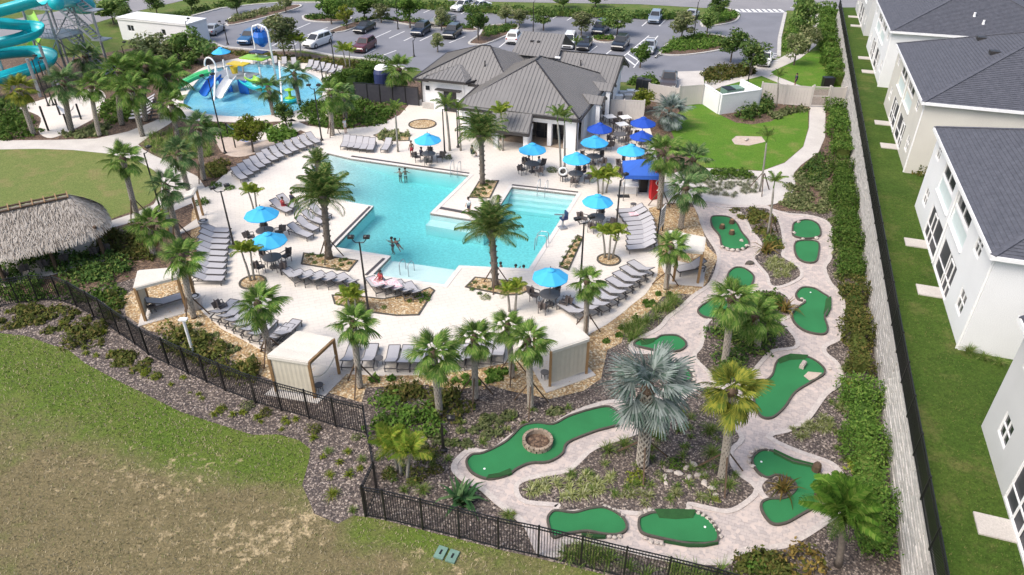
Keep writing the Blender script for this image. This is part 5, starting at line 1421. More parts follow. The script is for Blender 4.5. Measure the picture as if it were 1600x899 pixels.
for a in [((178, 38), -6, 56, 'oak', 'broad dark tree right of the slide tower beside the side road'), ((200, 50), 6, 26, 'oak', 'small tree between the side road and the service building'), ((246, 24), -12, 30, 'oak', 'tree on the verge of the side road above the service building'),
          ((300, 18), -14, 28, 'dark', 'tree at the top edge left of the car park entrance'), ((371, 22), -12, 30, 'oak', 'tree on the round island left of the car park'), ((445, 92), 22, 52, 'olive', 'airy olive tree left of the white minivan'),
          ((447, 20), -6, 22, 'olive', 'thin tree behind the airy olive tree'), ((518, 38), -8, 34, 'mid', 'green tree left of the black sedan'), ((542, 46), 8, 22, 'lime', 'yellowing sapling left of the black sedan'), ((570, 32), -10, 38, 'mid', 'green tree behind the black sedan'),
          ((596, 36), 6, 26, 'olive', 'sparse tree on the long parking island'), ((641, 44), -8, 36, 'mid', 'green tree above the navy car'), ((684, 82), 52, 20, 'olive', 'small round sapling in front of the near black car'), ((690, 48), 12, 24, 'olive', 'grey green sapling before the tan pickup'),
          ((747, 64), 12, 36, 'dark', 'dense upright tree on the kerbed island behind the clubhouse'), ((790, 38), 8, 24, 'olive', 'bare looking tree right of the dense upright one'), ((811, 42), 14, 28, 'olive', 'thin tree behind the white hatchback'), ((849, 48), 8, 32, 'oak', 'round tree behind the clubhouse porch roof'),
          ((908, 56), 18, 36, 'olive', 'loose tree between the van and the dark minivan'), ((964, 56), 14, 42, 'oak', 'round tree right of the dark minivan'), ((1064, 64), 18, 38, 'olive', 'grey leaved tree on the planted island beside the drive'), ((1104, 54), 12, 28, 'oak', 'upright tree right of the grey leaved one'),
          ((1120, 36), -8, 30, 'dark', 'dark tree at the top of the entrance corner island'), ((1141, 98), 46, 42, 'dark', 'dark tree beside the lamp behind the bin enclosure'), ((1173, 118), 62, 46, 'oak', 'rounded tree right of the dark one behind the bin enclosure'), ((1000, 106), 66, 28, 'mid', 'narrow tree between the silver car and the bar yard'),
          ((1245, 76), -16, 36, 'tall', 'tall dense tree beside the entry walk'), ((1240, 102), 52, 34, 'olive', 'wispy tree where the entry walks meet'), ((1262, 82), 36, 30, 'olive', 'thin flowering tree beside the trimmed hedge'), ((1004, 176), 140, 34, 'lime', 'yellow green young tree above the royal blue parasols'),
          ((246, 96), 48, 58, 'olive', 'round grey green shrub tree in front of the service building'), ((303, 100), 44, 58, 'oak', 'round green shrub tree right of the service building'), ((396, 238), 182, 42, 'lime', 'small yellow tree beside the hammocks'), ((270, 92), 60, 30, 'dark', 'dark shrub tree between the two round ones'),
          ((448, 200), 158, 30, 'dark', 'dark small tree at the near edge of the splash pool'), ((880, 14), -12, 34, 'dark', 'clipped tree at the top edge above the car park'), ((930, 12), -14, 30, 'oak', 'tree at the top edge right of the clipped one')]:
    tree(a[4], a[0], a[1], a[2], a[3], trunkh=.08 if 'shrub tree' in a[4] else .4)
# ---------------------------------------------------------------- shrubs, hedges and planted masses
BUSH = {nm: [bush_mesh('foliage', M[mm], 200 + s + 11 * i, 300, lf) for s in range(3)] for i, (nm, mm, lf) in enumerate([('dark', 'darkleaf', .14), ('mid', 'midleaf', .14), ('lime', 'limeleaf', .14), ('bronze', 'bronzeleaf', .12), ('olive', 'oliveleaf', .12), ('croton', 'croton', .11)])}
def grassmesh(nm, m, seed, n=90, spread=.8, w=.02):
    g = np.random.default_rng(seed); v, q = blades(n, g, 1., spread, w); return npmesh(nm, v, q, m)
GRASS = {'grass': [grassmesh('blades', M['grassclump'], 300 + s, 110) for s in range(3)], 'lirio': [grassmesh('blades', M['lirio'], 310 + s, 60, 1.1, .035) for s in range(3)],
         'agave': [grassmesh('leaves', M['agave'], 320, 34, 1.0, .075)], 'spiky': [grassmesh('leaves', M['croton'], 330 + s, 30, .95, .05) for s in range(2)], 'limegrass': [grassmesh('blades', M['limeleaf'], 340, 80, 1.0, .025)]}
def shrub(label, px, py, rpx, kind, name='shrub', hs=.9, group=None, zb=0., cat='shrub'):
    p = P(px, py, zb); r = rpx * mpp(p)
    src = BUSH.get(kind) or GRASS[kind]
    o = link(name, src[int(px + py) % len(src)], None, None, p, (px * 3.7 + py) % 6.28, (r, r, r * hs) if kind in BUSH else (r * 1.15,) * 3)
    return tag(o, label, cat, group)
for a in [(228, 581, 10, 'lime', 'bright lime shrub in the grey mulch left of its twin'), (244, 590, 11, 'lime', 'bright lime shrub in the grey mulch right of its twin'), (345, 641, 10, 'lime', 'lime shrub in the grey mulch under the middle of the curved fence'),
          (316, 624, 7, 'limegrass', 'small pale green tuft left of the lime shrub under the curved fence'), (297, 615, 5, 'limegrass', 'tiny green tuft farther left in the grey mulch'), (388, 636, 13, 'olive', 'grey green shrub at the foot of the curved fence left of the fence posts'),
          (415, 646, 12, 'bronze', 'dull green shrub at the foot of the front left cabana fence'), (492, 672, 13, 'bronze', 'bronze green shrub under the fence before the corner'), (440, 672, 7, 'limegrass', 'green tuft in the mulch left of the bronze green shrub'),
          (520, 775, 17, 'limegrass', 'largest green tuft in the mulch left of the low fence corner'), (516, 744, 12, 'limegrass', 'green tuft just above the largest one by the low fence corner'), (513, 708, 12, 'grass', 'grassy tuft in the mulch left of the end-on fence'), (548, 738, 8, 'grass', 'small tuft between the mulch path and the end-on fence'),
          (566, 720, 12, 'grass', 'narrow grass tuft close to the end-on fence'), (552, 800, 12, 'grass', 'grass tuft against the low fence corner'), (556, 685, 9, 'olive', 'small grey shrub by the upper fence corner'),
          (670, 712, 20, 'bronze', 'round bronze shrub right of the yellow green palms'), (680, 735, 14, 'bronze', 'second bronze shrub right of the yellow green palms'), (652, 745, 21, 'bronze', 'bronze shrub in front of the yellow green palm stems'), (608, 742, 14, 'bronze', 'bronze shrub left of the yellow green palm stems'), (632, 768, 13, 'grass', 'grass tuft behind the front fence left of the broad leaved plant'), (661, 770, 19, 'grass', 'large grass tuft behind the front fence beside the broad leaved plant'),
          (794, 808, 17, 'grass', 'grass tuft behind the front fence where the golf path bends'), (802, 805, 9, 'limegrass', 'lime tuft beside the grass tuft at the golf path bend'), (1258, 884, 40, 'croton', 'large yellow spotted shrub at the lower right behind the fence'), (1215, 893, 24, 'bronze', 'bronze shrub left of the large yellow spotted one'), (1182, 887, 22, 'mid', 'green shrub behind the end of the front fence'),
          (996, 748, 17, 'lime', 'lime shrub at the foot of the big silver palm'), (1055, 728, 16, 'mid', 'green leafy shrub at the top of the dry boulder stream'), (1030, 742, 9, 'olive', 'small shrub left of the dry boulder stream'), (1118, 782, 8, 'lime', 'small lime shrub below the dry boulder stream'), (1138, 762, 20, 'grass', 'grass clump at the foot of the yellowish cabbage palm'),
          (1112, 712, 24, 'grass', 'tall grass clump left of the yellowish cabbage palm trunk'), (1108, 678, 24, 'grass', 'tall grass clump behind the yellowish cabbage palm trunk'), (950, 708, 22, 'grass', 'dark grass clump left of the big silver palm trunk'), (976, 700, 22, 'grass', 'dark grass clump close to the big silver palm trunk'), (1028, 686, 22, 'grass', 'grass clump right of the big silver palm trunk'), (1016, 704, 16, 'grass', 'low grass clump right of the big silver palm foot'),
          (1226, 488, 29, 'spiky', 'red brown spiky plant on the shrub island by the stone nib'), (1222, 768, 33, 'spiky', 'bronze spiky plant in the bed of the large lower right green'), (1196, 396, 27, 'spiky', 'bronze spiky plant on the upper golf island'), (1206, 380, 16, 'dark', 'dark round shrub beside the upper spiky plant'),
          (760, 466, 9, 'olive', 'small clipped shrub under the near pool palm'), (552, 478, 16, 'lime', 'lime shrub in the triangular planter by the lamp'), (662, 466, 13, 'mid', 'green shrub at the right tip of the triangular planter'), (640, 472, 6, 'mid', 'small shrub in the middle of the triangular planter'), (600, 482, 6, 'mid', 'small shrub at the left of the triangular planter'),
          (970, 272, 17, 'olive', 'yellowish shrub left of the blue tent'), (862, 268, 10, 'olive', 'small shrub beside the life ring'), (700, 248, 9, 'olive', 'low shrub at the foot of the foxtail palms'), (336, 292, 10, 'mid', 'round shrub at the base of the tall lamp by the upper cabana'), (360, 295, 9, 'mid', 'round shrub right of the tall lamp base'), (318, 318, 12, 'mid', 'leafy shrub beside the upper left cabana post'),
          (1440, 270, 22, 'bronze', 'shrub at the foot of the cream townhouse end wall'), ]:
    shrub(a[4], a[0], a[1], a[2], a[3], zb=ZT if a[0] > 1420 else 0.)
for a in [(1512, 553, 20, 'first'), (1535, 562, 17, 'second'), (1560, 570, 17, 'third')]: shrub(f'{a[3]} grass tuft from the corner along the bright white townhouse end wall', a[0], a[1], a[2], 'grass', zb=ZT, group='grass tufts at the white townhouse')
shrub('broad leaved dark green plant behind the front fence', 720, 786, 44, 'agave', 'broad_leaved_plant', cat='plant')
# clipped mounds in the deck planters
for bi, (nm, pts) in enumerate({'under the left pool palm': [(481, 400), (488, 398), (498, 401), (486, 406), (504, 400), (492, 411), (506, 410), (532, 408), (540, 406), (522, 417), (534, 415), (546, 412), (528, 421)], 'under the palm before the clubhouse': [(738, 307), (746, 306), (741, 302), (750, 301), (745, 297), (755, 296), (752, 291), (760, 290), (762, 284), (770, 285), (765, 294), (757, 303)],
      'in the narrow planter by the pool lift': [(902, 372), (906, 376), (897, 378), (902, 384), (892, 386), (898, 392), (888, 394), (893, 401), (882, 403), (888, 411), (877, 413), (884, 419)], 'under the near pool palm': [(735, 446), (742, 442), (738, 453), (748, 450), (757, 449), (766, 452), (786, 458), (750, 459), (800, 448), (812, 452)]}.items()):
    for i, (x, y) in enumerate(pts): shrub(f'{ORD[i]} clipped dark mound from the back left {nm}', x, y, 4.6, 'dark' if i % 3 else 'olive', 'clipped_mound', .9, f'clipped mounds {nm}', .05)
def mass(name, label, pix, kind, hgt, rad, dens=1.0, leaf=.1, per=70, zb=0., world=False, seed=0):
    """a planted mass nobody could count: clumps of leaves over the whole outline, one object"""
    poly = pix if world else wpoly(pix)
    g = np.random.default_rng(abs(hash(label)) % 1000 if False else sum(map(ord, label)) + seed)
    c = scatter(poly, dens / (rad * rad * 1.6), g)
    parts = []
    if kind in ('grass', 'lirio', 'palegrass', 'limegrass'):
        for q in c: parts.append(blades(int(per * .5), g, hgt * g.uniform(.75, 1.2), .95, .014 + .012 * (kind != 'grass'), c=(q[0], q[1], zb)))
        v, f = join(parts)
        m = {'grass': 'grassclump', 'lirio': 'lirio', 'palegrass': 'palegrass', 'limegrass': 'limeleaf'}[kind]
    else:
        n = len(c)
        p, d = clump_points(n * per, 1., g, 1.)
        s = np.repeat(rad * (.7 + .6 * g.random(n)), per); hh = np.repeat(hgt * (.6 + .55 * g.random(n)), per)
        base = np.repeat(c, per, 0)
        pts = np.stack([base[:, 0] + p[:, 0] * s, base[:, 1] + p[:, 1] * s, zb + p[:, 2] * hh], 1)
        v, f = leaf_quads(pts, leaf, .3, .55, g, d)
        m = {'dark': 'darkleaf', 'mid': 'midleaf', 'lime': 'limeleaf', 'bronze': 'bronzeleaf', 'olive': 'oliveleaf'}[kind]
    o = link(name, npmesh(name, v, f, M[m]))
    return tag(o, label, 'plants', None, 'stuff')
for nm, lb, pix, kd, h, r, dn in [
  ('shrub_mass', 'dense green shrubs filling the bed inside the front fence corner', [(582, 640), (600, 622), (640, 640), (690, 650), (684, 690), (640, 690), (600, 684), (586, 672)], 'mid', .75, .55, 1.3),
  ('shrub_mass', 'bronze green shrubs along the back of the bed inside the fence corner', [(576, 625), (600, 606), (680, 603), (716, 616), (732, 640), (722, 660), (690, 655), (640, 632), (600, 622)], 'bronze', .6, .5, 1.3),
  ('shrub_mass', 'dark low hedge along the inside of the curved fence', [(240, 517), (270, 512), (300, 521), (355, 546), (398, 572), (396, 598), (350, 588), (300, 566), (262, 552)], 'bronze', .75, .5, 1.5),
  ('ground_cover', 'sparse dull ground cover outside the left end of the curved fence', [(-40, 490), (30, 480), (95, 476), (140, 500), (120, 520), (70, 522), (0, 512)], 'bronze', .3, .4, .65),
  ('shrub_mass', 'dense green shrubs outside the left end of the curved fence', [(98, 515), (120, 498), (150, 505), (168, 516), (150, 536), (112, 545), (104, 530)], 'bronze', .55, .5, 1.4),
  ('ground_cover', 'low ground cover under the middle of the curved fence', [(180, 545), (205, 548), (240, 570), (225, 585), (185, 570), (160, 560)], 'bronze', .25, .35, .55),
  ('shrub_mass', 'mixed green shrubs in front of the thatched hut', [(-40, 420), (40, 402), (90, 395), (160, 400), (215, 405), (220, 425), (205, 445), (150, 450), (60, 446), (-40, 455)], 'dark', .7, .6, 1.2),
  ('shrub_mass', 'bronze shrubs right of the thatched hut', [(150, 395), (165, 372), (215, 352), (240, 372), (236, 405), (205, 412), (165, 405)], 'bronze', .7, .55, 1.2),
  ('shrub_mass', 'green shrubs along the inside of the left fence end', [(-30, 455), (60, 448), (130, 452), (190, 452), (188, 500), (150, 482), (110, 463), (0, 470)], 'mid', .6, .55, 1.0),
  ('ornamental_grass', 'dense ornamental grass strip beside the right hand gravel', [(968, 531), (978, 516), (1018, 491), (1038, 471), (1054, 463), (1060, 473), (1032, 496), (1014, 512), (986, 534)], 'grass', .85, .36, 1.6),
  ('shrub_mass', 'dark dense shrubs under the twin palms of the golf course', [(1108, 520), (1120, 502), (1150, 505), (1180, 492), (1208, 500), (1214, 530), (1205, 544), (1182, 564), (1160, 584), (1130, 590), (1112, 570), (1098, 552)], 'dark', .8, .6, 1.4),
  ('shrub_mass', 'shrubs at the top of the island with the twin palms', [(1150, 476), (1170, 464), (1205, 459), (1226, 468), (1216, 490), (1190, 488)], 'mid', .5, .4, 1.2),
  ('ground_cover', 'pale striped ground cover on the big mulch island', [(820, 768), (836, 757), (900, 745), (946, 735), (962, 748), (944, 772), (900, 779), (850, 781)], 'lirio', .42, .3, 1.3),
  ('ground_cover', 'pale striped ground cover in front of the boulder stream', [(960, 770), (1000, 770), (1060, 764), (1100, 776), (1090, 784), (1040, 790), (980, 788)], 'lirio', .38, .34, .8),
  ('ground_cover', 'striped ground cover on the mulch slope left of the big hedge', [(1216, 672), (1260, 664), (1300, 640), (1326, 625), (1334, 690), (1312, 702), (1268, 692)], 'lirio', .35, .34, .9),
  ('ground_cover', 'striped ground cover on the upper golf island', [(1195, 408), (1215, 404), (1240, 420), (1240, 434), (1210, 442)], 'lirio', .4, .3, 1.3),
  ('shrub_mass', 'mixed shrubs at the top of the upper golf island', [(1135, 329), (1190, 329), (1208, 345), (1216, 375), (1214, 392), (1195, 390), (1180, 358)], 'bronze', .45, .4, .9),
  ('ground_cover', 'sparse plants on the mulch between the garden walk and the long hedge', [(1232, 285), (1262, 268), (1285, 252), (1300, 290), (1316, 350), (1296, 345), (1270, 330), (1226, 322)], 'olive', .4, .4, .7),
  ('shrub_mass', 'dark shrubs inside the bend of the garden walk', [(1250, 270), (1282, 243), (1296, 262), (1290, 290), (1262, 290)], 'dark', .6, .45, 1.1),
  ('flower_bed', 'white flowering ground cover right of the blue tent', [(1086, 284), (1130, 276), (1180, 277), (1186, 300), (1150, 308), (1090, 308)], 'palegrass', .35, .34, 1.2),
  ('shrub_mass', 'green shrubs behind the white flower bed', [(1085, 272), (1130, 268), (1185, 272), (1182, 280), (1130, 279), (1088, 284)], 'mid', .5, .4, 1.3),
  ('tall_plants', 'tall dark leafed plants before the white bin enclosure', [(1143, 182), (1180, 172), (1196, 160), (1204, 168), (1196, 184), (1160, 190)], 'dark', 1.1, .42, 1.4),
  ('shrub_mass', 'low brown tipped shrubs along the long beige fence', [(1200, 178), (1240, 170), (1262, 168), (1262, 174), (1230, 180), (1204, 190)], 'olive', .45, .4, 1.0),
  ('shrub_mass', 'lush green bed between the splash pool and the upper loungers', [(463, 172), (500, 160), (560, 152), (612, 176), (606, 192), (570, 198), (525, 202), (480, 195)], 'mid', .6, .6, 1.4),
  ('shrub_mass', 'green bed on the small island beside the sandy hammock court', [(424, 206), (446, 196), (470, 200), (476, 208), (440, 222), (424, 222)], 'mid', .55, .45, 1.3),
  ('shrub_mass', 'shrubs on the planter behind the upper pool loungers', [(585, 212), (608, 206), (638, 211), (636, 219), (600, 220)], 'olive', .4, .35, 1.2),
  ('shrub_mass', 'yellow green shrubs at the far left above the walk', [(-60, 188), (20, 178), (44, 184), (60, 200), (62, 212), (0, 220), (-60, 222)], 'mid', .7, .6, 1.4),
  ('shrub_mass', 'dark shrubs at the far left below the slides', [(-40, 160), (10, 150), (40, 150), (44, 168), (20, 176), (-40, 182)], 'dark', .9, .7, 1.3),
  ('shrub_mass', 'shrubs on the mulch right of the hammock posts', [(96, 208), (130, 200), (165, 190), (178, 200), (160, 214), (110, 217)], 'olive', .4, .4, .8),
  ('shrub_mass', 'dense shrubs in the grove left of the splash pool', [(160, 168), (190, 150), (215, 160), (205, 190), (175, 194), (160, 184)], 'mid', .8, .6, 1.4),
  ('shrub_mass', 'shrubs behind the grove in front of the service building', [(150, 110), (200, 92), (300, 98), (300, 112), (262, 128), (200, 140), (160, 140)], 'dark', .9, .7, 1.3),
  ('ornamental_grass', 'grassy bed below the tall lamp of the upper walk', [(218, 224), (240, 210), (275, 206), (308, 214), (330, 226), (334, 246), (300, 250), (244, 242)], 'grass', .8, .42, 1.5),
  ('shrub_mass', 'shrub bed along the near edge of the splash deck', [(310, 196), (360, 194), (420, 196), (424, 206), (380, 214), (330, 216)], 'mid', .5, .5, 1.1),
  ('shrub_mass', 'dark shrubs along the right edge of the splash deck', [(505, 128), (545, 112), (560, 124), (556, 150), (530, 156), (512, 150)], 'mid', .7, .55, 1.1),
  ('shrub_mass', 'shrubs on the planted island beside the drive', [(1030, 86), (1060, 82), (1100, 78), (1140, 70), (1120, 58), (1088, 57), (1046, 68)], 'mid', .7, .6, 1.6),
  ('shrub_mass', 'shrubs on the entrance corner island', [(1100, 38), (1125, 37), (1148, 30), (1150, 22), (1120, 16), (1102, 26)], 'mid', .6, .6, 1.5),
  ('shrub_mass', 'hedge plants on the kerbed island behind the clubhouse', [(755, 60), (800, 48), (806, 42), (760, 46)], 'dark', .7, .5, 1.6),
  ('shrub_mass', 'hedge along the long parking island', [(520, 46), (580, 31), (640, 35), (735, 46), (735, 42), (640, 33), (596, 29), (570, 31)], 'dark', .6, .5, 1.5),
  ('shrub_mass', 'hedge on the left parking island', [(480, 31), (545, 31), (545, 28), (480, 26)], 'dark', .6, .5, 1.8),
  ('shrub_mass', 'shrubs on the round island left of the car park', [(358, 36), (400, 28), (450, 12), (420, 14), (370, 27)], 'olive', .7, .6, 1.5),
  ('shrub_mass', 'shrubs on the island behind the parking rows', [(928, 63), (958, 63), (956, 58), (932, 57)], 'mid', .5, .45, 1.6),
  ('shrub_mass', 'brown green shrubs behind the bin enclosure', [(1098, 118), (1120, 104), (1176, 108), (1180, 116), (1150, 122), (1110, 132)], 'bronze', .7, .5, 1.5),
  ('shrub_mass', 'hedge in front of the parked pickup', [(985, 124), (1018, 124), (1030, 132), (985, 134)], 'mid', .7, .45, 1.6),
  ('shrub_mass', 'plants along the kerb behind the splash deck loungers', [(340, 78), (400, 86), (475, 92), (545, 98), (590, 104), (580, 108), (470, 98), (340, 84)], 'bronze', .5, .45, 1.3),
  ('shrub_mass', 'green planting strip between the side road and the car park', [(225, 42), (300, 17), (360, 2), (440, -6), (430, 0), (345, 11), (298, 24), (285, 38), (240, 50)], 'dark', .8, .8, 1.4),
  ('shrub_mass', 'shrubs under the tall tree beside the entry walk', [(1226, 60), (1240, 22), (1256, 22), (1258, 50), (1248, 72), (1226, 84)], 'mid', .6, .6, 1.3),
  ('ornamental_grass', 'ornamental grass along the inside of the front fence', [(884, 858), (950, 862), (1040, 887), (1130, 894), (1130, 925), (1040, 912), (974, 896), (907, 880), (884, 872)], 'grass', .7, .36, 1.3),
  ('shrub_mass', 'yellow green shrubs behind the end of the front fence', [(1140, 882), (1180, 870), (1240, 870), (1240, 940), (1180, 940), (1140, 925)], 'bronze', .5, .45, 1.2),
  ('shrub_mass', 'loose yellow green shrubs in front of the lower wall hedge', [(1330, 606), (1346, 608), (1362, 790), (1350, 850), (1340, 780), (1334, 700)], 'lime', .7, .4, .5),
  ('shrub_mass', 'dark loose shrubs growing through the middle wall hedge', [(1322, 440), (1334, 450), (1346, 600), (1338, 690), (1326, 650), (1328, 560)], 'dark', .8, .45, .7),
  ('shrub_mass', 'loose green shrubs in front of the upper wall hedge', [(1302, 262), (1314, 262), (1326, 440), (1314, 446), (1306, 340)], 'olive', .7, .45, .6),
  ('wispy_grass', 'wispy grass tufts over the grey mulch outside the curved fence', [(0, 485), (120, 488), (240, 570), (350, 620), (560, 684), (580, 770), (560, 800), (490, 770), (488, 694), (300, 640), (120, 548), (0, 516)], 'limegrass', .28, .3, .13),
  ('wispy_grass', 'wispy grass tufts over the mulch of the big golf island', [(880, 745), (1000, 690), (1060, 640), (1110, 612), (1138, 640), (1150, 690), (1136, 720), (1172, 766), (1130, 790), (960, 792)], 'grass', .42, .3, .2),
  ('wispy_grass', 'wispy grass tufts over the mulch behind the longest green', [(600, 690), (700, 668), (790, 640), (905, 632), (850, 658), (780, 688), (710, 706), (690, 760), (610, 770)], 'grass', .36, .3, .22),
  ('wispy_grass', 'wispy grass tufts on the mulch between the path loops and the wall', [(1322, 530), (1330, 600), (1318, 660), (1330, 740), (1300, 700), (1270, 690), (1300, 620)], 'grass', .4, .3, .4),
  ('shrub_mass', 'bronze plants along the gravel left of the lower left cabana', [(165, 458), (188, 462), (194, 495), (176, 498)], 'bronze', .5, .4, 1.3),
  ('shrub_mass', 'bronze shrubs in the bed behind the upper left loungers', [(322, 262), (345, 250), (362, 256), (345, 276), (326, 282)], 'bronze', .5, .4, 1.3),
  ('ground_cover', 'low plants scattered over the gravel below the left loungers', [(300, 500), (345, 525), (400, 560), (396, 574), (345, 548), (300, 525)], 'olive', .22, .2, .22),
  ('ground_cover', 'low plants scattered over the gravel in front of the deck', [(575, 594), (680, 590), (740, 586), (800, 576), (810, 590), (740, 602), (660, 598)], 'mid', .25, .22, .4),
  ('ground_cover', 'low plants scattered over the right hand gravel', [(940, 540), (1000, 480), (1040, 450), (1060, 455), (1010, 482), (960, 535)], 'mid', .22, .2, .25),
  ('ground_cover', 'low plants in the mulch below the front shrub bed', [(620, 694), (700, 668), (760, 650), (860, 640), (900, 632), (860, 656), (800, 672), (740, 700), (700, 712)], 'olive', .25, .25, .3),
]: mass(nm, lb, pix, kd, h, r, dn, leaf=.11 if min(p[1] for p in pix) > 240 else .17, per=80 if min(p[1] for p in pix) > 240 else 36)
def hedge(label, pts, wid, hgt, kind='mid', dens=260, leaf=.1, group=None, zb=0.):
    """clipped hedge along pixel points: leaves over a box shaped run, solid core of dark leaf colour inside"""
    pts = [P(*p, zb) for p in pts]
    g = np.random.default_rng(sum(map(ord, label)))
    o0 = pts[0]
    t = thing('hedge', label, 'hedge', o0, 0, group)
    V = []; core = MB()
    for a, b in zip(pts, pts[1:]):
        d = b - a; L_ = d.length; u = np.array([d.x / L_, d.y / L_]); nn = np.array([-u[1], u[0]])
        ar = (wid + 2 * hgt) * L_
        n = int(ar * dens); s = -.15 + g.random(n) * (L_ + .3); q = g.random(n) * (wid + 2 * hgt)
        off = np.where(q < hgt, -wid / 2, np.where(q < hgt + wid, q - hgt - wid / 2, wid / 2))
        z = np.where(q < hgt, q, np.where(q < hgt + wid, hgt, wid + 2 * hgt - q))
        wob = .2 * np.sin(s * 2.1) + .15 * np.sin(s * 5.3 + 1) + .2 * np.sin(s * .9 + 2)
        nx = np.where(q < hgt, -1., np.where(q < hgt + wid, 0., 1.))
        pp = np.stack([a.x - o0.x + u[0] * s + nn[0] * (off + nx * wob), a.y - o0.y + u[1] * s + nn[1] * (off + nx * wob), z * (1 + .6 * wob) + .02], 1) + g.normal(size=(n, 3)) * np.array([.11, .11, .09]) * (.6 + .4 * wid)
        nr = np.stack([nn[0] * nx, nn[1] * nx, (nx == 0) * 1.], 1)
        V.append((pp, nr))
        e_ = d.normalized() * min(.35, L_ * .2); core.bar(a - o0 + e_ + Vector((0, 0, hgt * .45)), b - o0 - e_ + Vector((0, 0, hgt * .45)), wid * .62, hgt * .7)
    v, f = leaf_quads(np.concatenate([x[0] for x in V]), leaf, .3, .55, g, np.concatenate([x[1] for x in V]))
    link('foliage', npmesh('foliage', v, f, M[{'mid': 'midleaf', 'dark': 'darkleaf', 'bronze': 'bronzeleaf', 'lime': 'limeleaf', 'olive': 'oliveleaf'}[kind]]), t)
    core.obj('core', M['darkleaf'], t)
    return t
hedge('clipped dark hedge beside the pump yard left of the clubhouse', [(548, 147), (592, 120)], 1.7, 1.9, 'mid', 150, .12)
hedge('long clipped hedge between the entry walk and the wall', [(1291, 20), (1290, 60), (1298, 100), (1312, 136)], 1.5, 1.3, 'mid', 60, .16)
hedge('green hedge starting at the garden gate', [(1306, 172), (1312, 210), (1316, 250)], 1.5, .9, 'mid', 130, .11)
hedge('lush hedge along the block wall beside the upper greens', [(1314, 262), (1318, 320), (1323, 380), (1328, 440)], 1.2, .75, 'mid', 300, .08)
hedge('olive coloured hedge along the block wall beside the middle greens', [(1332, 452), (1337, 520), (1342, 590)], .95, .7, 'bronze', 220, .09)
hedge('bright green hedge along the block wall beside the lower greens', [(1343, 612), (1347, 690), (1354, 780), (1364, 870)], 1.25, .7, 'mid', 420, .07)
hedge('clipped hedge along the road behind the car park', [(500, 10), (640, 12), (800, 22), (960, 28), (1060, 30)], 1.6, .9, 'dark', 26, .22)
# mown blades on the nearest turf and loose stones in the nearest mulch
def tufts(name, label, poly, dens, L_, m, z, zmax=None, seed=0):
    g = np.random.default_rng(seed + 5)
    c = scatter(poly, dens, g); c = c[c[:, 1] < (zmax or 60)]; c = c[c[:, 1] > 9]
    n = len(c); az = g.random(n) * 6.283; s = L_ * (.6 + .8 * g.random(n)); ln = g.uniform(.2, .9, n)
    w = s * .16; dx, dy = np.cos(az), np.sin(az)
    a = np.stack([c[:, 0] - dy * w, c[:, 1] + dx * w, np.full(n, z)], 1); b = np.stack([c[:, 0] + dy * w, c[:, 1] - dx * w, np.full(n, z)], 1)
    e = np.stack([c[:, 0] + dx * s * ln, c[:, 1] + dy * s * ln, z + s * .7], 1)
    o = link(name, npmesh(name, np.stack([a, b, e], 1).reshape(-1, 3), np.arange(3 * n).reshape(n, 3), M[m]))
    return tag(o, label, 'grass', None, 'stuff')
M['dryblade'] = leafmat('dry blades', (.2, .17, .1), (.34, .29, .19), (.15, .16, .06), trans=.1)
M['greenblade'] = leafmat('green blades', (.06, .13, .02), (.12, .2, .035), (.2, .2, .07), trans=.2)
tufts('field_grass', 'loose dry grass blades over the rough field', FIELD, 90, .1, 'dryblade', .008, 34)
tufts('field_grass', 'green grass blades over the rough field near the mulch', wpoly([(0, 522), (110, 552), (230, 620), (400, 684), (480, 692), (478, 755), (430, 770), (330, 725), (180, 690), (60, 630), (0, 600)]), 60, .1, 'greenblade', .008, 34)
tufts('strip_grass', 'grass blades of the strip lawn beside the townhouses', [tuple(wp(-8, .5)[:2]), tuple(wp(28, .5)[:2]), tuple((wp(28, .5) + wn * 4.2)[:2]), tuple((wp(-8, .5) + wn * 3.8)[:2])], 130, .07, 'greenblade', ZT, 50)
def stones(name, label, poly, dens, seed, ymax=60):
    g = np.random.default_rng(seed); c = scatter(poly, dens, g); c = c[(c[:, 1] < ymax) & (c[:, 1] > 10) & ~inside(GP, c[:, 0], c[:, 1]) & ~inside(FIELD, c[:, 0], c[:, 1])]; n = len(c)
    s = .035 + .05 * g.random(n); az = g.random(n) * 6.28
    k = 4; ang = az[:, None] + np.arange(k) * 1.5708
    ring = np.stack([c[:, 0:1] + np.cos(ang) * s[:, None], c[:, 1:2] + np.sin(ang) * s[:, None] * .75, np.full((n, k), .012)], 2)
    top = np.stack([c[:, 0] + g.normal(size=n) * .01, c[:, 1], .012 + s * .9], 1)[:, None]
    v = np.concatenate([ring, top], 1).reshape(-1, 3); b = np.arange(n)[:, None] * 5
    f = np.concatenate([b + np.array([[i, (i + 1) % 4, 4]]) for i in range(4)])
    return tag(link(name, npmesh(name, v, f, M[name])), label, 'stones', None, 'stuff')
M['loose_mulch'] = leafmat('loose mulch stones', srgb('857a76'), srgb('564d4b'), srgb('9b9087'), .9, 0.)
M['loose_gravel'] = leafmat('loose gravel stones', srgb('d8bf94'), srgb('a88a62'), srgb('e8d8b8'), .9, 0.)
stones('loose_mulch', 'loose grey mulch stones in the beds along the front fence', wpoly([(0, 485), (120, 485), (300, 590), (573, 680), (1060, 600), (1330, 560), (1370, 780), (1180, 950), (571, 806), (485, 760), (480, 690), (230, 618), (80, 540), (0, 520)]), 14, 3)
stones('loose_gravel', 'loose tan gravel stones round the front of the deck', wpoly([(197, 470), (240, 515), (347, 557), (517, 613), (575, 604), (700, 606), (800, 610), (859, 622), (912, 610), (949, 548), (980, 500), (949, 507), (880, 548), (734, 582), (539, 588), (382, 536), (318, 493), (290, 460)]), 22, 4)
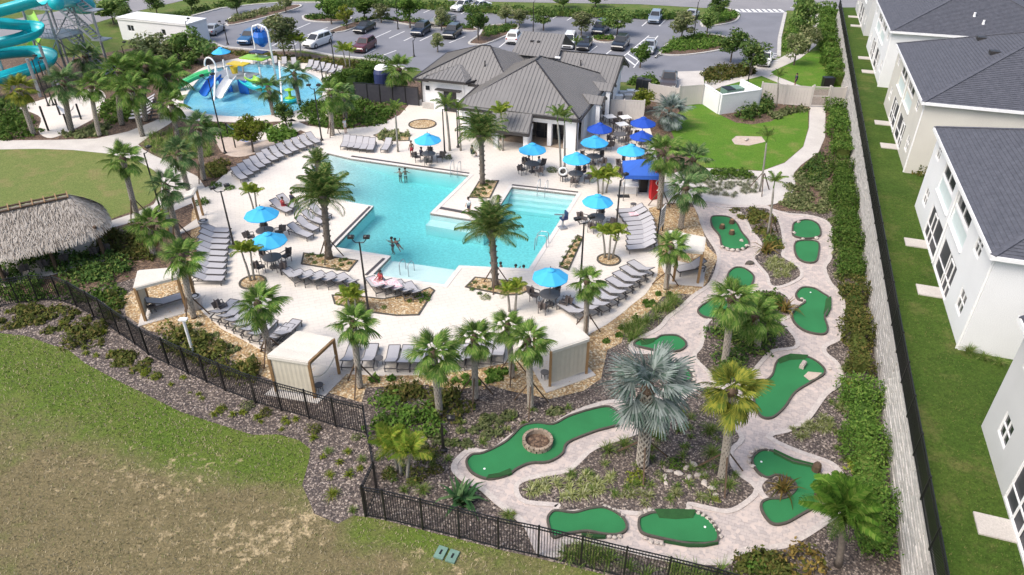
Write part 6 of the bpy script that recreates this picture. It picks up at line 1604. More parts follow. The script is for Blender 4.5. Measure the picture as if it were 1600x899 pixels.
# ---------------------------------------------------------------- pool furniture
def proto(build):
    """build a thing far from anything, to be copied and then moved itself the first time"""
    return build
def lounger_proto():
    t = thing('sun_lounger', 'x', 'sun lounger', (0, 0, 0))
    hw = .33
    MB().add([(-.12, -hw, .37), (1.0, -hw, .36), (1.0, hw, .36), (-.12, hw, .37), (-.12, -hw, .345), (1.0, -hw, .335), (1.0, hw, .335), (-.12, hw, .345)], [(0, 1, 2, 3), (7, 6, 5, 4), (0, 4, 5, 1), (1, 5, 6, 2), (2, 6, 7, 3), (3, 7, 4, 0)]).obj('seat', M['sling'], t)
    a, b = Vector((-.12, 0, .37)), Vector((-.86, 0, .72))
    MB().bar(a, b, 2 * hw, .025).obj('backrest', M['sling'], t)
    k = MB()
    for s in (-1, 1):
        k.bar((-.9, s * .36, .3), (1.03, s * .36, .34), .045, .07); k.bar((-.12, s * .345, .36), (-.88, s * .345, .735), .04, .04)
        k.bar((-.45, s * .36, .31), (-.62, s * .35, .6), .03, .03)
    k.bar((1.03, -.36, .34), (1.03, .36, .34), .045, .06); k.bar((-.88, -.345, .735), (-.88, .345, .735), .04); k.bar((-.9, -.36, .3), (-.9, .36, .3), .045, .05)
    k.obj('frame', M['lframe'], t)
    lo_ = MB().bar((0, 0, 0), (0, 0, .31), .045, .06).obj('leg', M['lframe'], t); leg = lo_.data; bpy.data.objects.remove(lo_)
    for x, s in ((.92, 1), (.92, -1), (-.78, 1), (-.78, -1)): link('leg', leg, t, None, (x, s * .36, 0))
    return t
LP, lused = lounger_proto(), [False]
def lounger(p, rz, label, group, sc=1.):
    if not lused[0]:
        lused[0] = True; LP.location = p; LP.rotation_euler[2] = rz; LP['label'] = label; LP['group'] = group; LP.scale = sc if hasattr(sc, '__len__') else (sc, sc, sc); return LP
    return dup(LP, p, rz, label, group, sc)
def lrow(pts, n, vec, where, count, group, z=.03, sc=1.):
    """n loungers spread evenly along the pixel points; vec points from head to foot"""
    W_ = [P(*p, z) for p in pts]
    seg = [(b - a).length for a, b in zip(W_, W_[1:])]; tot = sum(seg)
    for i in range(n):
        s = tot * i / (n - 1) if n > 1 else 0
        j = 0
        while j < len(seg) - 1 and s > seg[j]: s -= seg[j]; j += 1
        f = s / seg[j]; p = W_[j].lerp(W_[j + 1], min(1, f))
        px = (pts[j][0] + (pts[j + 1][0] - pts[j][0]) * f, pts[j][1] + (pts[j + 1][1] - pts[j][1]) * f)
        v = vec if not isinstance(vec[0], tuple) else tuple(vec[0][k] + (vec[1][k] - vec[0][k]) * i / max(1, n - 1) for k in (0, 1))
        lounger(p, heading(px, v) + rng.uniform(-.05, .05), f'{ORD[i]} grey lounger {count} {where}', group, (sc * rng.uniform(.97, 1.03), sc * .84, sc * .96))
lrow([(375, 279), (395, 266), (424, 249), (455, 236), (490, 223)], 12, (20, 14), 'along the upper left deck edge', 'from the tall lamp', 'loungers along the upper left deck edge')
lrow([(541, 228), (581, 233)], 5, (-8, 16), 'beyond the upper pool edge', 'from the left', 'loungers beyond the upper pool edge'); lrow([(605, 233), (612, 234)], 1, (-9, 15), 'beyond the upper pool edge apart from the five', 'standing alone', 'loungers beyond the upper pool edge')
lrow([(470, 369), (500, 338)], 4, (24, 10), 'beside the left date palm', 'from the parasol side', 'loungers beside the left date palm'); lrow([(440, 330), (450, 323)], 2, (20, 10), 'near the left pool edge with a bather', 'from the front', 'loungers near the left pool edge')
lrow([(459, 437), (487, 441), (516, 443), (545, 446)], 6, (-17, -14), 'left of the lamp by the sun shelf', 'from the left', 'loungers left of the lamp by the sun shelf')
lrow([(588, 452), (646, 461)], 5, (-14, -16), 'inside the triangular planter', 'from the left', 'loungers inside the triangular planter')
lrow([(338, 366), (332, 400), (326, 442)], 9, (22, 1), 'stacked along the left deck edge', 'from the back', 'loungers along the left deck edge')
lrow([(352, 491), (380, 507), (412, 524)], 6, (14, -13), 'below the lower left cabana', 'from the left', 'loungers below the lower left cabana'); lrow([(430, 536), (450, 524)], 3, (14, -14), 'right of the lower left palm', 'from the left', 'loungers right of the lower left palm')
lrow([(549, 564), (579, 564)], 2, (6, -18), 'left of the little round table at the front', 'from the left', 'front loungers left of the round table'); lrow([(614, 566), (655, 567)], 3, (4, -18), 'right of the little round table at the front', 'from the left', 'front loungers right of the round table')
lrow([(700, 566), (780, 556)], 5, (3, -18), 'behind the front palms', 'from the left', 'front loungers behind the palms')
lrow([(985, 335), (1000, 354), (1003, 371), (1002, 392)], 9, (-22, 2), 'between the sign board and the round planter', 'from the back', 'loungers in the right column')
lrow([(1001, 426), (962, 458), (930, 482), (893, 492)], 9, (-17, -11), 'along the lower right deck edge', 'from the right cabana', 'loungers along the lower right deck edge')
lrow([(400, 98), (460, 102)], 5, (0, 14), 'at the back of the splash pool', 'from the left', 'pale loungers behind the splash pool'); lrow([(485, 106), (530, 116)], 6, (-10, 10), 'at the right end of the splash deck', 'from the left', 'loungers at the right end of the splash deck')
lrow([(230, 160), (222, 188)], 6, (-16, 2), 'stacked on the walk left of the splash pool', 'from the back', 'loungers on the walk left of the splash pool', .025)
p = P(991, 342, .03); tag(MB().box((0, 0, .395), (.75, .5, .025)).box((.36, 0, .34), (.03, .5, .1)).obj('towel', M['towel'], loc=p), 'pink striped towel on a lounger of the right hand column', 'towel'); bpy.data.objects['towel'].rotation_euler[2] = heading((991, 342), (-22, 2))
for i, (x, y, lb) in enumerate([(592, 449, 'left pink towel on the loungers inside the triangular planter'), (617, 453, 'right pink towel on the loungers inside the triangular planter')]):
    p = P(x, y, .03); o = tag(MB().box((0, 0, .4), (1.2, .62, .03)).obj('towel', M['towel'], loc=p), lb, 'towel'); o.rotation_euler[2] = heading((x, y), (-14, -16))
# chairs and tables
def chair_proto():
    t = thing('patio_chair', 'x', 'chair')
    MB().box((0, 0, .43), (.48, .5, .05)).obj('seat', M['chairdark'], t)
    MB().bar((-.22, 0, .44), (-.32, 0, .88), .48, .035, up=(0, 1, 0)).box((-.27, 0, .66), (.05, .46, .4)).obj('backrest', M['chairdark'], t)
    l = MB().bar((0, 0, 0), (0, 0, .42), .035).obj('leg', M['lframe'], t); me = l.data; bpy.data.objects.remove(l)
    for x, y in ((.2, .22), (.2, -.22), (-.22, .22), (-.22, -.22)): link('leg', me, t, None, (x, y, 0))
    for s in (-1, 1): MB().bar((-.25, s * .26, .64), (.2, s * .26, .63), .05, .03).bar((.2, s * .26, .42), (.2, s * .26, .63), .03).obj('armrest', M['lframe'], t)
    return t
CP, cused = chair_proto(), [False]
def chair(p, rz, label, group):
    if not cused[0]:
        cused[0] = True; CP.location = p; CP.rotation_euler[2] = rz; CP['label'] = label; CP['group'] = group; return CP
    return dup(CP, p, rz, label, group)
def table_set(px, where, nch=4, square=False, white=False, a0=.5, z=.03):
    p = P(*px, z)
    t = thing('patio_table', ('white square' if white else 'round grey') + f' table {where}', 'table', p, a0 if square else 0)
    mt = M['white'] if white else M['lframe']
    if square: MB().box((0, 0, .73), (.95, .95, .05)).obj('table_top', mt, t)
    else: MB().lathe([(.05, .70), (.58, .70), (.6, .73), (.58, .745), (0, .745)], 18).obj('table_top', mt, t)
    for q in range(4):
        a = a0 + q * 1.5708 + .78; MB().bar((.42 * math.cos(a), .42 * math.sin(a), 0), (.3 * math.cos(a), .3 * math.sin(a), .7), .045).obj('leg', M['lframe'], t)
    g = f'chairs at the table {where}'
    ends = ['back', 'left', 'front', 'right'] if nch == 4 else ['back', 'front']
    for i in range(nch):
        a = a0 + math.pi / 2 + i * 2 * math.pi / nch
        r = .85 + .1 * rng.random()
        chair(p + Vector((r * math.cos(a), r * math.sin(a), 0)), a + math.pi + rng.uniform(-.2, .2), f'chair at the {ends[i]} of the table {where}', g)
def umbrella(px, wpx, label, m='skyblue', hz=2.0, z=.03, tilt=0.):
    c = P(px[0], px[1], z + hz)
    r = wpx / 2 * mpp(c)
    t = thing('parasol', label, 'parasol', (c.x, c.y, z), rng.uniform(0, .7), 'parasols round the pool')
    zr, za = hz - .12, hz + r * .36
    k = MB(); n = 8
    vs = [(0, 0, za)]; fs = []
    for lev, (f, dz) in enumerate(((.16, .93), (.55, .52), (1., 0.), (1.0, -.09))):
        for i in range(n * 2):
            q = math.pi * i / n; sag = 1 if i % 2 == 0 else (.955 if f > .3 else .98)
            vs.append((r * f * sag * math.cos(q), r * f * sag * math.sin(q), zr + (za - zr) * dz - (0 if i % 2 == 0 else .03 * f)))
    N2 = n * 2
    for i in range(N2):
        j = (i + 1) % N2
        for l in range(3): fs.append((1 + l * N2 + i, 1 + l * N2 + j, 1 + (l + 1) * N2 + j, 1 + (l + 1) * N2 + i)[::-1])
    k.add(vs, fs); k.obj('canopy', M[m], t)
    k = MB(); k.lathe([(r * .25, zr + (za - zr) * .9), (r * .23, zr + (za - zr) * .96), (0, za + .1)], 16); k.obj('vent', M[m], t)
    MB().lathe([(.03, za + .08), (.025, za + .2), (0, za + .22)], 6).obj('finial', M['lframe'], t)
    MB().tube([(0, 0, .05), (0, 0, za)], .028, 8).obj('pole', M['lframe'], t)
    MB().lathe([(.28, 0), (.28, .07), (.06, .12), (.05, .3), (0, .3)], 12).obj('base', M['lframe'], t)
    for i in range(n):
        q = 2 * math.pi * i / n; MB().bar((0, 0, za - .1), (r * .97 * math.cos(q), r * .97 * math.sin(q), zr - .03), .025).obj('rib', M['lframe'], t)
    return (c.x, c.y)
def ubase(px, hz=2.0):
    c = P(px[0], px[1], hz + .03); return PXY((c.x, c.y, .03))
UM = [((408, 333), 54, 'upper of the two light blue parasols left of the pool', 'under the upper left parasol'), ((419, 374), 58, 'lower of the two light blue parasols left of the pool', 'under the lower left parasol'),
      ((668, 217), 43, 'light blue parasol behind the upper pool edge', 'under the parasol behind the upper pool edge'), ((832, 232), 44, 'light blue parasol left of the twin palms', 'under the parasol left of the twin palms'),
      ((901, 247), 45, 'light blue parasol right of the twin palms', 'under the parasol right of the twin palms'), ((929, 221), 44, 'light blue parasol just behind the one right of the twin palms', 'under the second parasol right of the twin palms'),
      ((986, 234), 45, 'light blue parasol behind the blue tent', 'under the parasol behind the blue tent'), ((934, 313), 49, 'light blue parasol beside the pool steps', 'under the parasol beside the pool steps'), ((860, 430), 58, 'light blue parasol nearest the camera by the near right pool corner', 'under the nearest parasol')]
for px, w_, lb, tb in UM:
    umbrella(px, w_, lb); table_set(ubase(px), tb, 4, a0=rng.uniform(0, 1.5))
for px, w_, lb, tb in [((937, 200), 41, 'royal blue parasol beside the clubhouse corner', 'under the left royal blue parasol'), ((1005, 191), 41, 'rear of the two royal blue parasols on the right', 'under the rear royal blue parasol'), ((1003, 212), 38, 'front of the two royal blue parasols on the right', 'under the front royal blue parasol')]:
    umbrella(px, w_, lb, 'royalblue'); table_set(ubase(px), tb, 2, a0=rng.uniform(0, 1.5))
umbrella((345, 80), 29, 'light blue parasol behind the splash pool arch')
for px, lb in [((952, 194), 'nearest the clubhouse corner'), ((976, 195), 'beside the beige fence'), ((971, 206), 'in front of the other two')]: table_set(px, lb, 2, True, True, .35)
table_set((967, 222), 'in the middle of the cafe terrace', 4)
p = P(593, 570, .03); t = thing('side_table', 'small round table between the front loungers', 'table', p)
MB().lathe([(0, .42), (.24, .42), (.24, .45), (0, .45)], 14).obj('table_top', M['lframe'], t)
for q in range(3): MB().bar((.18 * math.cos(q * 2.09), .18 * math.sin(q * 2.09), 0), (.16 * math.cos(q * 2.09), .16 * math.sin(q * 2.09), .42), .03).obj('leg', M['lframe'], t)
for px, lb in [((500, 612), 'small round stool in front of the front left cabana'), ((851, 592), 'small round stool beside the front right cabana'), ((989, 327), 'small round table at the back of the right lounger column'), ((240, 488), 'small round table inside the lower left cabana')]:
    p = P(*px, .03); t = thing('stool', lb, 'stool', p)
    MB().lathe([(0, .4), (.22, .4), (.22, .44), (0, .44)], 14).obj('seat', M['lframe'], t)
    for q in range(4): MB().bar((.17 * math.cos(q * 1.57), .17 * math.sin(q * 1.57), 0), (.15 * math.cos(q * 1.57), .15 * math.sin(q * 1.57), .4), .03).obj('leg', M['lframe'], t)
chair(P(349, 487, .03), .8, 'dark armchair at the left end of the loungers below the lower left cabana', 'single chairs')
# cabanas
def cabana(label, front, back, hz=2.2, wall='front', slab=None, rope=False, z=.02, posts=(0, 1, 2, 3)):
    """front = two foot points of the walled side, left then right in the photograph; back = two roof corners opposite (right, left)"""
    A, B = P(*front[0], z), P(*front[1], z)
    C, D = P(*back[0], z + hz), P(*back[1], z + hz)
    C = Vector((C.x, C.y, z)); D = Vector((D.x, D.y, z))
    t = thing('cabana', label, 'cabana', A)
    q = [Vector((0, 0, 0)), B - A, C - A, D - A]
    for i in posts: MB().bar(q[i], q[i] + Vector((0, 0, hz)), .13).obj('post', M['timber'], t)
    for i in range(4):
        a, b = q[i] + Vector((0, 0, hz - .05)), q[(i + 1) % 4] + Vector((0, 0, hz - .05)); MB().bar(a, b, .15, .16).obj('beam', M['timber' if rope and i == 1 else 'canvas'], t)
    k = MB(); n = 6
    vs = []
    for i in range(n + 1):
        for j in range(n + 1):
            u, v = i / n, j / n
            p = (q[0] * (1 - u) * (1 - v) + q[1] * u * (1 - v) + q[2] * u * v + q[3] * (1 - u) * v)
            vs.append((p.x, p.y, hz + .05 - .05 * math.sin(math.pi * u) * math.sin(math.pi * v) + .012 * (j % 2)))
    k.add(vs, [(i * (n + 1) + j, (i + 1) * (n + 1) + j, (i + 1) * (n + 1) + j + 1, i * (n + 1) + j + 1) for i in range(n) for j in range(n)])
    k.obj('canopy', M['canvas'], t)
    def drape(a, b, nm='curtain'):
        kk = MB(); m = 26; d = b - a; nn = Vector((-d.y, d.x, 0)).normalized()
        vs = []
        for i in range(m + 1):
            s = .04 + .92 * i / m; o = nn * (.007 * math.sin(i * 1.9))
            for zz in (.18, hz - .1): vs.append(a + d * s + o + Vector((0, 0, zz)))
        kk.add(vs, [(2 * i, 2 * i + 2, 2 * i + 3, 2 * i + 1) for i in range(m)]); kk.obj(nm, M['drape'], t)
    for w_ in (wall if isinstance(wall, tuple) else (wall,)):
        i = {'front': 0, 'right': 1, 'back': 2, 'left': 3}[w_]; drape(q[i], q[(i + 1) % 4])
    if rope:
        kk = MB(); a, b = q[1] + Vector((0, 0, 1.3)), q[2] + Vector((0, 0, 1.3))
        kk.tube([a.lerp(b, s / 8) - Vector((0, 0, .45 * math.sin(math.pi * s / 8))) for s in range(9)], .03, 6); kk.obj('rope', M['canvas'], t)
    if slab: sheet('cabana_slab', offset([tuple((A + p)[:2]) for p in q], -.35), .05, M['concrete'], thick=.06)
    return t
cabana('cream cabana at the front left with its canvas wall towards the fence', ((432, 612), (493, 622)), ((521, 530), (466, 519)), slab=True, rope=True)
cabana('cream cabana at the front right beside the silver palm', ((859, 604), (916, 584)), ((880, 491), (835, 507)), slab=True)
cabana('cream cabana at the right between the deck and the golf course', ((1092, 441), (1092, 424)), ((1046, 361), (1012, 389)), wall=('front', 'right'), slab=True) if False else None
t = cabana('cream cabana at the right between the deck and the golf course', ((1052, 440), (1090, 443)), ((1101, 372), (1046, 361)), wall=('right',), slab=True)
cabana('cream cabana at the lower left beside the curved fence', ((228, 502), (292, 484)), ((292, 418), (217, 424)), wall=('left',), slab=True)
cabana('cream cabana at the upper left beside the bend of the walk', ((274, 365), (312, 350)), ((306, 293), (252, 326)), wall=('left',), slab=True)
for px, lb, a in [((1078, 424), 'grey chaise inside the right hand cabana', (-20, 4)), ((258, 478), 'grey chaise inside the lower left cabana', (20, -6))]: lounger(P(*px, .05), heading(px, a), lb, 'chaises inside the cabanas')
# thatched hut
E1, E2 = P(-60, 418, 2.2), P(150, 366, 2.2)
hz = 2.1
ra, rb = P(-8, 326, 3.9), P(104, 302, 3.9)
t = thing('thatched_hut', 'open hut under a big grey palm thatch roof at the left edge', 'hut', (E2.x, E2.y, 0))
o = Vector((E2.x, E2.y, 0))
ax = (rb - ra); ax.z = 0; ax.normalize(); ay = Vector((-ax.y, ax.x, 0))
cx = ((ra + rb) / 2); cx.z = 0
hl = (rb - ra).length / 2
HW, HLx = 3.2, hl + 1.7
g = np.random.default_rng(5)
vs, fs = [], []
NA, NR = 48, 9
def hut_pt(q, f):
    ex, ey = math.cos(q), math.sin(q)
    e = 3.2; s = 1 / (abs(ex) ** e + abs(ey) ** e) ** (1 / e)
    rx = max(-hl, min(hl, ex * s * HLx))
    pe = cx + ax * (ex * s * HLx) + ay * (ey * s * HW); pr = cx + ax * rx * .97
    p = pr.lerp(pe, f); z = 3.75 - 1.65 * f ** 1.15
    return Vector((p.x, p.y, z)) - o
for i in range(NR + 1):
    for j in range(NA): vs.append(hut_pt(2 * math.pi * j / NA, i / NR))
for i in range(NR):
    for j in range(NA): fs.append((i * NA + j, i * NA + (j + 1) % NA, (i + 1) * NA + (j + 1) % NA, (i + 1) * NA + j)[::-1])
MB().add(vs, fs).obj('roof', M['thatch'], t)
n = 9000; q = g.random(n) * 6.283; f = g.random(n) ** .6
P0 = np.array([hut_pt(a, b) for a, b in zip(q, f)]); P1 = np.array([hut_pt(a + s, min(1.12, b + .13)) for a, b, s in zip(q, f, g.normal(size=n) * .03)])
P1[:, 2] -= np.where(f > .87, .12, 0.); P0[:, 2] += .03; P1[:, 2] += .05 + .05 * g.random(n)
sd = np.cross(P1 - P0, np.array([0, 0, 1.])); sd /= np.linalg.norm(sd, axis=1)[:, None] + 1e-6; sd *= .03
V = np.stack([P0 - sd, P0 + sd, P1 + sd * .3, P1 - sd * .3], 1).reshape(-1, 3)
link('thatch', npmesh('thatch', V, np.arange(4 * n).reshape(n, 4), M['thatchleaf']), t, 'stuff')
k = MB()
for s in (-1, 1): k.tube([cx - o + ax * -hl + ay * s * .3 + Vector((0, 0, 3.75)), cx - o + ax * hl + ay * s * .3 + Vector((0, 0, 3.75))], .07, 6)
k.obj('ridge_pole', M['darkwood'], t, kind='stuff')
for i in range(7):
    p = cx - o + ax * (-hl + 2 * hl * i / 6) + Vector((0, 0, 3.78)); MB().bar(p + ay * -.42, p + ay * .42 + Vector((0, 0, .08)), .07).obj('ridge_peg', M['timber'], t)
for sx in (-1, 0, 1):
    for sy in (-1, 1):
        p = cx - o + ax * sx * (HLx - .9) + ay * sy * (HW - .7); MB().tube([p, p + Vector((0, 0, 2.4))], .11, 8).obj('post', M['darkwood'], t)
MB().box(cx - o + Vector((0, 0, .02)), (HLx * 2 - 1.2, HW * 2 - 1.0, .04), math.atan2(ax.y, ax.x)).obj('floor', M['concrete'], t)
for i, s in enumerate((-.75, -.45, -.15, .15, .62, .8)):
    p = cx + ax * s * HLx - ay * (HW - 1.3); chair(Vector((p.x, p.y, .04)), math.atan2(ay.y, ay.x) + rng.uniform(-.4, .4), f'{ORD[i]} dark chair from the left under the thatched roof', 'chairs under the thatched roof')
# lamp posts
def lamp(base, top, label, heads=2, ang=0., z=.0, col='bronze', hs=1.):
    b = P(*base, z); h = rise(base, top, z)
    t = thing('lamp_post', label, 'lamp post', b, ang, 'dark lamp posts of the resort')
    MB().lathe([(.16, 0), (.16, .12), (.09, .2), (.085, .3)], 10).obj('base', M[col], t)
    MB().tube([(0, 0, .2), (0, 0, h - .25)], [.07, .045], 8).obj('pole', M[col], t)
    for i in range(heads):
        s = 1 if i == 0 else -1
        MB().tube([(0, 0, h - .3), (s * .22, 0, h - .28), (s * .36, 0, h - .12), (s * .38, 0, h)], .028, 6).obj('arm', M[col], t)
        hd = MB().box((s * .42, 0, h + .06), (.34, .26, .13)).lathe([(.13, .12), (.05, .18), (0, .18)], 8, (s * .4, 0, h)).obj('lamp_head', M[col], t)
        MB().box((s * .42, 0, h - .01), (.26, .2, .02)).obj('lens', M['lampglass'], hd)
    return t
for base, top, lb, n, a in [((352, 240), 118, 'tallest lamp post standing beside the hammock court', 2, .6), ((366, 386), 293, 'lamp post left of the light blue parasols', 2, .5), ((576, 488), 372, 'double lamp post in the triangular planter', 2, 0), ((905.5, 465), 342, 'double lamp post near the nearest parasol', 2, .3),
                            ((961, 376), 276, 'lamp post right of the parasol by the pool steps', 1, .6), ((503, 220), 134, 'lamp post behind the upper loungers', 2, 0), ((524, 113), 53, 'lamp post at the right end of the splash deck', 1, 1), ((505, 129), 93, 'short lamp post behind the splash deck loungers', 1, 2), ((695, 240), 166, 'left lamp post before the clubhouse', 1, 0), ((716, 231), 170, 'right lamp post before the clubhouse', 1, 1),
                            ((76, 166), 88, 'left lamp post below the slides', 1, 0), ((84, 165), 92, 'right lamp post below the slides', 1, 0), ((356, 70), 34, 'lamp post between the service building and the splash pool', 2, .4), ((622, 46), 0, 'lamp post on the long parking island', 1, 1), ((647, 89), 60, 'lamp post left of the clubhouse roof', 1, 1), ((833, 52), 0, 'tall lamp post behind the clubhouse porch', 1, 1),
                            ((1083, 65), 0, 'lamp post on the planted island beside the drive', 1, 1), ((1168, 132), 88, 'lamp post behind the bin enclosure', 1, 1), ((251, 328), 234, 'thin lamp post on the walk left of the upper cabana', 1, 1), ((206, 128), 68, 'lamp post in the grove left of the splash pool', 1, 1), ((300, 78), 30, 'lamp post right of the service building', 1, .2)]:
    lamp(base, top, lb, n, a)
lamp((693, 705), 655, 'short dark bollard light in the mulch beside the longest green', 1, 0)
# ---------------------------------------------------------------- other things about the pool
for px, lb in [((322, 362), 'grey bin beside the left lounger stack'), ((309, 482), 'grey bin beside the lower left cabana palm')]:
    p = P(*px, .03); t = thing('trash_bin', lb, 'bin', p)
    MB().lathe([(.26, 0), (.3, .1), (.31, .75), (.33, .78), (.33, .84), (.28, .86)], 16).obj('body', M['greystucco'] if 0 else M['steel'], t); MB().lathe([(.28, .84), (.25, .88), (.16, .86), (.15, .75)], 16).obj('lid', M['blackmetal'], t)
p = P(303, 555); h = rise((303, 555), 500); t = thing('white_post', 'plain white post with a flat cap standing inside the curved fence', 'post', p)
MB().tube([(0, 0, 0), (0, 0, h)], .075, 10).obj('shaft', M['white'], t); MB().box((0, 0, h + .03), (.42, .26, .07)).obj('cap', M['white'], t)
p = P(698, 868); t = thing('utility_box', 'pair of green utility lids in the rough field before the front fence', 'utility box', p, -.35)
for s in (-1, 1): MB().prism([(s * .24 - .19, -.27), (s * .24 + .19, -.27), (s * .24 + .19, .27), (s * .24 - .19, .27)], 0, .09).obj('lid', M['utility'], t); MB().box((s * .24, 0, .1), (.07, .2, .02)).obj('handle', M['blackmetal'], t)
# blue pop-up tent
p = P(1000, 303, .03); t = thing('popup_tent', 'blue pop up tent with a bar below it beside the red banner', 'tent', p, R(-4))
w_, dd, hz = 1.35, 1.3, 2.05
for x in (-1, 1):
    for y in (-1, 1): MB().bar((x * w_, y * dd, 0), (x * w_, y * dd, hz), .05).obj('leg', M['lframe'], t)
k = MB(); n = 6
vs = [(0, 0, hz + .75)] + [(x * w_ * 1.04, y * dd * 1.04, hz) for x, y in ((-1, -1), (1, -1), (1, 1), (-1, 1))] + [(x * w_ * 1.05, y * dd * 1.05, hz - .28) for x, y in ((-1, -1), (1, -1), (1, 1), (-1, 1))]
k.add(vs, [(0, 1, 2), (0, 2, 3), (0, 3, 4), (0, 4, 1)] + [(1 + i, 5 + i, 5 + (i + 1) % 4, 1 + (i + 1) % 4) for i in range(4)]); k.obj('canopy', M['tentblue'], t)
MB().box((.3, 1.25, .9), (1.9, .03, 1.7)).obj('back_curtain', M['greystucco'], t)
p = P(985, 303, .03); t = thing('bar_counter', 'white bar counter in front of the blue tent', 'counter', p, -.1)
MB().box((0, .25, .5), (1.0, .5, 1.0)).obj('cabinet', M['white'], t); MB().box((-.05, -.1, .78), (1.15, .7, .06)).obj('table_top', M['white'], t); MB().box((-.2, .25, 1.15), (.5, .4, .3)).obj('ice_box', M['white'], t)
for s in (-.5, .42): MB().bar((s, -.38, 0), (s, -.38, .76), .04).obj('leg', M['lframe'], t)
tag(MB().box((0, 0, .5), (.6, .6, 1.0)).box((0, 0, 1.05), (.66, .66, .1)).obj('dark_fridge', M['blackmetal'], loc=P(1004, 298, .03)), 'black fridge in the shade of the blue tent', 'fridge')
bpy.data.objects['dark_fridge'].name = 'fridge'
tag(MB().box((0, 0, .02), (.9, .5, .03)).obj('floor_mat', M['blackmetal'], loc=P(974, 307, .03)), 'small black mat on the deck before the white counter', 'mat')
p = P(1022, 311, .03); h = 2.35; t = thing('drink_cooler', 'tall red advertising banner with a white swoosh beside the blue tent', 'banner', p, R(20))
t.name = 'red_banner'
k = MB(); pr = [(-.36, .05), (-.42, .6), (-.42, 1.7), (-.34, 2.1), (-.15, 2.33), (.15, 2.33), (.36, 2.05), (.42, 1.6), (.42, .6), (.36, .05)]
k.add([(x, -.18, z) for x, z in pr] + [(x, .18, z) for x, z in pr], [tuple(range(len(pr))), tuple(range(2 * len(pr) - 1, len(pr) - 1, -1))] + [(i + len(pr), (i + 1) % len(pr) + len(pr), (i + 1) % len(pr), i) for i in range(len(pr))]); k.obj('panel', M['red'], t)
k = MB(); sw = [(.02 + .16 * math.sin(s * .8), .75 + s * .11) for s in range(9)]
for a, b in zip(sw, sw[1:]): k.bar((a[0], -.2, a[1]), (b[0], -.2, b[1]), .02, .16, up=(0, 1, 0))
k.obj('white_swoosh', M['white'], t, kind='stuff')
p = P(1031, 366, .02); h = rise((1031, 366), 322); t = thing('sign_board', 'white sign board on two dark posts beside the right lounger column', 'sign', p, R(62))
for s in (-.55, .55): MB().bar((s, 0, 0), (s, 0, h), .08).obj('post', M['blackmetal'], t)
MB().box((0, -.03, h * .62), (1.1, .05, h * .7)).obj('board', M['white'], t)
k = MB()
for i in range(7): k.box((-.05 * (i % 3), -.06, h * .9 - i * .17), (.8 - .1 * (i % 3), .01, .05))
k.obj('printed_lines', M['cloth_dark'], t, kind='stuff')
# life ring, pool lift, rails
p = P(879, 285, .03); t = thing('life_ring', 'white life ring on its post at the foot of the twin palms', 'life ring', p)
k = MB(); k.tube([(.3 * math.cos(a * .4488), -.06, .95 + .3 * math.sin(a * .4488)) for a in range(15)], .075, 8); k.obj('ring', M['white'], t); MB().bar((0, .05, 0), (0, .05, 1.35), .07).obj('post', M['lframe'], t)
p = P(879, 357, .03); t = thing('pool_lift', 'blue and steel pool lift chair at the right pool edge', 'pool lift', p, .4)
MB().box((0, 0, .06), (.5, .5, .1)).obj('base', M['steel'], t); MB().bar((0, 0, .1), (0, 0, 1.1), .1).bar((0, 0, 1.05), (-.7, -.1, 1.25), .07).obj('arm', M['steel'], t); MB().box((.1, .1, .7), (.45, .45, .1)).box((.3, .1, .95), (.08, .45, .5)).obj('seat', M['bluecart'], t)
def rails(px, label, rz, z=.03):
    t = thing('pool_rail', label, 'handrail', P(*px, z), rz)
    for s in (-.3, .3): MB().tube([(s, .0, 0), (s, 0, .75), (s, -.1, .86), (s, -.5, .86), (s, -.75, .6), (s, -.8, -.3)], .028, 6).obj('rail', M['steel'], t)
rails((850, 296), 'steel handrails at the head of the pool steps', R(-19)); rails((855, 384), 'steel ladder rails at the right pool edge', R(-105)); rails((632, 431), 'steel handrails standing in the sun shelf', R(160), -.3); rails((715, 266), 'steel rails at the far pool edge', R(-19))
# hammocks
for i, (a, b, lb) in enumerate([((357, 213), (384, 206), 'rear blue striped hammock in the sandy court'), ((368, 231), (399, 222), 'front blue striped hammock in the sandy court')]):
    A, B = P(*a), P(*b); d = B - A; L_ = d.length; t = thing('hammock', lb, 'hammock', A, math.atan2(d.y, d.x))
    for x in (0, L_): MB().tube([(x, 0, 0), (x, 0, 1.25)], .06, 8).obj('post', M['blackmetal'], t)
    k = MB(); vs = []; n = 10
    for s in range(n + 1):
        u = s / n; z = 1.15 - .75 * math.sin(math.pi * u) ** .8; hw = .05 + .42 * math.sin(math.pi * u) ** .5
        for v in range(5): vs.append((L_ * (.04 + .92 * u), -hw + hw * v / 2, z - .06 * (1 - abs(v - 2) / 2)))
    k.add(vs, [(s * 5 + v, (s + 1) * 5 + v, (s + 1) * 5 + v + 1, s * 5 + v + 1) for s in range(n) for v in range(4)]); k.obj('sling', M['hamm'] if 'hamm' in M else M['blueplastic'], t)
    if i == 0: sheet('sand_court', wpoly([(340, 205), (400, 198), (440, 216), (410, 236), (372, 246), (345, 236)], curve=3), .022, M['sand'])
for i, (a, top, lb) in enumerate([((76, 205), 167, 'first'), ((94, 180), 155, 'second'), ((108, 204), 179, 'third'), ((127, 187), 163, 'fourth')]):
    tag(MB().tube([(0, 0, 0), (0, 0, rise(a, top))], .09, 8).lathe([(.11, rise(a, top)), (0, rise(a, top) + .08)], 8).obj('hammock_post', M['blackmetal'], loc=P(*a)), f'{lb} black hammock post from the left on the pale play court', 'post', 'black posts on the play court')
A, B = P(96, 184), P(122, 184); d = B - A; t = thing('hammock', 'white rope hammock between the black posts of the play court', 'hammock', A, math.atan2(d.y, d.x))
k = MB(); vs = []
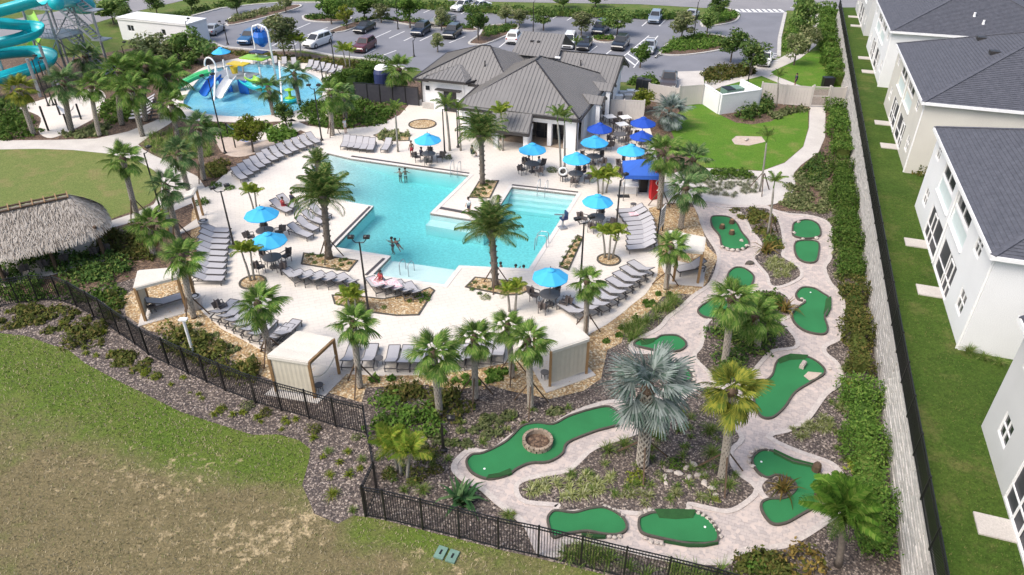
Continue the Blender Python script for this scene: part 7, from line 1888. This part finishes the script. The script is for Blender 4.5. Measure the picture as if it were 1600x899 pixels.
for s in range(9):
    u = s / 8; z = 1.2 - .7 * math.sin(math.pi * u)
    for v in range(3): vs.append((d.length * u, (-.4 + .4 * v) * (.1 + math.sin(math.pi * u)), z))
k.add(vs, [(s * 3 + v, (s + 1) * 3 + v, (s + 1) * 3 + v + 1, s * 3 + v + 1) for s in range(8) for v in range(2)]); k.obj('sling', M['cloth_white'], t)
# stone pad on the side lawn
c = P(1170, 219); pl = wpoly([(1143, 219), (1150, 213), (1190, 214), (1196, 222), (1170, 228), (1148, 226)])
sheet('stone_pad', pl, .02, M['sand'])
tag(link('boulder', ROCKS[2], None, None, P(1166, 219, .02), 1, (.5, .22, .2)), 'flat dark stone on the pale pad of the side lawn', 'boulder')
tag(MB().box((0, 0, .5), (1.1, .7, 1.0)).box((0, 0, 1.02), (1.16, .76, .06)).obj('utility_cabinet', M['blackmetal'], loc=P(1292, 136)), 'black utility cabinet behind the garden gate', 'cabinet')
# ---------------------------------------------------------------- people
def person(label, px, z, pose, rz, skin, top=None, bottom='cloth_dark', sc=.8, group=None):
    """one continuous skinned body; pose gives the joints"""
    J = {'stand': dict(pel=(0, 0, .92), che=(0, .02, 1.28), nek=(0, .03, 1.47), hed=(0, .05, 1.62), kneL=(.1, .03, .5), ankL=(.1, 0, .08), toeL=(.11, .17, .03), kneR=(-.1, .08, .5), ankR=(-.12, .0, .08), toeR=(-.13, .17, .03), elbL=(.26, .02, 1.12), wriL=(.28, .12, .88), elbR=(-.26, -.02, 1.12), wriR=(-.3, .08, .88)),
         'sit': dict(pel=(0, 0, .5), che=(0, -.02, .86), nek=(0, 0, 1.05), hed=(0, .03, 1.2), kneL=(.13, .44, .5), ankL=(.13, .46, .08), toeL=(.13, .62, .03), kneR=(-.13, .44, .5), ankR=(-.13, .42, .08), toeR=(-.14, .58, .03), elbL=(.26, .1, .72), wriL=(.18, .34, .66), elbR=(-.26, .1, .72), wriR=(-.18, .34, .66)),
         'wade': dict(pel=(0, 0, -.45), che=(0, .03, -.08), nek=(0, .04, .12), hed=(0, .07, .27), kneL=(.1, .1, -.85), ankL=(.1, 0, -1.2), toeL=(.1, .15, -1.25), kneR=(-.1, .05, -.85), ankR=(-.1, -.1, -1.2), toeR=(-.1, .05, -1.25), elbL=(.3, .1, -.14), wriL=(.4, .3, -.06), elbR=(-.3, .1, -.14), wriR=(-.4, .28, -.06)),
         'swim': dict(pel=(0, -.42, -.05), che=(0, -.02, .02), nek=(0, .17, .08), hed=(0, .3, .14), kneL=(.12, -.85, -.12), ankL=(.12, -1.2, -.05), toeL=(.12, -1.35, -.06), kneR=(-.12, -.85, -.05), ankR=(-.12, -1.2, -.18), toeR=(-.12, -1.35, -.2), elbL=(.36, .15, 0), wriL=(.46, .42, .02), elbR=(-.36, .1, 0), wriR=(-.5, .34, .02))}[pose]
    t = thing('person', label, 'person', P(*px, z), rz, group, sc)
    sh = lambda s: (J['che'][0] + s * .17, J['che'][1], J['che'][2] + .1) if pose != 'swim' else (s * .17, .06, .05)
    vs = [J['pel'], J['che'], J['nek'], J['hed']]; rad = [(.15, .11), (.16, .11), (.06, .06), (.095, .11)]
    es = [(0, 1), (1, 2), (2, 3)]
    up = Vector(J['hed']) - Vector(J['nek']); vs.append(tuple(Vector(J['hed']) + up.normalized() * .09)); rad.append((.07, .08)); es.append((3, 4))
    for s, l in ((1, 'L'), (-1, 'R')):
        i = len(vs); hip = (J['pel'][0] + s * .09, J['pel'][1], J['pel'][2] - .06 if pose != 'swim' else J['pel'][2])
        vs += [hip, J['kne' + l], J['ank' + l], J['toe' + l]]; rad += [(.095, .095), (.06, .06), (.042, .045), (.04, .028)]
        es += [(0, i), (i, i + 1), (i + 1, i + 2), (i + 2, i + 3)]
        i = len(vs); wr = Vector(J['wri' + l]); eb = Vector(J['elb' + l]); hd = (wr - eb).normalized()
        vs += [sh(s), tuple(eb), tuple(wr), tuple(wr + hd * .08)]; rad += [(.062, .062), (.043, .043), (.03, .03), (.038, .018)]
        es += [(1, i), (i, i + 1), (i + 1, i + 2), (i + 2, i + 3)]
        side = hd.cross(Vector((0, 0, 1))); side = side.normalized() if side.length > .1 else Vector((1, 0, 0))
        for f in range(4):
            j = len(vs); o = side * (.024 * (f - 1.5)); vs += [tuple(wr + hd * .13 + o), tuple(wr + hd * (.17 - .006 * abs(f - 1)) + o - Vector((0, 0, .015)))]; rad += [(.0095, .0095), (.008, .008)]; es += [(i + 3, j), (j, j + 1)]
        j = len(vs); vs += [tuple(wr + hd * .07 + side * .05), tuple(wr + hd * .11 + side * .06)]; rad += [(.011, .011), (.009, .009)]; es += [(i + 2, j), (j, j + 1)]
    me = bpy.data.meshes.new('body'); me.from_pydata([Vector(v) for v in vs], es, []); me.materials.append(M[skin])
    b = link('body', me, t)
    sk_ = b.modifiers.new('skin', 'SKIN'); sk_.use_smooth_shade = True
    for i, sv in enumerate(me.skin_vertices[0].data): sv.radius = rad[i]; sv.use_root = (i == 0)
    ss = b.modifiers.new('sub', 'SUBSURF'); ss.levels = ss.render_levels = 1
    hd = Vector(J['hed'])
    fw = Vector((0, 1, 0))
    k = MB(); k.lathe([(.118, -.01), (.128, .05), (.1, .12), (0, .15)], 12, hd + Vector((0, -.025, .02))); k.obj('hair', M['hair'], t, smooth=True)
    k = MB(); k.lathe([(.018, -.02), (.012, .025), (0, .03)], 6, hd + Vector((0, .11, .0))); k.obj('nose', M[skin], t)
    for s in (-1, 1): MB().lathe([(.0, -.012), (.014, 0), (0, .012)], 6, hd + Vector((s * .035, .1, .03))).obj('eye', M['hair'], t)
    MB().box(hd + Vector((0, .105, -.05)), (.045, .012, .012)).obj('mouth', M['cloth_red'], t)
    if pose in ('stand', 'sit'):
        pl = Vector(J['pel'])
        k = MB(); k.tube([pl + Vector((0, 0, .12)), pl, pl - Vector((0, 0, .08))], [.165, .185, .17], 12)
        for s, l in ((1, 'L'), (-1, 'R')):
            hip = pl + Vector((s * .09, 0, -.04)); kn = Vector(J['kne' + l]); k.tube([hip, hip.lerp(kn, .55)], [.115, .1], 10)
        k.obj('shorts', M[bottom], t, smooth=True)
        if top:
            k = MB(); c = Vector(J['che']); k.tube([pl + Vector((0, 0, .1)), c, c + Vector((0, 0, .13)), Vector(J['nek']) - Vector((0, 0, .02))], [.175, .185, .17, .08], 12)
            for s, l in ((1, 'L'), (-1, 'R')): a = Vector(sh(s)); k.tube([a, a.lerp(Vector(J['elb' + l]), .55)], [.085, .075], 8)
            k.obj('shirt', M[top], t, smooth=True)
    else:
        pl = Vector(J['pel']); k = MB(); k.tube([pl + (Vector(J['che']) - pl) * .3, pl], [.165, .175], 10); k.obj('swim_shorts', M[bottom], t, smooth=True)
    return t
for a in [('swimmer with dark hair floating in the middle of the main pool', (619, 379), -.18, 'swim', .5, 'tanskin', None, 'cloth_dark'), ('person wading next to the swimmer in the middle of the pool', (613, 377), -.2, 'wade', 2., 'skin', None, 'cloth_red'), ('left one of two bathers at the far pool edge', (625, 269), -.2, 'wade', 2.6, 'skin', None, 'cloth_dark'), ('right one of two bathers at the far pool edge', (633, 268), -.2, 'wade', 3.4, 'tanskin', None, 'cloth_white'),
          ('bather in the pool beside the trunk of the near palm', (783, 417), -.2, 'wade', 1., 'tanskin', None, 'cloth_dark'), ('left one of two bathers leaning at the near pool edge', (806, 421), -.15, 'wade', .2, 'tanskin', None, 'cloth_dark'), ('right one of two bathers leaning at the near pool edge', (818, 422), -.15, 'wade', -.3, 'skin', None, 'cloth_dark'),
          ('child standing in white on the pool peninsula', (733, 336), .03, 'stand', 2.4, 'skin', 'cloth_white', 'cloth_dark'), ('dark haired bather below the pool peninsula', (745, 347), -.25, 'wade', 2., 'tanskin', None, 'cloth_dark'),
          ('bare chested person standing left of the table behind the upper pool edge', (644, 245), .03, 'stand', .6, 'tanskin', None, 'cloth_red'), ('person in white walking on the path behind the upper loungers', (540, 208), .03, 'stand', -2.0, 'skin', 'cloth_white', 'cloth_white'), ('person sitting on a lounger near the left pool edge in red', (444, 329), .0, 'sit', -.9, 'skin', 'cloth_red', 'cloth_red'),
          ('person sitting with a dark top at the left pool edge', (458, 321), .0, 'sit', -.5, 'tanskin', 'cloth_dark', 'cloth_dark'), ('person in a dark top seated at the table right of the twin palms', (913, 275), .03, 'sit', 2.0, 'tanskin', 'cloth_dark', 'cloth_dark'), ('seated person in a white shirt at the table left of the twin palms', (842, 264), .03, 'sit', 1.2, 'skin', 'cloth_white', 'cloth_dark'), ('seated person in a dark shirt at the table left of the twin palms', (826, 262), .03, 'sit', -1.2, 'tanskin', 'cloth_dark', 'cloth_dark'),
          ('seated person in navy at the table behind the upper pool edge', (659, 249), .03, 'sit', -.8, 'tanskin', 'cloth_dark', 'cloth_dark'), ('dark haired person standing beside the blue tent', (973, 262), .03, 'stand', -1.5, 'tanskin', 'cloth_dark', 'cloth_dark'), ('person with dark hair resting on a lounger inside the triangular planter', (596, 446), .0, 'sit', 2.4, 'tanskin', 'cloth_red', 'cloth_red'), ('seated person in a dark top before the clubhouse palms', (738, 246), .03, 'sit', -1., 'tanskin', 'cloth_dark', 'cloth_dark'), ('person in dark clothes on the path behind the long beige fence', (1242, 135), .02, 'stand', 1., 'tanskin', 'cloth_dark', 'cloth_dark')]:
    person(*a)
# ---------------------------------------------------------------- cars
def car_proto(kind, paint):
    """lofted body, glazed cabin, four wheels, lamps; +x is the front"""
    L_, W_ = {'suv': (4.3, 1.72), 'sedan': (4.3, 1.62), 'minivan': (4.6, 1.75), 'pickup': (4.9, 1.76)}[kind]
    belt = {'suv': .98, 'sedan': .86, 'minivan': .98, 'pickup': 1.0}[kind]; roof = {'suv': 1.5, 'sedan': 1.28, 'minivan': 1.55, 'pickup': 1.55}[kind]
    t = thing('parked_car', 'x', 'car', (0, 0, 0), 0, 'cars in the car park')
    hl = L_ / 2
    st = [(-hl, .42, belt - .12, .86), (-hl + .12, .26, belt - .02, .96), (-hl + .8, .2, belt, 1), (hl - 1.3, .2, belt - .02, 1), (hl - .5, .2, belt - .12, .98), (hl - .08, .25, belt - .26, .9), (hl, .4, belt - .38, .82)]
    vs, fs = [], []
    for x, zb, zt, wf in st:
        w_ = W_ / 2 * wf
        vs += [(x, -w_ * .94, zb), (x, -w_, (zb + zt) / 2), (x, -w_ * .95, zt - .06), (x, -w_ * .82, zt), (x, w_ * .82, zt), (x, w_ * .95, zt - .06), (x, w_, (zb + zt) / 2), (x, w_ * .94, zb)]
    n = 8
    for i in range(len(st) - 1):
        for j in range(n):
            fs.append((i * n + j, (i + 1) * n + j, (i + 1) * n + (j + 1) % n, i * n + (j + 1) % n)[::-1])
    fs.append(tuple(range(n))[::-1]); fs.append(tuple((len(st) - 1) * n + j for j in range(n)))
    body = MB().add(vs, fs).obj('body', paint, t, smooth=False)
    x0, x1, x2, x3 = {'suv': (-hl + .12, -hl + .5, hl - 2.0, hl - 1.35), 'sedan': (-hl + .6, -hl + 1.35, hl - 2.1, hl - 1.35), 'minivan': (-hl + .1, -hl + .4, hl - 1.9, hl - 1.0), 'pickup': (-hl + 1.9, -hl + 2.1, hl - 2.1, hl - 1.5)}[kind]
    wb, wt = W_ / 2 * .86, W_ / 2 * .7
    B = [Vector(p) for p in ((x0, -wb, belt - .02), (x3, -wb, belt - .04), (x3, wb, belt - .04), (x0, wb, belt - .02))]; T = [Vector(p) for p in ((x1, -wt, roof - .05), (x2, -wt, roof - .05), (x2, wt, roof - .05), (x1, wt, roof - .05))]
    MB().add(B + T, [(0, 1, 5, 4), (1, 2, 6, 5), (2, 3, 7, 6), (3, 0, 4, 7)]).obj('cabin', paint, t)
    MB().add([p + Vector((0, 0, -.01)) for p in T] + [Vector((p.x * .97 + (x1 + x2) / 2 * .03, p.y * .9, roof + .0)) for p in T], [(4, 5, 6, 7), (0, 1, 5, 4), (1, 2, 6, 5), (2, 3, 7, 6), (3, 0, 4, 7)]).obj('roof', paint, t)
    def pane(a, b, c, d, nm, s0=.08, s1=.92, z0=.14, z1=.9):
        n_ = (b - a).cross(d - a).normalized() * .012
        q = [a.lerp(b, s0).lerp(d.lerp(c, s0), z0), a.lerp(b, s1).lerp(d.lerp(c, s1), z0), a.lerp(b, s1).lerp(d.lerp(c, s1), z1), a.lerp(b, s0).lerp(d.lerp(c, s0), z1)]
        MB().add([p + n_ for p in q], [(0, 1, 2, 3)]).obj(nm, M['glassd'], t)
    pane(B[1], B[2], T[2], T[1], 'windscreen', .06, .94, .06, .96); pane(B[3], B[0], T[0], T[3], 'rear_window')
    for a, b, c, d in ((B[0], B[1], T[1], T[0]), (B[2], B[3], T[3], T[2])):
        pane(a, b, c, d, 'side_window', .07, .47); pane(a, b, c, d, 'side_window', .51, .9)
    if kind == 'pickup': MB().box((-hl + .95, 0, belt + .002), (1.6, W_ * .78, .02)).obj('load_bed', M['blackmetal'], t)
    for x in (-hl + .8, hl - .85):
        for s in (-1, 1):
            o = MB()
            o.m = Matrix.Translation((x, s * (W_ / 2 - .1), .32)) @ Matrix.Rotation(math.pi / 2, 4, 'X')
            o.lathe([(.2, -.11), (.31, -.1), (.33, 0), (.31, .1), (.2, .11)], 14); w = o.obj('wheel', M['rubber'], t)
            o = MB(); o.m = Matrix.Translation((x, s * (W_ / 2 - .1), .32)) @ Matrix.Rotation(math.pi / 2 * -s, 4, 'X'); o.lathe([(.2, .1), (.17, .115), (0, .118)], 10); o.obj('rim', M['rim'], w)
    for s in (-1, 1):
        MB().box((hl - .08, s * W_ * .34, belt - .36), (.12, .32, .12)).obj('headlight', M['lampglass'], t); MB().box((-hl + .04, s * W_ * .37, belt - .18), (.1, .2, .16)).obj('taillight', M['taillight'], t)
        MB().box((x3 - .35, s * (W_ / 2 + .05), belt + .05), (.1, .16, .1)).obj('mirror', paint, t)
    MB().box((hl + .0, 0, .45), (.06, W_ * .55, .16)).obj('grille', M['blackmetal'], t); MB().box((-hl - .0, 0, .4), (.06, W_ * .6, .14)).obj('rear_bumper', M['blackmetal'], t)
    return t
PAINT = {k: carpaint(k + ' car paint', c) for k, c in {'white': (.75, .75, .74), 'black': (.012, .012, .014), 'navy': (.015, .025, .05), 'maroon': (.1, .012, .015), 'silver': (.36, .38, .41), 'bluegrey': (.2, .25, .32), 'blue': (.01, .1, .25), 'tan': (.4, .38, .34), 'brown': (.07, .055, .05)}.items()}
for kind, col, px, v, lb in [('minivan', 'white', (497, 71), (-30, 11), 'white minivan parked at the left end of the front row'), ('suv', 'maroon', (570, 78), (-24, 14), 'maroon sport utility parked beside the lime palms'), ('sedan', 'black', (570, 49), (-27, 13), 'black sedan behind the white minivan row'), ('suv', 'navy', (658, 53), (-22, 15), 'navy sport utility in the middle of the second row'), ('suv', 'black', (707, 57), (-20, 15), 'black sport utility right of the navy one'),
                             ('pickup', 'tan', (691, 38), (-26, 8), 'tan pickup partly hidden by a sapling'), ('suv', 'white', (723, 16), (-26, 7), 'white sport utility in the farthest row'), ('sedan', 'white', (748, 15), (-26, 4), 'white sedan beside the white sport utility in the farthest row'), ('suv', 'white', (804, 65), (14, -17), 'white hatchback seen from behind at the kerbed island'), ('minivan', 'white', (889, 72), (-10, 19), 'white van half hidden behind the clubhouse roof'),
                             ('sedan', 'black', (913, 75), (-9, 15), 'black car behind the small palm of the clubhouse island'), ('minivan', 'navy', (938, 51), (-16, 15), 'dark minivan below the round tree'), ('suv', 'black', (969, 75), (-14, 15), 'black sport utility beside the hatched aisle'), ('sedan', 'silver', (1014, 80), (-7, 14), 'silver sedan at the kerb of the planted island'), ('suv', 'bluegrey', (1023, 34), (-8, 14), 'silver blue sport utility alone in the far row'), ('sedan', 'silver', (1081, 28), (12, -12), 'grey car behind the grey leaved tree'),
                             ('pickup', 'brown', (1044, 134), (-3, 16), 'dark brown pickup on the concrete apron behind the beige fence'), ('suv', 'blue', (391, 66), (-14, 8), 'blue car behind the splash pool tower'), ('sedan', 'white', (1194, 99), (-6, 14), 'white car under the rounded tree at the drive'), ('sedan', 'silver', (336, 52), (14, -8), 'grey car at the left end of the car park')]:
    t = car_proto(kind, PAINT[col]); t.location = P(*px, .012); t.rotation_euler[2] = heading(px, v); t['label'] = lb
# ---------------------------------------------------------------- splash pool play tower
c = P(360, 144, -.3)
t = thing('splash_tower', 'splash pool play tower with a big tipping bucket arch and green and blue slides', 'play structure', c, R(-20))
def col(x, y, h, m='white', r=.1, nm='column'): MB().tube([(x, y, 0), (x, y, h)], r, 8).obj(nm, M[m], t)
for x in (-2.2, .2, 2.4):
    for y in (0, 2.4): col(x, y, 2.6 if x < 2 else 2.2)
for x in (.9, 2.9): col(x, 4.2, 5.6)
MB().tube([(.9, 4.2, 5.6), (1.1, 4.2, 5.95), (1.9, 4.2, 6.2), (2.7, 4.2, 5.95), (2.9, 4.2, 5.6)], .1, 8).obj('arch', M['white'], t)
k = MB(); k.lathe([(.2, 3.9), (.75, 4.4), (.85, 5.0), (.6, 5.5), (.55, 5.5), (.75, 5.0), (0, 4.3)], 10, (1.9, 4.2, 0)); k.obj('tipping_bucket', M['blueplastic'], t)
for i in range(7):
    a = i * .9; MB().bar((1.9 + .3 * math.cos(a), 4.2 + .3 * math.sin(a), 5.4), (1.9 + .7 * math.cos(a), 4.2 + .7 * math.sin(a), 5.9), .1, .06).obj('bucket_petal', M['blueplastic'], t)
MB().box((1.3, 3.4, 2.9), (3.0, 1.6, .12)).obj('roof_panel', M['limeplastic'], t); MB().box((1.7, 3.6, 3.5), (1.8, 1.0, .1)).obj('roof_panel', M['bluecart'], t); MB().box((.1, 2.0, 2.5), (2.2, 1.2, .1)).obj('roof_panel', M['yellow'], t)
MB().box((0, 1.2, 1.5), (4.6, 2.6, .12)).obj('platform', M['steel'], t)
for i in range(6): MB().box((-2.6 - i * .28, 1.2, 1.4 - i * .23), (.3, 1.0, .08)).obj('stair_tread', M['white'], t)
k = MB(); k.lathe([(.3, 1.9), (.42, 2.6), (.4, 2.6), (.28, 1.95), (0, 1.95)], 12, (.6, .6, 0)); k.obj('yellow_bucket', M['yellow'], t)
def slide(path, r, m, nm):
    """half round flume with rolled rims along a path"""
    pts = [Vector(p) for p in path]
    f = []
    for i in range(len(pts) - 1):
        for s in range(4): f.append(pts[i].lerp(pts[i + 1], s / 4))
    f.append(pts[-1]); pts = [sum((f[min(len(f) - 1, max(0, i + d))] for d in (-3, -2, -1, 0, 1, 2, 3)), Vector()) / 7 for i in range(len(f))]
    k = MB(); n = 9; vs = []
    for i, p in enumerate(pts):
        d = (pts[min(i + 1, len(pts) - 1)] - pts[max(0, i - 1)]); h = Vector((d.x, d.y, 0)).normalized(); s_ = Vector((-h.y, h.x, 0))
        for j in range(n):
            a = math.pi * (1.02 + .96 * j / (n - 1)); vs.append(p + s_ * r * math.cos(a) + Vector((0, 0, r * (1.0 + math.sin(a)) * 1.0)))
        for j in range(n):
            a = math.pi * (1.98 - .96 * j / (n - 1)); vs.append(p + s_ * (r + .06) * math.cos(a) + Vector((0, 0, r * (1.0 + math.sin(a)) - .06)))
    N_ = 2 * n
    k.add(vs, [(i * N_ + j, i * N_ + (j + 1) % N_, (i + 1) * N_ + (j + 1) % N_, (i + 1) * N_ + j) for i in range(len(pts) - 1) for j in range(N_)])
    return k.obj(nm, m, t, smooth=True)
slide([(-2.2, .6, 1.5), (-3.2, -.2, 1.4), (-4.0, -1.2, 1.0), (-4.8, -2.0, .5), (-5.2, -2.8, .25)], .55, M['greenplastic'], 'slide')
slide([(-1.0, 0, 1.5), (-1.0, -1.2, 1.3), (-.8, -2.4, .7), (-.7, -3.2, .3)], .5, M['blueplastic'], 'slide')
slide([(.8, 0, 1.5), (.9, -1.2, 1.2), (1.1, -2.4, .6), (1.2, -3.2, .3)], .55, M['white'], 'slide')
slide([(2.4, .4, 1.5), (3.4, -.2, 1.4), (4.4, .3, 1.1), (4.6, 1.4, .8), (3.8, 2.2, .5)], .5, M['limeplastic'], 'slide')
slide([(2.2, -.2, 1.4), (3.4, -1.0, 1.1), (4.6, -.8, .8), (5.4, -.2, .4)], .5, M['turq'], 'slide')
for x0, y0, x1, y1 in ((-.3, -1.0, .9, -3.6), (4.8, 2.8, 8.0, -2.0)): MB().tube([(x0, y0, 2.9), ((x0 + x1) / 2, (y0 + y1) / 2, 1.6), (x1, y1, .2)], .09, 8).obj('spray_pipe', M['white'], t)
MB().box((-.4, -.05, .75), (1.6, .1, 1.4)).obj('side_panel', M['blueplastic'], t); MB().box((1.9, -.05, .75), (1.2, .1, 1.4)).obj('side_panel', M['blueplastic'], t)
c2 = P(332, 118, -.3); g_ = thing('spray_arch', 'white hoop spray arch at the left of the splash pool', 'spray arch', c2, -.3)
MB().tube([(.75 * math.cos(a * .314), 0, 1.0 + 1.0 * math.sin(a * .314) if a else 0) for a in range(11)], .09, 8).obj('hoop', M['white'], g_)
c2 = P(455, 160, -.3); g_ = thing('spray_feature', 'small yellow and teal water toy at the right of the splash pool', 'water toy', c2)
MB().lathe([(.5, 0), (.55, .5), (.4, .55), (.15, .6), (.15, 1.2), (.5, 1.3), (0, 1.5)], 12).obj('stem', M['limeplastic'], g_); MB().lathe([(.75, .2), (.8, .4), (.75, .45)], 12).obj('ring', M['turq'], g_)
# ---------------------------------------------------------------- water slide tower at the upper left
c = P(108, 112)
t = thing('slide_tower', 'galvanised steel slide tower with stairs and platforms at the upper left', 'slide tower', c, R(-18))
X, Y, HT = 3.4, 3.4, 11.5
for x in (-X / 2, X / 2):
    for y in (-Y / 2, Y / 2): MB().tube([(x, y, 0), (x, y, HT)], .13, 8).obj('column', M['steel'], t)
for z in (4.2, 7.2, 9.6):
    MB().box((0, 0, z), (X + 1.6, Y + .6, .14)).obj('platform', M['steel'], t)
    k = MB()
    for s in (-1, 1):
        for zz in (.5, 1.0): k.bar((-X / 2 - .8, s * (Y / 2 + .3), z + zz), (X / 2 + .8, s * (Y / 2 + .3), z + zz), .05); k.bar((s * (X / 2 + .8), -Y / 2 - .3, z + zz), (s * (X / 2 + .8), Y / 2 + .3, z + zz), .05)
        for i in range(12): k.bar((-X / 2 - .8 + (X + 1.6) * i / 11, s * (Y / 2 + .3), z), (-X / 2 - .8 + (X + 1.6) * i / 11, s * (Y / 2 + .3), z + 1.0), .03)
    k.obj('railing', M['steel'], t, kind='stuff')
for a, b in (((-X / 2, -Y / 2, .2), (X / 2, -Y / 2, 4.0)), ((X / 2, -Y / 2, .2), (-X / 2, -Y / 2, 4.0)), ((X / 2, -Y / 2, .2), (X / 2, Y / 2, 4.0)), ((X / 2, Y / 2, .2), (X / 2, -Y / 2, 4.0)), ((-X / 2, -Y / 2, 4.3), (X / 2, -Y / 2, 7.0)), ((X / 2, -Y / 2, 4.3), (X / 2, Y / 2, 7.0))): MB().bar(a, b, .1).obj('cross_brace', M['steel'], t)
for z0, z1, y in ((0, 4.2, -.4), (4.2, 7.2, -.4), (7.2, 9.6, -.4)):
    xa, xb = (X / 2 + 5.2, X / 2 + .8)
    m = int((z1 - z0) / .22)
    if z0 > 0: xa = X / 2 + 4.4
    for s in (-.55, .55):
        MB().bar((xa, y + s, z0), (xb, y + s, z1), .06, .25).obj('stair_stringer', M['steel'], t); MB().bar((xa, y + s, z0 + 1), (xb, y + s, z1 + 1), .05).obj('stair_rail', M['steel'], t)
    tr = MB()
    for i in range(m): f = (i + .5) / m; tr.box((xa + (xb - xa) * f, y, z0 + (z1 - z0) * f), (.28, 1.05, .04))
    tr.obj('stair_treads', M['steel'], t, kind='stuff')
    if z0 > 0:
        MB().box((xa + .6, y, z0 - .02), (1.4, 1.5, .1)).obj('landing', M['steel'], t); MB().tube([(xa + .9, y - .5, 0), (xa + .9, y - .5, z0)], .08, 6).obj('column', M['steel'], t)
tow = t
hc = P(8, 128)                                # axis of the serpentine slide
t = thing('water_slide', 'turquoise open water slide winding down at the upper left corner', 'water slide', (hc.x, hc.y, 0))
def sl(pts, r=1.0): return slide(pts, r, M['turq'], 'flume')
path = [P(*p) - Vector((hc.x, hc.y, 0)) for p in [(75, 6, 8.6), (48, 12, 8.2), (20, 22, 7.8), (-20, 30, 7.4), (-50, 40, 6.8), (-40, 48, 6.3), (-8, 42, 5.9), (25, 48, 5.6), (52, 46, 5.2), (62, 56, 4.8), (46, 66, 4.4), (10, 74, 4.1), (-30, 82, 3.7), (-60, 92, 3.2), (-40, 98, 2.9), (0, 92, 2.7), (40, 88, 2.5), (70, 88, 2.3), (84, 100, 2.0), (66, 112, 1.7), (30, 122, 1.5), (-10, 136, 1.2), (-60, 150, .7)]]
sl(path)
for px, h in (((62, 72, 4.4), 4.4), ((42, 92, 3.9), 3.9), ((84, 112, 1.9), 1.9), ((-6, 84, 3.9), 3.9), ((20, 130, 1.4), 1.4)):
    p = P(*px) - Vector((hc.x, hc.y, 0)); MB().tube([(p.x, p.y, 0), (p.x, p.y, h)], .16, 8).obj('support', M['steel'], t)
c = P(140, 8, 6.0); t = thing('water_slide', 'closed turquoise tube slide coming out behind the slide tower', 'water slide', (c.x, c.y, 0))
pts = [P(*p) - Vector((c.x, c.y, 0)) for p in [(84, 6, 8.8), (100, 0, 8.4), (125, 0, 7.8), (140, 6, 7.2), (138, 14, 6.6), (110, 10, 6.0), (80, 4, 5.2), (60, 2, 4.5)]]
f = []
for i in range(len(pts) - 1):
    for s in range(4): f.append(pts[i].lerp(pts[i + 1], s / 4))
MB().tube([sum((f[min(len(f) - 1, max(0, i + d))] for d in (-2, -1, 0, 1, 2)), Vector()) / 5 for i in range(len(f))], .7, 12).obj('tube', M['turq'], t, smooth=True)
MB().tube([(0, 0, 0), (0, 0, 6.4)], .16, 8).obj('support', M['steel'], t)
c = P(62, 70); t = thing('water_slide', 'lime green lower slide below the turquoise loops', 'water slide', (c.x, c.y, 0))
slide([P(*p) - Vector((c.x, c.y, 0)) for p in [(44, 20, 3.0), (56, 40, 2.6), (62, 60, 1.8), (54, 76, 1.2), (40, 92, .5)]], .55, M['limeplastic'], 'flume')
MB().tube([(0, 0, 0), (0, 0, 1.6)], .12, 8).obj('support', M['steel'], t)
